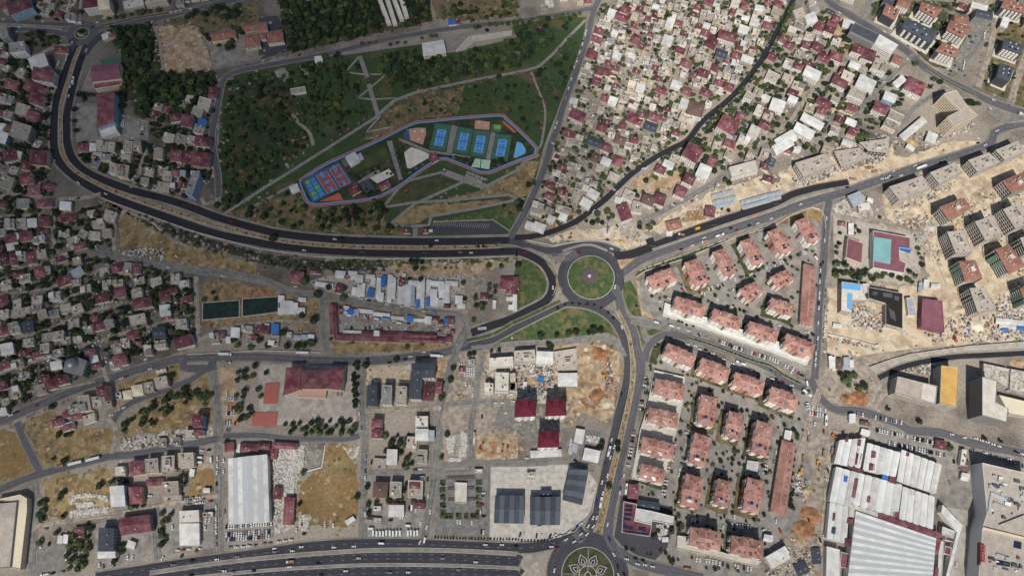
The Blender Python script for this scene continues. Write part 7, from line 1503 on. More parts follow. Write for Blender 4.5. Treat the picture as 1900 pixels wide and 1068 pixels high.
grove('D2 930,10 1140,40 1150,120 1030,120 1020,250 930,280 920,130', 7, (2.4, 3.8), DK, .85); grove('D2 1020,130 1160,140 1150,270 1030,270', 7.5, (2.2, 3.6), DK, .75); grove('D2 1230,120 1280,130 1270,270 1170,270', 7, (2.4, 3.6), DK, .85); grove('D2 940,360 1100,360 1100,530 940,520', 7, (2, 3.2), DK, .7); grove('D2 820,490 1230,500 1230,530 830,530', 6, (2, 3), DK, .8); grove('D2 280,460 330,470 320,580 280,580', 7, (2.8, 4), DK, .8); grove('D2 300,280 350,290 340,340 300,350', 7, (2.6, 3.8), DK, .8); grove('D2 1350,10 1390,30 1380,70 1350,70', 7, (2.8, 3.8), DK, .8); grove('D2 1340,180 1380,180 1370,240 1340,240', 6, (2.8, 3.6), DK, .9); tline('D2 720,450 740,530', 7, (2.8, 3.4), 'b', 'd'); tline('D2 800,380 820,640', 8, (2.4, 3.2), 'b', 'd', prob=.6)
tline('D2 1285,785 1600,795 1899,800 D3 60,808 200,812 300,800', 3.2, (1.1, 1.5), 'c', 'd', .2, 1)
for x0, x1 in ((1330, 1370), (1595, 1640)):
    for k in range(5): grove(f'D2 {x0},{365 + k * 55} {x1},{362 + k * 55} {x1},{398 + k * 55} {x0},{400 + k * 55}', 4, (1.4, 2.0), [('s', 'd', 1)], .9, 9)
for x0, x1 in ((1330, 1425), (1450, 1485), (1508, 1535), (1555, 1615)): grove(f'D2 {x0},612 {x1},605 {x1},650 {x0},640', 4, (1.4, 2.0), [('s', 'd', 1)], .9, 9)
grove('D3 640,0 690,0 660,230 620,230', 8, (2.4, 3.4), DK, .6); tline('D3 700,380 720,440', 6, (3, 3.6), 'b', 'd'); tline('D3 780,70 770,170', 6, (2.8, 3.6), 'b', 'd', .5); grove('D3 820,830 890,840 880,900 830,890', 5, (1.6, 2.4), TN, .9, 9); grove('D3 970,880 1040,890 1040,930 970,920', 4, (1.2, 1.8), TN, .8, 9); grove('D3 1150,890 1330,900 1230,960 1150,960', 6, (1.4, 2.2), TN, .6); grove('D3 1160,560 1280,660 1260,740 1200,740 1150,850', 7, (2, 3), TN, .6); grove('D3 930,400 1100,430 1090,480 940,450', 6, (1.6, 2.4), TN, .6)
grove('P 1200,640 1500,720 1510,830 1400,1060 1210,1060 1180,900', 7.5, (1.2, 2.4), TN, .5); grove('P 1190,540 1510,400 1520,640 1240,600', 7.5, (1.2, 2.4), TN, .5); grove('C3 1000,600 1040,490 1110,440 1090,560', 8, (1.4, 2.2), TN, .5)
grove('D3 1480,150 1650,150 1640,290 1470,290', 8, (1.6, 2.6), DK, .5); grove('D3 1590,130 1740,140 1730,280 1650,300', 7, (1.8, 2.8), DK, .6); grove('D4 150,420 230,420 220,600 150,580', 6.5, (2.6, 3.8), DK, .9); tline('D4 205,130 190,400', 7, (1.6, 2.4), 'b', 'd'); tline('D4 120,0 230,0 230,60', 6, (2, 3), 'b', 'd')
grove('B4 500,860 600,850 620,960 780,960 1020,990 1100,920 1120,1060 480,1000', 7, (2.6, 4.2), DK, .85); grove('B4 1090,740 1180,770 1160,950 1110,940', 8, (2.4, 3.6), DK, .75); grove('B4 640,610 690,620 680,740 650,740', 6, (2, 3), DK, .7); grove('B4 500,580 560,620 540,860 510,860', 8, (1.8, 3), DK, .7); grove('B4 980,640 1170,680 1160,720 990,680', 8, (2, 3), DK, .7); grove('B4 780,500 900,600 860,600 780,540', 8, (1.8, 2.8), TN, .6); grove('C4 480,650 620,680 760,780 740,830 560,760 460,690', 7, (2.8, 4.2), DK, .9); tline('C4 870,920 910,970', 6, (2.8, 3.6), 'c', 'd'); tline('C4 1100,1030 1240,1060', 6, (2.6, 3.4), 'b', 'd'); grove('C4 1310,260 1370,380 1340,390', 6, (1.4, 2.2), TN, .7); tline('D4 1570,50 1640,70 1800,100', 14, (2.6, 3.2), 'c', 'd'); grove('D4 1310,60 1390,100 1340,150', 7, (2.6, 3.6), TN, .8)
grove('B3 490,530 620,530 740,490 740,600 640,640 500,640', 8, (2.6, 4.4), TN, .75); grove('B3 920,620 1050,610 1040,680 930,670', 7, (2.8, 4), TN, .9); grove('B3 1470,280 1610,260 1620,350 1490,390', 7.5, (3, 4.4), DK, .85); grove('B3 100,280 200,240 180,340 120,440 110,360', 7.5, (2.8, 4.2), DK, .85); grove('B3 0,440 110,440 90,520 0,560', 7.5, (3, 4.4), DK, .9); grove('B3 880,380 1080,360 1060,400 900,420', 7, (2.2, 3.4), TN, .7); grove('B3 1080,120 1200,90 1180,150 1100,180', 7, (2.6, 3.8), TN, .8); grove('B3 1200,220 1280,190 1260,280 1210,290', 7, (2.4, 3.4), TN, .7); grove('B3 1020,480 1230,440 1200,480 940,580', 7, (2, 3.2), TN, .6); grove('B3 1500,500 1640,470 1640,510 1520,560', 8, (1.8, 2.8), PK, .6); grove('B3 200,440 310,460 300,500 210,500', 7, (2.4, 3.6), TN, .8)
tline('B3 940,965 1200,868 1500,765 1899,640', 6, (1.2, 2.0), 's', 's', 1.5, .7); tline('C3 310,225 360,195 420,178 470,172 520,180 580,180 625,190 680,220 730,260 755,300', 9, (1.5, 2.0), 'b', 'd', .3, 1); tline('C3 1330,425 1500,487 1750,580 1880,630', 5, (1, 1.4), 's', 's', .3, .9); tline('C4 20,650 130,695 250,748', 5, (1, 1.4), 's', 's', .3, .9)
for x, y, r in ((205, 415, 4.4), (325, 405, 3), (415, 395, 4), (465, 385, 4), (560, 390, 3), (600, 375, 5), (655, 375, 4), (910, 190, 1.6), (45, 945 - 1054, 4)): p = W(*px('C3', x, y)); tree(p.x, p.y, r, 'b', 'd')
tline('C3 200,490 290,480 280,510', 7, (3, 4), 'b', 'd'); tline('C2 1430,600 1430,690 1400,780', 8, (3, 4), 'b', 'd', prob=.8); tline('C2 1530,545 1600,540', 5, (2.8, 3.6), 'b', 'd'); tline('C2 1680,540 1740,520 1790,520', 8, (2.6, 3.4), 'c', 'd')
for k in range(len(MED) - 1):
    if k % 2 == 0 and k > 20: tree(MED[k].x + random.uniform(-1, 1), MED[k].y + random.uniform(-1, 1), random.uniform(.9, 1.6), 's', 's')
for x, y, r in ((110, 730, 5.2), (600, 745, 4.2), (1262, 782, 2.4), (1612, 785, 2), (1650, 785, 2)): p = W(*px('B2', x, y)); tree(p.x, p.y, r, 'b', 'd')
for k in range(0, len(MED2), 3): tree(MED2[k].x, MED2[k].y, random.uniform(.8, 1.3), 's', 's')
for k in range(7): a = k * .9; tree(RC2.x + 3 * math.cos(a), RC2.y + 2 + 2 * math.sin(a), 2.0, 's', 'd')
# the largest of each kind are things, the remainder one mass
NAMES = {'b': 'broadleaf_tree', 'c': 'conifer_tree', 's': 'shrub'}
TREES = [t for t in TREES if occ_at(t[0], t[1]) != 5]
lim = {'b': 290, 'c': 230, 's': 150}; cnt = {'b': 0, 'c': 0, 's': 0}; rest = []
random.seed(8)
for x, y, r, sh, lf in sorted(TREES, key=lambda t: -t[2] / math.hypot(760, t[0], t[1])):
    n = 5 if sh == 'b' else 4 if sh == 'c' else 3; i = random.randrange(n); rz = random.uniform(0, 6.28); hgt = r * (.75 if sh != 's' else .9) * random.uniform(.85, 1.15); base_z = r * (.55 if sh == 'b' else .25 if sh == 'c' else 0)
    if cnt[sh] < lim[sh]:
        cnt[sh] += 1; nm = NAMES[sh]; col = {'b': 'green', 'd': 'dark green', 'y': 'yellow-green', 'c': 'dark', 's': 'green', 'u': 'blue-green'}[lf]
        sz = 'huge' if r > 4.4 else 'large' if r > 3.6 else 'mid-sized' if r > 2.6 else 'small' if r > 1.6 else 'tiny'
        if sh == 's':
            o = link(nm, cmesh(sh, i, lf)); o.location = (x, y, 0.05); o.rotation_euler[2] = rz; o.scale = (r, r, hgt); tag(o, 'shrub', f'{sz} {col} rounded shrub', (x, y), 'shrubs')
        else:
            t = bpy.data.objects.new(nm, None); COL.objects.link(t); t.location = (x, y, 0.05); t.rotation_euler[2] = rz; t.empty_display_size = .5; tag(t, 'tree', f'{sz} {col} ' + ('broadleaf tree' if sh == 'b' else 'pointed conifer'), (x, y), 'trees')
            c = bpy.data.objects.new('crown', cmesh(sh, i, lf)); COL.objects.link(c); c.parent = t; c.location = (0, 0, base_z); c.scale = (r, r, hgt)
            k = bpy.data.objects.new('trunk', TRUNK); COL.objects.link(k); k.parent = t; k.scale = (r, r, base_z * 2.2)
    else: rest.append((x, y, r, sh, lf, i, rz, hgt, base_z))
LM = sorted({m for v in LEAF.values() for m in v}) + ['bark']; VV = []; FF = []; MM = []; off = 0
FV, FC, FM = [], [], []
for x, y, r, sh, lf, i, rz, hgt, bz in rest:
    V, F, MI = CROWN[sh, i]; A = np.array(V); c, s = math.cos(rz), math.sin(rz)
    B = np.stack([(A[:, 0] * c - A[:, 1] * s) * r + x, (A[:, 0] * s + A[:, 1] * c) * r + y, A[:, 2] * hgt + bz + .05], 1); FV.append(B); FC.append(np.array(F) + off); off += len(V)
    li = [LM.index(m) for m in LEAF[lf]]; FM += [li[m] for m in MI]
if rest:
    FV = np.concatenate(FV); FC = np.concatenate(FC); me = bpy.data.meshes.new('tree_mass'); me.vertices.add(len(FV)); me.vertices.foreach_set('co', FV.ravel()); me.loops.add(FC.size); me.loops.foreach_set('vertex_index', FC.ravel().astype(np.int32))
    me.polygons.add(len(FC)); me.polygons.foreach_set('loop_start', np.arange(0, FC.size, 5, dtype=np.int32)); me.polygons.foreach_set('loop_total', np.full(len(FC), 5, np.int32)); me.polygons.foreach_set('material_index', np.array(FM, np.int32))
    for m in LM: me.materials.append(MATS[m])
    me.update(); me.validate(); struct(link('tree_mass', me), 'mass of smaller trees and bushes across park and town', 'trees', 'stuff')
print('trees', len(TREES), cnt, len(rest))

# ================================================================== VEHICLES
def car_mesh(paint, kind='car'):
    b = MB()
    def hull(z0, z1, xa0, xa1, xb0, xb1, ya, yb, m, mtop):
        i = len(b.v); b.v += [(xa0, -ya, z0), (xa1, -ya, z0), (xa1, ya, z0), (xa0, ya, z0), (xb0, -yb, z1), (xb1, -yb, z1), (xb1, yb, z1), (xb0, yb, z1)]
        for f in ((0, 1, 5, 4), (1, 2, 6, 5), (2, 3, 7, 6), (3, 0, 4, 7)): b.f.append(tuple(i + k for k in f)); b.m.append(m)
        b.f.append((i + 4, i + 5, i + 6, i + 7)); b.m.append(mtop)
    if kind == 'car':
        hull(.25, .75, -2.15, 2.15, -2.2, 2.2, .86, .9, 0, 0); hull(.75, .95, -2.2, 2.2, -2.1, 1.9, .9, .82, 0, 0); hull(.95, 1.5, -1.75, 1.05, -1.3, .35, .8, .66, 1, 0); wx, wr = (-1.35, 1.4), .33
    elif kind == 'minibus':
        hull(.3, 1.2, -3.2, 3.2, -3.2, 3.2, 1.0, 1.02, 0, 0); hull(1.2, 2.0, -3.2, 3.15, -3.15, 2.6, 1.02, .96, 1, 0); hull(2.0, 2.5, -3.15, 2.55, -3.1, 2.4, .96, .9, 0, 0); wx, wr = (-2.0, 2.1), .38
    elif kind == 'bus':
        hull(.35, 1.4, -5.8, 5.8, -5.8, 5.8, 1.25, 1.25, 0, 0); hull(1.4, 2.3, -5.8, 5.8, -5.78, 5.6, 1.25, 1.22, 1, 0); hull(2.3, 3.0, -5.78, 5.6, -5.7, 5.5, 1.22, 1.15, 0, 0); hull(3.0, 3.3, -2.5, .5, -2.4, .4, .8, .75, 2, 2); wx, wr = (-3.6, 3.8), .5
    elif kind == 'lorry':
        hull(.6, 2.6, 5.0, 7.4, 5.2, 7.2, 1.2, 1.15, 0, 0); hull(1.7, 2.3, 7.2, 7.45, 7.1, 7.3, 1.1, 1.05, 1, 1); hull(.9, 1.2, -7.5, 5, -7.5, 5, 1.2, 1.2, 2, 2); hull(1.2, 3.6, -7.5, 4.6, -7.45, 4.55, 1.25, 1.25, 3, 3); wx, wr = (-5.8, -4.4, 4.2, 6.4), .5
    elif kind == 'truck':
        hull(.5, 2.3, 1.9, 3.9, 2.1, 3.6, 1.15, 1.05, 0, 0); hull(1.5, 2.1, 3.6, 3.95, 3.5, 3.7, 1.0, .95, 1, 1); hull(.7, 1.0, -3.9, 1.9, -3.9, 1.9, 1.15, 1.15, 2, 2); hull(1.0, 1.9, -3.9, 1.5, -4.0, 1.5, 1.2, 1.25, 3, 3); wx, wr = (-2.6, 2.6), .48
    hw = {'car': .88, 'minibus': 1.0, 'bus': 1.22, 'lorry': 1.2, 'truck': 1.15}[kind]
    for x in wx:
        for sy in (-1, 1):
            i = len(b.v); n = 8
            for yy in (sy * (hw - .2), sy * (hw + .02)): b.v += [(x + wr * math.cos(k * 6.283 / n), yy, wr + wr * math.sin(k * 6.283 / n)) for k in range(n)]
            for k in range(n): b.f.append((i + k, i + (k + 1) % n, i + n + (k + 1) % n, i + n + k)); b.m.append(2)
            b.f.append(tuple(range(i + n, i + 2 * n))); b.m.append(2)
    bed = {'truck': 'timber', 'lorry': 'sheet_white'}.get(kind, paint)
    return b, [paint, 'glass', 'dark_unit', bed]
VEH = []
def veh(x, y, ang, kind='car', col=None):
    col = col or random.choices(('white', 'black', 'grey', 'red', 'blue'), (62, 14, 16, 4, 4))[0]
    if kind in ('minibus', 'bus', 'lorry') and random.random() < .9 and col in ('black', 'grey', 'blue', 'red'): col = 'white'
    VEH.append((x, y, ang, kind, col))
def vp(tile, s, ang=0, kind='car', col=None):
    """vehicles at tile points; ang is the picture angle of the vehicle's axis, clockwise"""
    for tok in s.split():
        f = tok.split(','); a = float(f[2]) if len(f) > 2 else ang; p = W(*px(tile, float(f[0]), float(f[1]))); q = W(*px(tile, float(f[0]) + math.cos(RD(a)), float(f[1]) + math.sin(RD(a))))
        veh(p.x, p.y, math.atan2(q.y - p.y, q.x - p.x) + (math.pi if random.random() < .5 else 0), kind, f[3] if len(f) > 3 else col)
def row(s, pitch, perp, prob=.85, kind='car', col=None):
    L = wpts(s)
    for a, b in zip(L, L[1:]):
        d = b - a; n = max(1, int(d.length / pitch)); an = math.atan2(d.y, d.x) + (math.pi / 2 if perp else 0)
        for k in range(n):
            if random.random() > prob: continue
            p = a.lerp(b, (k + .5) / n); veh(p.x + random.uniform(-.2, .2), p.y + random.uniform(-.2, .2), an + random.uniform(-.05, .05) + (math.pi if random.random() < .5 else 0), kind, col)
random.seed(77)
row('D2 832,755 1050,752', 3.3, True, 1, 'minibus', 'white'); row('D2 1085,752 1180,750', 3.3, True, 1, 'minibus', 'white'); vp('D2', '828,720,0 1095,698,3 905,828,3', 0, 'minibus', 'white'); vp('D2', '235,962,-3', 0, 'truck', 'white'); vp('D2', '1220,803,105', 0, 'minibus', 'white')
vp('D2', '120,865,-5 120,890,-5 250,883,-5 315,853,-4 555,857,-2 700,850,0 735,937,0 440,975,-4 228,1000,-5 965,1043,0 460,1062,-4 1185,820,120 1665,838,2 1785,838,3 1595,965,3 1470,1022,2 1890,850,3 150,818,-5 195,810,-5 240,803,-6 45,832,-6 85,830,-6 1100,1040,2 1350,938,1 640,1030,-2')
vp('D1', '1275,985,-6 1415,955,-6 1595,945,-6 1745,925,-6 1650,1030,-6 1715,1040,-6 1865,1030,-6 1410,1062,-6 1195,940,120 735,985,90 760,1000,80 340,725,-8 1270,710,90 1510,715,90 1550,520,0,red 1105,480,0 1390,545,-5 1450,535,-5 1480,530,-5')
row('D1 1600,180 1595,340', 6, False, .6); row('D1 1592,320 1590,470', 6, False, .6); row('D1 1590,540 1590,860', 5.6, False, .7); row('D1 1645,200 1650,620', 5.8, False, .6); row('D1 200,600 185,1040', 6, False, .55); row('D1 240,560 215,640', 6, False, .5); row('D1 1350,500 1480,490', 5.6, False, .8)
def lot(s, ang, pitch=2.7, rowsp=5.6, aisle=2, prob=.85, kind='car', col=None, maxocc=3):
    P = [(p.x, p.y) for p in wpts(s)]; a = RD(-ang); ex = Vector((math.cos(a), math.sin(a))); ey = Vector((-ex.y, ex.x)); c = Vector(cen(P)); R = max((Vector(p) - c).length for p in P); j = 0; y = -R
    while y < R:
        x = -R
        while x < R:
            p = c + ex * x + ey * y
            if inside(p, P) and random.random() < prob and occ_at(p.x, p.y) < 5: veh(p.x, p.y, a + math.pi / 2 + (math.pi if random.random() < .5 else 0), kind, col)
            x += pitch
        j += 1; y += rowsp if j % aisle else rowsp + 5
lot('D1 1650,680 1899,660 D2 100,650 105,700 D1 1650,730', -4, 2.6, 5.2, 99, .95); lot('D1 1650,760 1899,740 D2 105,740 100,775 D1 1650,840', -4, 2.6, 5.0, 99, .9); row('D1 1670,860 1899,845', 5.4, False, .7)
lot('C1 1655,830 1740,850 1745,1060 1655,1060', 0, prob=.8); lot('D1 1650,0 1700,0 1700,20 1650,20', 0); row('D1 1460,150 1560,145', 5, False, .8); vp('D1', '1470,200,0 1470,235,0 1555,220,90', 0, 'minibus', 'white'); row('D1 925,930 1030,930', 4, True, .9); row('D1 1290,880 1490,865', 5, False, .6); row('D1 1500,660 1560,665', 3, True, .9); row('D1 290,850 380,830', 3.5, True, .8); row('D1 490,860 490,980', 4, False, .6); row('D1 300,1062 480,1035', 4.5, False, .6); row('D1 660,830 665,980', 6, False, .4); row('D1 830,950 840,1000', 3, False, .8); row('D1 1370,520 1520,505', 6, False, .3)
vp('D1', '690,212,-14 560,242,-14', 0, 'lorry', 'white'); vp('D1', '445,265,-16', 0, 'truck', 'grey'); vp('C2', '325,535,2,red', 0, 'lorry', 'red'); vp('C1', '1660,545,2,red', 0, 'lorry', 'red'); vp('C1', '1675,608,-8', 0, 'truck', 'white'); vp('C2', '1310,558,3', 0, 'lorry', 'white')
vp('C1', '895,720,-18 930,708,-18 275,920,-22 110,980,-22 85,990,-22 125,968,-22 1105,652,-18 1390,492,-15 915,935,-18 820,990,-20 560,490,80 1075,580,-15'); vp('C1', '680,485,5', 0, 'minibus', 'white')
vp('C2', '665,262,8 870,288,10 1035,318,5', 0, 'minibus', 'white'); vp('C2', '710,268,95 740,260,95 780,268,80 805,280,95 995,300,5 1105,315,5 590,310,10 680,350,95 815,350,90 840,345,80 785,355,90 905,360,95 940,355,60 1325,375,0 1345,390,80 1075,582,3 1115,560,-4 1215,528,-6 800,578,3,black 640,640,95 275,50,10 945,178,12 850,158,10 810,150,10 755,138,8 1050,195,8 1130,205,6 1185,210,5 1212,230,4 1292,235,3 740,980,90 740,830,92 740,900,92 1360,755,110 1570,770,90 1550,780,85 1520,760,95 1570,840,95 1640,1000,90 1740,900,0 1870,890,0 1790,900,0 960,605,0 580,838,92 595,838,92 608,835,92')
row('C2 690,650 690,940', 5.6, False, .5); lot('C2 1510,640 1590,645 1585,705 1510,700', 0, 2.6, 5.4, 3, .95, 'car', 'white'); lot('C2 1470,600 1530,590 1520,640 1475,640', 5, 2.7, 5.4, 2, .9); row('C2 740,960 745,1060 D2 785,120 785,640', 7, False, .5); row('C2 1310,1000 1340,920', 6, False, .4)
vp('D2', '830,235,95,black 900,250,95 1080,293,-3 1150,290,-3 1190,285,-3 1240,360,90 1245,480,92 1260,595,100 1190,685,100 1235,708,105 1105,570,92 1070,575,92 970,660,-10 1045,643,0 1155,590,90 1550,290,100 1650,460,0 1645,490,0 1640,545,0 1640,585,0 1650,630,0 1460,670,90 1480,670,90 1565,675,90 1650,745,95 1635,745,95 1860,185,90 320,685,90,red 335,760,0 490,700,95 550,695,95 280,730,90'); vp('D2', '1125,570,92', 0, 'minibus', 'white'); vp('D2', '1640,120,105,red 1620,145,105,red 1790,135,95,red 1825,140,95,red', 0, 'truck', 'red'); row('D2 1625,455 1630,660', 5, False, .6)
vp('D3', '35,850,0 290,852,0 330,862,0,red 395,800,-30 455,815,-25 505,810,-25 550,760,-50 505,760,-35 560,700,-60 595,705,-50 715,800,70 745,908,60 840,942,15 905,940,15 960,953,15 920,978,15 975,985,15 1030,997,15 310,1025,100 700,330,105 660,380,105 685,250,105 640,590,105 595,640,110 620,640,105 700,690,105 620,530,105 665,460,105 730,70,110 750,120,110 720,200,110 790,455,100 795,430,100 800,355,110 820,330,110 420,745,-35 60,765,110 85,765,110 180,775,100 215,775,100 280,775,120 315,770,130 350,775,160 480,705,-40 505,685,-40 200,708,5 775,1000,80 780,1060,70 820,1055,60 565,395,100 590,460,100 465,225,30 110,205,0')
vp('D3', '710,155,105 650,530,100,grey', 0, 'bus', 'white'); vp('D3', '835,430,97', 0, 'bus', 'white'); vp('D3', '1285,1015,5,orange', 0, 'truck', 'orange'); row('D3 897,0 850,270', 3.6, True, .85); row('C3 985,700 940,960', 4.2, True, .8); row('D3 820,320 800,400', 6, False, .7)
row('D3 1145,260 1110,480', 3.4, True, .8); row('D3 1190,90 1170,240', 4, True, .7); row('D3 1230,270 1220,340', 4, False, .8); row('D3 1340,945 1480,965 1560,985', 3.2, True, .8); row('D3 1620,990 1760,1020', 3.0, True, .85); row('D3 1490,625 1570,630', 3, True, .8); row('D3 1280,0 1275,40', 4, True, .8); row('D3 1620,630 1640,630', 3, True, 1); row('D3 1840,720 1850,740', 4, True, 1); row('D3 1860,240 1850,330', 4, True, .8); row('D3 1530,700 1560,715', 3, True, .8); lot('D3 1310,650 1500,690 1490,715 1300,680', 8, prob=.5); lot('D3 1600,690 1800,710 1790,740 1600,720', 8, prob=.5)
row('F 850,520 1130,625', 2.9, True, .95); row('F 1180,640 1480,735', 2.9, True, .9); row('F 1530,770 1640,815', 3, True, .85); vp('F', '210,330,15 360,365,15', 0, 'minibus', 'white'); vp('F', '250,338,15 435,383,15 540,415,15 650,455,60,black 725,478,15 610,570,20 665,590,20 655,605,20 795,650,20 360,490,20 535,555,20 720,615,20,black 910,710,20 1000,755,25 1190,820,20 1215,830,20 1260,855,20 1410,910,20 1450,915,20 1520,945,20 1610,980,20 1485,360,15 1775,430,15 1150,225,20 950,160,20 990,165,20 245,110,15'); vp('F', '1080,752,22', 0, 'bus', 'white'); row('F 1670,870 1760,885', 5.5, False, .9); row('F 640,15 720,40', 3, True, .9)
row('E 545,900 600,890', 3, True, 1, col='white'); row('E 610,880 770,820', 4, True, .9); row('E 1290,640 1450,565', 3.4, True, .9); vp('E', '160,985,-20 925,765,70 1000,740,-20 1090,710,-20 1245,650,60 1495,548,80 1595,505,60 1640,490,60 1745,455,60 745,970,60 870,880,-30 905,875,-60 385,865,50,red 800,820,60,black'); vp('E', '1750,550,60', 0, 'minibus', 'white')
row('B4 448,560 430,760', 6, False, .6); row('C4 395,40 375,560', 6, False, .7); row('B4 405,900 C4 385,200', 7, False, .5); row('C4 445,60 425,470', 6.5, False, .7); row('C4 250,690 300,700', 4, False, .8); row('C4 370,520 360,640', 5, False, .9)
lot('C4 20,560 300,690 260,700 0,580', 22, prob=.4); lot('C4 310,890 440,920 430,1068 330,1068', 10, 2.8, 6, 2, .75); lot('C4 290,870 320,880 310,1060 280,1050', 85, 2.8, 6, 2, .8); vp('C4', '300,760,80', 0, 'minibus', 'white'); vp('C4', '440,950,92,grey 438,1030,92,grey 300,830,40', 0, 'bus', 'white'); lot('C4 655,960 1000,1030 1000,1060 660,990', 12, 2.8, 7, 2, .6)
lot('D4 800,0 880,-20 1350,80 1320,200 1000,130 830,70', 13, 2.7, 6.2, 2, .85); row('D4 1480,40 1899,180', 6, False, .7); row('D4 1500,140 1899,240', 6, False, .6); row('D4 1600,170 1899,270', 3.2, True, .8, col='grey'); row('D4 1250,0 1480,60', 6, False, .5)
vp('D4', '275,210,92,grey 315,60,92,grey 425,170,95,grey 485,150,95,grey', 0, 'truck', 'grey'); vp('D4', '240,385,130 230,420,150 240,485,5 445,360,30 465,270,60 455,295,60 400,805,70 420,780,80 75,160,95 60,235,95 10,270,90 105,735,60 75,665,90 25,600,90 200,800,20 1380,230,90,black 1350,385,60 1395,985,85 315,655,60 425,10,90 310,20,95'); vp('D4', '320,30,95', 0, 'bus', 'grey'); row('D4 10,10 0,320', 4, True, .7)
vp('B1', '410,150,70 580,318,35 1135,405,18 1318,470,22 1700,597,15 780,398,25 1070,115,110 810,818,15 955,848,15 1055,845,90 1080,805,95 1300,858,30 1385,895,30 1243,937,12 1640,1000,10 710,790,90 440,870,0 530,435,-5 580,430,-5'); vp('B2', '560,730,5 335,812,4 1480,826,3 1560,830,2 1785,808,0 1308,740,2 1575,1015,60 1590,1000,100')
vp('A1', '450,540,105 390,715,95 365,940,90 365,1000,88 585,515,100 510,710,100 515,890,95 535,320,90 640,375,110 90,210,5 150,207,8 130,240,5 720,172,-10 30,150,5 450,310,-50 600,430,105 520,640,100 980,1020,-5 1020,910,95 1095,165,-60 1120,170,-60 440,460,100 430,480,100 490,440,95 770,140,-8 320,165,8 55,555,-15 680,205,40,black'); vp('A1', '545,600,100 580,180,5', 0, 'bus', 'white'); row('A1 910,850 900,940', 3, True, .8); row('A1 1055,930 1040,1000', 3, True, .9); row('A1 1240,100 1420,70', 6, False, .8); row('A1 500,400 450,560', 6, False, .5)
vp('B3', '1410,720,-20 1240,805,-20,black 1650,665,-18,red 1800,615,-18 1740,630,-18 1320,778,-18 490,830,5,red 95,825,10,red 320,905,60 730,800,20 770,632,60,black 830,636,-10 800,705,10 905,60,10 405,558,40,black 1350,415,-35 1320,450,-35 1605,650,-20,black 1550,185,-40 1180,478,30 1195,470,30,red 600,525,-50 770,388,-50 1075,145,-35 985,210,-30 960,215,-30 700,735,10,black 1780,540,-15,red 1690,515,-10,black 425,718,-20 1080,18,-40'); vp('B3', '1520,705,-18', 0, 'bus', 'white'); vp('B3', '1410,748,-15 1240,697,10', 0, 'truck', 'white'); row('B3 290,20 330,60', 5, False, .9); row('A3 560,190 470,470 390,740 310,960', 7, False, .45); row('A3 545,230 450,520', 7, False, .3); vp('B3', '930,705,60', 0, 'truck', 'white')
vp('B4', '860,262,-18 905,270,-18 935,232,-18 1095,192,-18 1300,150,-20 1340,135,-20 1610,40,-25 1525,80,-20 255,475,-18 100,558,-18 40,580,-18 600,350,-20,black 430,740,90 420,900,95,black 1560,25,-25,black'); row('B4 835,292 1010,262', 6, False, .7); row('B4 1270,170 1330,160', 5, False, .8, 'car', 'black'); vp('B4', '1140,205,-20', 0, 'lorry', 'white'); vp('B4', '640,290,10 770,210,-12 800,235,-12', 0, 'truck', 'grey'); vp('B4', '365,870,55', 0, 'minibus', 'white'); row('B4 20,980 140,880', 4, True, .7); row('B4 190,870 290,820', 5, True, .6)
vp('A4', '540,100,30 870,240,35 485,290,50 500,345,10,black 580,890,10 1040,440,30 865,610,-40 460,320,40 1695,965,-10 1795,780,25 1645,800,40 1515,315,20 1840,180,20,yellow 1860,185,20,yellow 15,340,-60 805,645,-50 1670,740,30'); vp('A4', '1885,845,10,blue', 0, 'bus', 'blue'); row('A4 1460,450 1440,540', 4, False, .8); row('A4 1610,230 1600,290', 4, False, .8); row('C3 1060,100 1180,150', 8, False, .5)
vp('C3', '730,245,60 805,345,75 360,60,70 300,55,90 800,835,105,black 755,50,100'); row('C3 20,840 50,830', 3, True, 1)
MESHV = {}
PAL = {'white': 'car_white', 'black': 'car_black', 'grey': 'car_grey', 'red': 'car_red', 'blue': 'car_blue', 'yellow': 'car_yellow', 'orange': 'car_orange'}
big = {}; n_car = 0; rest = []; seen = []
for x, y, a, kind, col in sorted(VEH, key=lambda v: math.hypot(v[0], v[1])):
    if occ_at(x, y) == 5 or any(abs(x - q[0]) < 2.0 and abs(y - q[1]) < 2.0 for q in seen[-200:]): continue
    seen.append((x, y))
    if (kind, col) not in MESHV: b, ms = car_mesh(PAL[col], kind); MESHV[kind, col] = (b, ms, b.mesh(kind, ms))
    if kind == 'car':
        n_car += 1
        if n_car > 300: rest.append((x, y, a, kind, col)); continue
    o = link(kind, MESHV[kind, col][2]); o.location = (x, y, ZR + .02); o.rotation_euler[2] = a
    tag(o, kind, {'car': f'{col} car', 'minibus': f'{col} minibus', 'bus': f'{col} bus', 'lorry': f'long {col} lorry', 'truck': f'{col} flatbed truck'}[kind], (x, y), {'car': 'cars', 'minibus': 'minibuses', 'bus': 'buses', 'lorry': 'lorries', 'truck': 'trucks'}[kind])
B = MB(); allm = []
for x, y, a, kind, col in rest:
    b, ms, _ = MESHV[kind, col]; c, s = math.cos(a), math.sin(a); i = len(B.v); B.v += [(x + v[0] * c - v[1] * s, y + v[0] * s + v[1] * c, v[2] + ZR + .02) for v in b.v]; B.f += [tuple(k + i for k in f) for f in b.f]
    for m in ms:
        if m not in allm: allm.append(m)
    B.m += [allm.index(ms[k]) for k in b.m]
if rest: struct(B.build('parked_cars', allm), 'the many smaller-looking parked cars across the town', 'cars', 'stuff')
print('vehicles', len(seen), 'rest', len(rest))
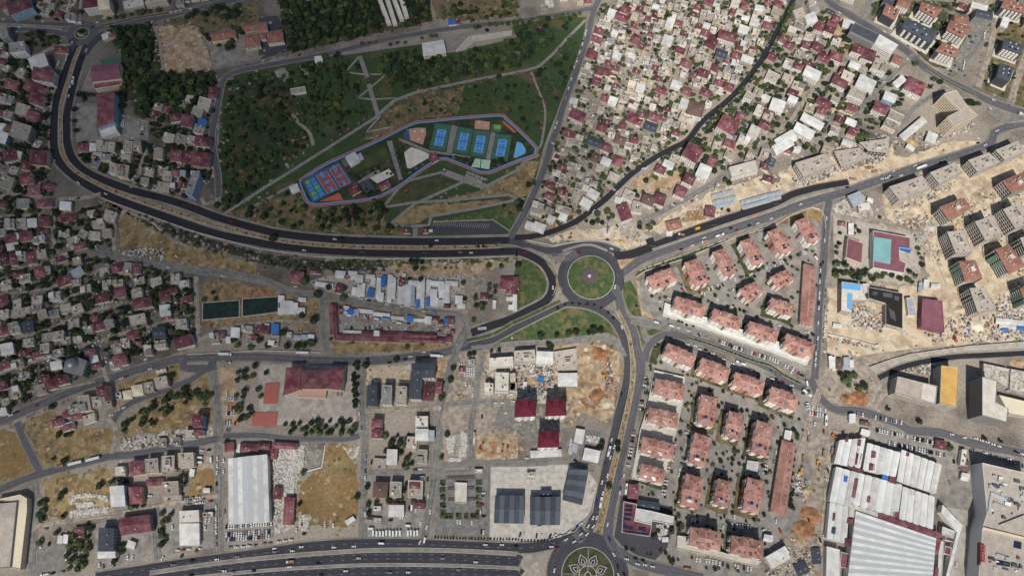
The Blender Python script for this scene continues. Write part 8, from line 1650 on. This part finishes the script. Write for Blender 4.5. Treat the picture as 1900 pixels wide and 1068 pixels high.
# machines
def digger(tile, x, y, rot, col, label, small=False):
    p = W(*px(tile, x, y)); t = thing('excavator', p, 'excavator', '', z=0, label=label); a = RD(-rot); ex = Vector((math.cos(a), math.sin(a))); ey = Vector((-ex.y, ex.x)); k = .8 if small else 1.15; P = Vector((p.x, p.y))
    for sg in (-1, 1): b = MB(); b.box(P + ey * sg * 1.15 * k, ex, ey, 4 * k, .7 * k, 0, 1.0 * k); b.build('track', 'dark_unit', t)
    b = MB(); b.box(P - ex * .5 * k, ex, ey, 3.4 * k, 2.6 * k, 1.0 * k, 2.2 * k); b.build('body', col, t)
    b = MB(); b.box(P + ex * .9 * k + ey * .7 * k, ex, ey, 1.5 * k, 1.1 * k, 1.2 * k, 2.9 * k); b.build('cab', 'glass', t)
    b = MB(); q = P + ex * 1.0 * k; m = P + ex * 4.2 * k; e = P + ex * 6.6 * k; bar(b, (q.x, q.y, 1.8 * k), (m.x, m.y, 4.6 * k), .6 * k, .7 * k); bar(b, (m.x, m.y, 4.6 * k), (e.x, e.y, 1.2 * k), .5 * k, .5 * k); b.build('boom', col, t)
    b = MB(); b.box(e, ex, ey, 1.2 * k, 1.3 * k, .3 * k, 1.4 * k); b.build('bucket', 'dark_unit', t)
for a in (('C4', 1385, 425, -60, 'car_red', 'dark red drilling excavator on the haul road'), ('D4', 385, 240, 90, 'car_yellow', 'yellow excavator in the dusty works street'), ('D4', 500, 40, 45, 'car_orange', 'orange excavator above the white factory'), ('D4', 250, 310, -60, 'car_yellow', 'yellow loader beside the lower shop row'), ('C2', 290, 365, 85, 'car_yellow', 'left yellow loader on the sandy lot below the ponds', True), ('C2', 313, 367, 95, 'car_yellow', 'right yellow loader on the sandy lot below the ponds', True), ('C2', 1465, 852, -10, 'car_yellow', 'yellow excavator beside the white car plot', True), ('B4', 740, 205, -15, 'car_orange', 'orange digger on the sandy verge of the boulevard', True), ('C3', 675, 712, 80, 'car_yellow', 'yellow excavator in the bare excavation'), ('B3', 790, 745, 10, 'car_yellow', 'small yellow excavator on the sandy plot', True), ('C4', 1490, 330, -60, 'car_grey', 'grey excavator beside the cream spoil heap')): digger(*a)
p = W(*px('B3', 1360, 653)); t = thing('road_roller', p, 'road roller', '', label='yellow road machine on the black fresh carriageway'); ex = Vector((.93, .36)); ey = Vector((-.36, .93)); P = Vector((p.x, p.y))
b = MB(); b.box(P, ex, ey, 5.5, 3.0, ZR + .8, ZR + 2.4); b.build('body', 'car_yellow', t); b = MB(); b.box(P - ex * 3.6, ex, ey, 2.0, 4.4, ZR + .1, ZR + 1.2); b.build('drum', 'dark_unit', t); b = MB(); b.box(P + ex * .4, ex, ey, 2.6, 2.2, ZR + 2.4, ZR + 3.2); b.build('canopy', 'car_yellow', t)
# floodlight mast, street lamps, shelters
p = W(*px('B3', 697, 683)); t = thing('floodlight_mast', p, 'mast', '', label='tall floodlight mast on a round white base in the sandy plot')
b = MB(); b.tube(p.x, p.y, 0, .9, 4.2, 16, 3.6); b.build('base', 'paint_white', t); b = MB(); b.tube(p.x, p.y, .8, 26, .9, 10, .5); b.build('pole', 'steel', t); b = MB(); b.box((p.x, p.y), (1, 0), (0, 1), 5, 4.2, 25.5, 27); b.build('lamp_frame', 'metal_unit', t)
for i, (tl, x, y) in enumerate((('C3', 860, 330), ('C3', 888, 515), ('C3', 898, 705), ('B2', 1760, 775), ('B3', 95, 780), ('B3', 255, 810), ('B2', 1230, 850), ('B2', 770, 845), ('B3', 1020, 800), ('B3', 1470, 650), ('B3', 1215, 740), ('D2', 975, 985), ('D2', 1220, 990), ('D2', 1480, 992), ('D2', 720, 988), ('B4', 60, 495))):
    p = W(*px(tl, x, y)); o = thing('street_lamp', p, 'street lamp', 'slim grey street lamp', z=0, group='street lamps'); b = MB(); b.tube(p.x, p.y, 0, 10, .16, 6, .1); b.build('pole', 'steel', o); b = MB(); bar(b, (p.x - 2.2, p.y, 10), (p.x + 2.2, p.y, 10), .2, .15); b.build('arm', 'steel', o)
    for s in (-1, 1): b = MB(); b.box((p.x + s * 2.2, p.y), (1, 0), (0, 1), 1.0, .4, 9.85, 10.1); b.build('lamp_head', 'metal_unit', o)
for tl, pts_ in (('A2', '1255,677 1330,662 1470,637 1735,585 1670,592 1600,608 780,878 735,912 660,952 605,988 540,1030'), ('A3', '400,325 435,275 325,410 285,450 235,500 175,550 140,580 205,635 180,680 205,745 250,765 220,820 222,900 215,945 40,550 85,545 200,200'), ('B2', '70,392 120,405 55,450 25,465 1085,372'), ('Q', '715,660 800,690 890,735 1250,790 1310,760 150,855 230,800 320,745'), ('R', '990,475 1085,425 1170,380 1345,285 1440,140 1450,210 1480,290 1500,370')):
    for tok in pts_.split():
        x, y = map(float, tok.split(',')); p = W(*px(tl, x, y)); o = thing('picnic_shelter', p, 'shelter', 'little maroon picnic shelter' if tl[0] in 'AB' else 'little grey picnic shelter', group='picnic shelters'); r = 1.9
        Q = [(p.x - r, p.y - r), (p.x + r, p.y - r), (p.x + r, p.y + r), (p.x - r, p.y + r)]; b, _ = hip_mesh(Q, 2.5, 1.0, 1, .2); b.build('roof', 'maroon_roof' if tl[0] in 'AB' else 'dark_unit', o)
        for q in grow_poly(Q, -.3): b = MB(); b.tube(q[0], q[1], 0, 2.5, .1, 5); b.build('post', 'timber', o)
# low walls
def wall(s, hgt, label, m='pale_roof', w=.6):
    L = wpts(s); t = thing('boundary_wall', L[0], 'wall', '', label=label)
    for a, c in zip(L, L[1:]):
        d = (c - a).normalized(); n = Vector((-d.y, d.x, 0)) * w / 2; b = MB(); b.prism([(p.x, p.y) for p in (a - n, c - n, c + n, a + n)], 0, hgt); b.build('wall_panel', m, t)
wall('B3 905,1010 980,960 1250,878 1650,712 1899,642 B4 200,545 340,495 400,515 430,560 440,650', 2.2, 'long pale wall around the upper estate'); wall('B3 940,955 1250,845 1650,700 1899,625', 1.4, 'pale retaining wall along the boulevard bank'); wall('C3 1040,650 985,950 D3 940,10 870,350', 2.4, 'pale wall beside the estate car row')
wall('C4 460,395 620,430 800,480 830,470', 2, 'broken pale wall beside the dusty lane'); wall('D2 490,110 465,270 340,305', 1.4, 'low white wall around the grey pad', 'sheet_white', .9); wall('C1 1380,545 1480,540 1899,515 C2 200,520 460,530', 1.6, 'pale kerb wall along the main street'); wall('B4 1150,640 1240,850 1330,1068', 1.5, 'site fence beside the school lot'); wall('D3 625,385 590,600 460,740 260,805', 1.8, 'curved wall of the courthouse forecourt'); wall('B1 740,425 1000,520 1400,665 1899,800 B2 400,855 900,872 1400,868 1830,855', 1.2, 'pale parapet along the boulevard and channel'); wall('D4 1325,560 1340,700', 2, 'short mall yard wall'); wall('B3 110,735 300,775 450,750 560,728 700,745 820,800', 1.4, 'pale wall above the slip lane')
lt = thing('park_lettering', W(*px('B2', 1540, 255)), 'lettering', '', label='white hillside lettering below the pale green courts')
for txt, a0, a1, sz in (('ONİKİŞUBAT', ('P', 864.5, 321.5), ('P', 893, 333), 4.6), ('BELEDİYESİ', ('P', 863, 327), ('P', 890, 338), 4.4)):
    a, c = W(*px(*a0), .2), W(*px(*a1), .2); a.z = c.z = ZR + .1; lettering(txt, a, c, sz, 'paint_white', lt, 'hill_letter', (-(c.y - a.y), c.x - a.x, 0), depth=.2)
c = W(*px('B2', 1362, 225)); t = thing('sail_sculpture', c, 'sculpture', '', label='white twin-sail sculpture on the plaza above the zigzag path'); b = MB(); b.tube(c.x, c.y, 0, ZR + .3, 2.8, 12); b.build('base', 'dark_unit', t)
for s in (-1, 1): b = MB(); b.tri((c.x + s * .6 - .8, c.y, ZR + .3), (c.x + s * .6 + 1.0, c.y, ZR + .3), (c.x + s * .6 + .8, c.y + .3, ZR + 5.5)); b.tri((c.x + s * .6 - .8, c.y + .3, ZR + .3), (c.x + s * .6 + .8, c.y + .3, ZR + 5.5), (c.x + s * .6 + 1.0, c.y + .2, ZR + .3)); b.build('sail', 'paint_white', t)

# spoil heaps on the building sites
def heap(tile, x, y, r, hgt, m, desc):
    p = W(*px(tile, x, y)); b = MB(); n, rings = 18, 5; V = []; sd = random.uniform(0, 99)
    for j in range(rings + 1):
        for k in range(n):
            a = k * 6.283 / n; q = r * j / rings * (1 + .3 * mnoise.noise((math.cos(a) * 1.3 + sd, math.sin(a) * 1.3, 0))); z = hgt * (1 - j / rings) ** 1.2 * (1 + .4 * mnoise.noise((math.cos(a) * j + sd, math.sin(a) * j, 3))); V.append((p.x + q * math.cos(a), p.y + q * .8 * math.sin(a), max(-.1, z) if j < rings else -.1))
    b.v = V
    for j in range(rings):
        for k in range(n): b.f.append((j * n + k, j * n + (k + 1) % n, (j + 1) * n + (k + 1) % n, (j + 1) * n + k)); b.m.append(0)
    tag(b.build('spoil_heap', m, None, True), 'spoil heap', desc, p, 'spoil heaps')
random.seed(14)
for tl, x, y, r, hg, m in (('C4', 1430, 215, 8, 4, 'sand'), ('C4', 1550, 330, 11, 4, 'cream_roof'), ('C4', 1620, 350, 7, 3, 'dirt'), ('C4', 690, 870, 12, 4, 'red_dirt'), ('C4', 600, 870, 8, 3, 'red_dirt'), ('C3', 150, 740, 9, 3, 'dirt'), ('C3', 640, 540, 11, 4, 'red_dirt'), ('C3', 520, 800, 12, 4, 'dirt'), ('C3', 690, 900, 8, 3, 'sand'), ('C3', 560, 560, 9, 3, 'dirt'), ('C3', 620, 840, 10, 3, 'red_dirt'), ('D4', 330, 620, 12, 4, 'red_dirt'), ('D4', 280, 720, 13, 4, 'red_dirt'), ('D4', 240, 800, 10, 3, 'dirt'), ('D4', 300, 440, 7, 3, 'dirt'), ('B4', 1560, 420, 10, 3, 'dirt'), ('B4', 1100, 500, 12, 3, 'sand'), ('B4', 1220, 640, 10, 3, 'rubble_ground'), ('B4', 700, 110, 14, 6, 'rubble_ground'), ('B4', 600, 160, 12, 5, 'rubble_ground'), ('B4', 820, 40, 12, 5, 'rubble_ground'), ('B4', 150, 250, 9, 3, 'sand'), ('B4', 1000, 580, 8, 2.5, 'rubble_ground'), ('A4', 780, 1030, 16, 6, 'concrete_dark'), ('C4', 740, 240, 9, 3, 'rubble_ground'), ('C4', 1850, 600, 9, 3, 'dirt'), ('C4', 1780, 90, 10, 3, 'sand'), ('B4', 1640, 800, 8, 2.5, 'sand'), ('D2', 350, 640, 6, 2, 'rubble_ground'), ('A4', 1080, 1040, 10, 3, 'dirt')):
    heap(tl, x, y, r, hg, m, {'sand': 'pale sand', 'cream_roof': 'cream', 'dirt': 'brown earth', 'red_dirt': 'reddish earth', 'rubble_ground': 'grey rubble', 'concrete_dark': 'dark rubble'}[m] + ' heap')
# ================================================================== ADDED CLOUDS, unseen above the camera, to darken left town and highway
def shade_cloud(gx, gy, zc, rx, ry, rz, dens, seed, label):
    c = Vector((gx, gy, 0)) + S * (zc / S.z); bm = bmesh.new(); bmesh.ops.create_icosphere(bm, subdivisions=4, radius=1)
    for v in bm.verts:
        d = v.co.normalized(); k = 1 + .16 * mnoise.noise(d * 1.7 + Vector((seed, 0, 0))) + .06 * mnoise.noise(d * 4 + Vector((0, seed, 0))); v.co = Vector((d.x * rx, d.y * ry, d.z * rz)) * k
    me = bpy.data.meshes.new('shade_cloud'); bm.to_mesh(me); bm.free()
    m = bpy.data.materials.new('shade_vapour'); m.use_nodes = True; nt = m.node_tree; nt.nodes.remove(nt.nodes['Principled BSDF']); v = nt.nodes.new('ShaderNodeVolumePrincipled'); v.inputs['Density'].default_value = dens; v.inputs['Color'].default_value = (.9, .9, .92, 1); v.inputs['Anisotropy'].default_value = .6
    nt.links.new(v.outputs[0], nt.nodes['Material Output'].inputs['Volume']); me.materials.append(m); o = link('shade_cloud', me); o.location = c; struct(o, label, 'shade_cloud', 'stuff')
a = W(230, 190); shade_cloud(a.x - 120, a.y + 20, 1500, 760, 540, 130, .0054, 1.3, 'vapour volume put in out of view to darken the left of the town')
a = W(820, 1020); shade_cloud(a.x, a.y - 40, 1300, 620, 230, 90, .0018, 4.1, 'thin vapour volume put in out of view to darken the highway')
scene.cycles.volume_bounces = 0; scene.cycles.volume_step_rate = 4

# ================================================================== LABELS that single things out
LMK = [('the small top-left roundabout', 152, 62), ('the plum sports hall', 197, 135), ('the long maroon school', 195, 205), ('the bare sports ground', 345, 95), ('the tiled pavilions', 450, 70), ('the dark wood', 600, 50), ('the ruined sheds', 725, 20), ('the white park hall', 803, 92), ('the stone seating', 900, 75), ('the zigzag path', 685, 150), ('the stone path', 570, 240), ('the ball courts', 610, 340), ('the tennis courts', 870, 265), ('the water-play pad', 962, 280), ('the striped car park', 870, 420), ('the sail sculpture', 824, 316), ('the park east path', 1005, 195), ('the junction of grey and black streets', 985, 440), ('the big roundabout', 1096, 514), ('the floodlight mast', 1127, 430), ('the timber yard', 1290, 400), ('the steel container rows', 1400, 370), ('the white gabled block', 1285, 285), ('the three white sheds', 1490, 240), ('the L-shaped tower', 1775, 195), ('the long avenue office', 1620, 75), ('the slate-roofed avenue block', 1705, 60), ('the top right corner', 1870, 40), ('the demolished blocks', 1600, 280), ('the aqua-roofed school', 1655, 465), ('the black basement deck', 1650, 590), ('the plum warehouse', 1725, 585), ('the haul road', 1780, 635), ('the yellow deck', 1760, 715), ('the tall pale tower', 1835, 740), ('the crowded car park', 1690, 820), ('the white factory', 1640, 890), ('the shopping mall', 1850, 960), ('the lower shop row', 1455, 890), ('the upper shop row', 1500, 545), ('the estate podium', 1370, 620), ('the estate through road', 1330, 670), ('the dark estate playground', 1350, 860), ('the filling station', 1185, 960), ('the flower island', 1090, 1050), ('the slate courthouse roofs', 980, 940), ('the memorial square', 852, 920), ('the crimson towers', 1000, 760), ('the bare excavation', 1100, 690), ('the white bus row', 720, 985), ('the golden field', 620, 890), ('the great white hall', 460, 905), ('the white filling station', 350, 980), ('the maroon store', 250, 970), ('the big grey hall', 15, 990), ('the ring-shaped stone yard', 160, 935), ('the white lorries', 160, 855), ('the golden corner field', 20, 850), ('the wide maroon school', 585, 705), ('the slate-roofed apartment', 780, 700), ('the long maroon sheds', 720, 610), ('the container market', 770, 540), ('the green ponds', 445, 572), ('the mosque', 132, 675), ('the fork junction', 370, 680), ('the dry bank', 300, 430), ('the octagonal maroon house', 70, 290), ('the boulevard bend', 110, 300), ('the blue-sided block', 355, 340), ('the lower left houses', 60, 580), ('the slate house by the lane', 295, 615), ('the left edge lanes', 40, 470), ('the dense quarter top', 1250, 20), ('the dense quarter centre', 1220, 120), ('the dense quarter foot', 1150, 230), ('the brown-roofed corner house', 1290, 205), ('the black street', 1400, 150), ('the dense quarter edge', 1110, 120), ('the villas', 1560, 160)]
LW = [(n, W(u, v)) for n, u, v in LMK]
BUCK = {}
for o, desc, p, has in THINGS:
    if has or not desc: continue
    nm, q = min(LW, key=lambda l: (l[1].x - p[0]) ** 2 + (l[1].y - p[1]) ** 2); dx, dy = p[0] - q.x, p[1] - q.y
    dr = 'right of' if dx > abs(dy) else 'left of' if -dx > abs(dy) else 'above' if dy > 0 else 'below'
    BUCK.setdefault((desc, nm, dr), []).append((math.hypot(dx, dy), o))
for (desc, nm, dr), L in BUCK.items():
    L.sort(key=lambda x: x[0])
    for k, (d, o) in enumerate(L):
        if k == 0: o['label'] = f'{desc} {"just " if len(L) > 1 else ""}{dr} {nm}'
        else: o['label'] = f'{desc}, {ORD[k] if k < len(ORD) else str(k + 1) + "th"} closest {dr} {nm}'

# pieces that sit on a roof or in a wall become sub-parts of it
ON_ROOF = {'ridge', 'chimney', 'solar_array', 'solar_heater', 'roof_vent', 'water_tank', 'stair_hut', 'roof_box', 'parapet', 'lift_house', 'roof_hatch', 'rooftop_unit', 'air_duct', 'aqua_roof', 'raised_roof', 'bright_parapet', 'blue_sheet', 'pale_deck', 'maroon_patch', 'roof_patch'}
IN_WALL = {'window', 'balcony_stack', 'brown_band', 'wall_panel', 'sign_board', 'sign_lettering'}
for o, *_ in THINGS:
    if o.type != 'EMPTY' or o.name not in PINV: continue
    ch = {}
    for c in o.children: ch.setdefault(c.name.split('.')[0], []).append(c)
    for host, kids in (('roof', ON_ROOF), ('wall', IN_WALL)):
        if host not in ch or len(ch[host]) != 1: continue
        for k in kids:
            for c in ch.get(k, ()): c.parent = ch[host][0]; c.matrix_parent_inverse = Matrix()
for o in bpy.data.objects:
    if o.name.split('.')[0] == 'balcony_stack': o['kind'] = 'stuff'
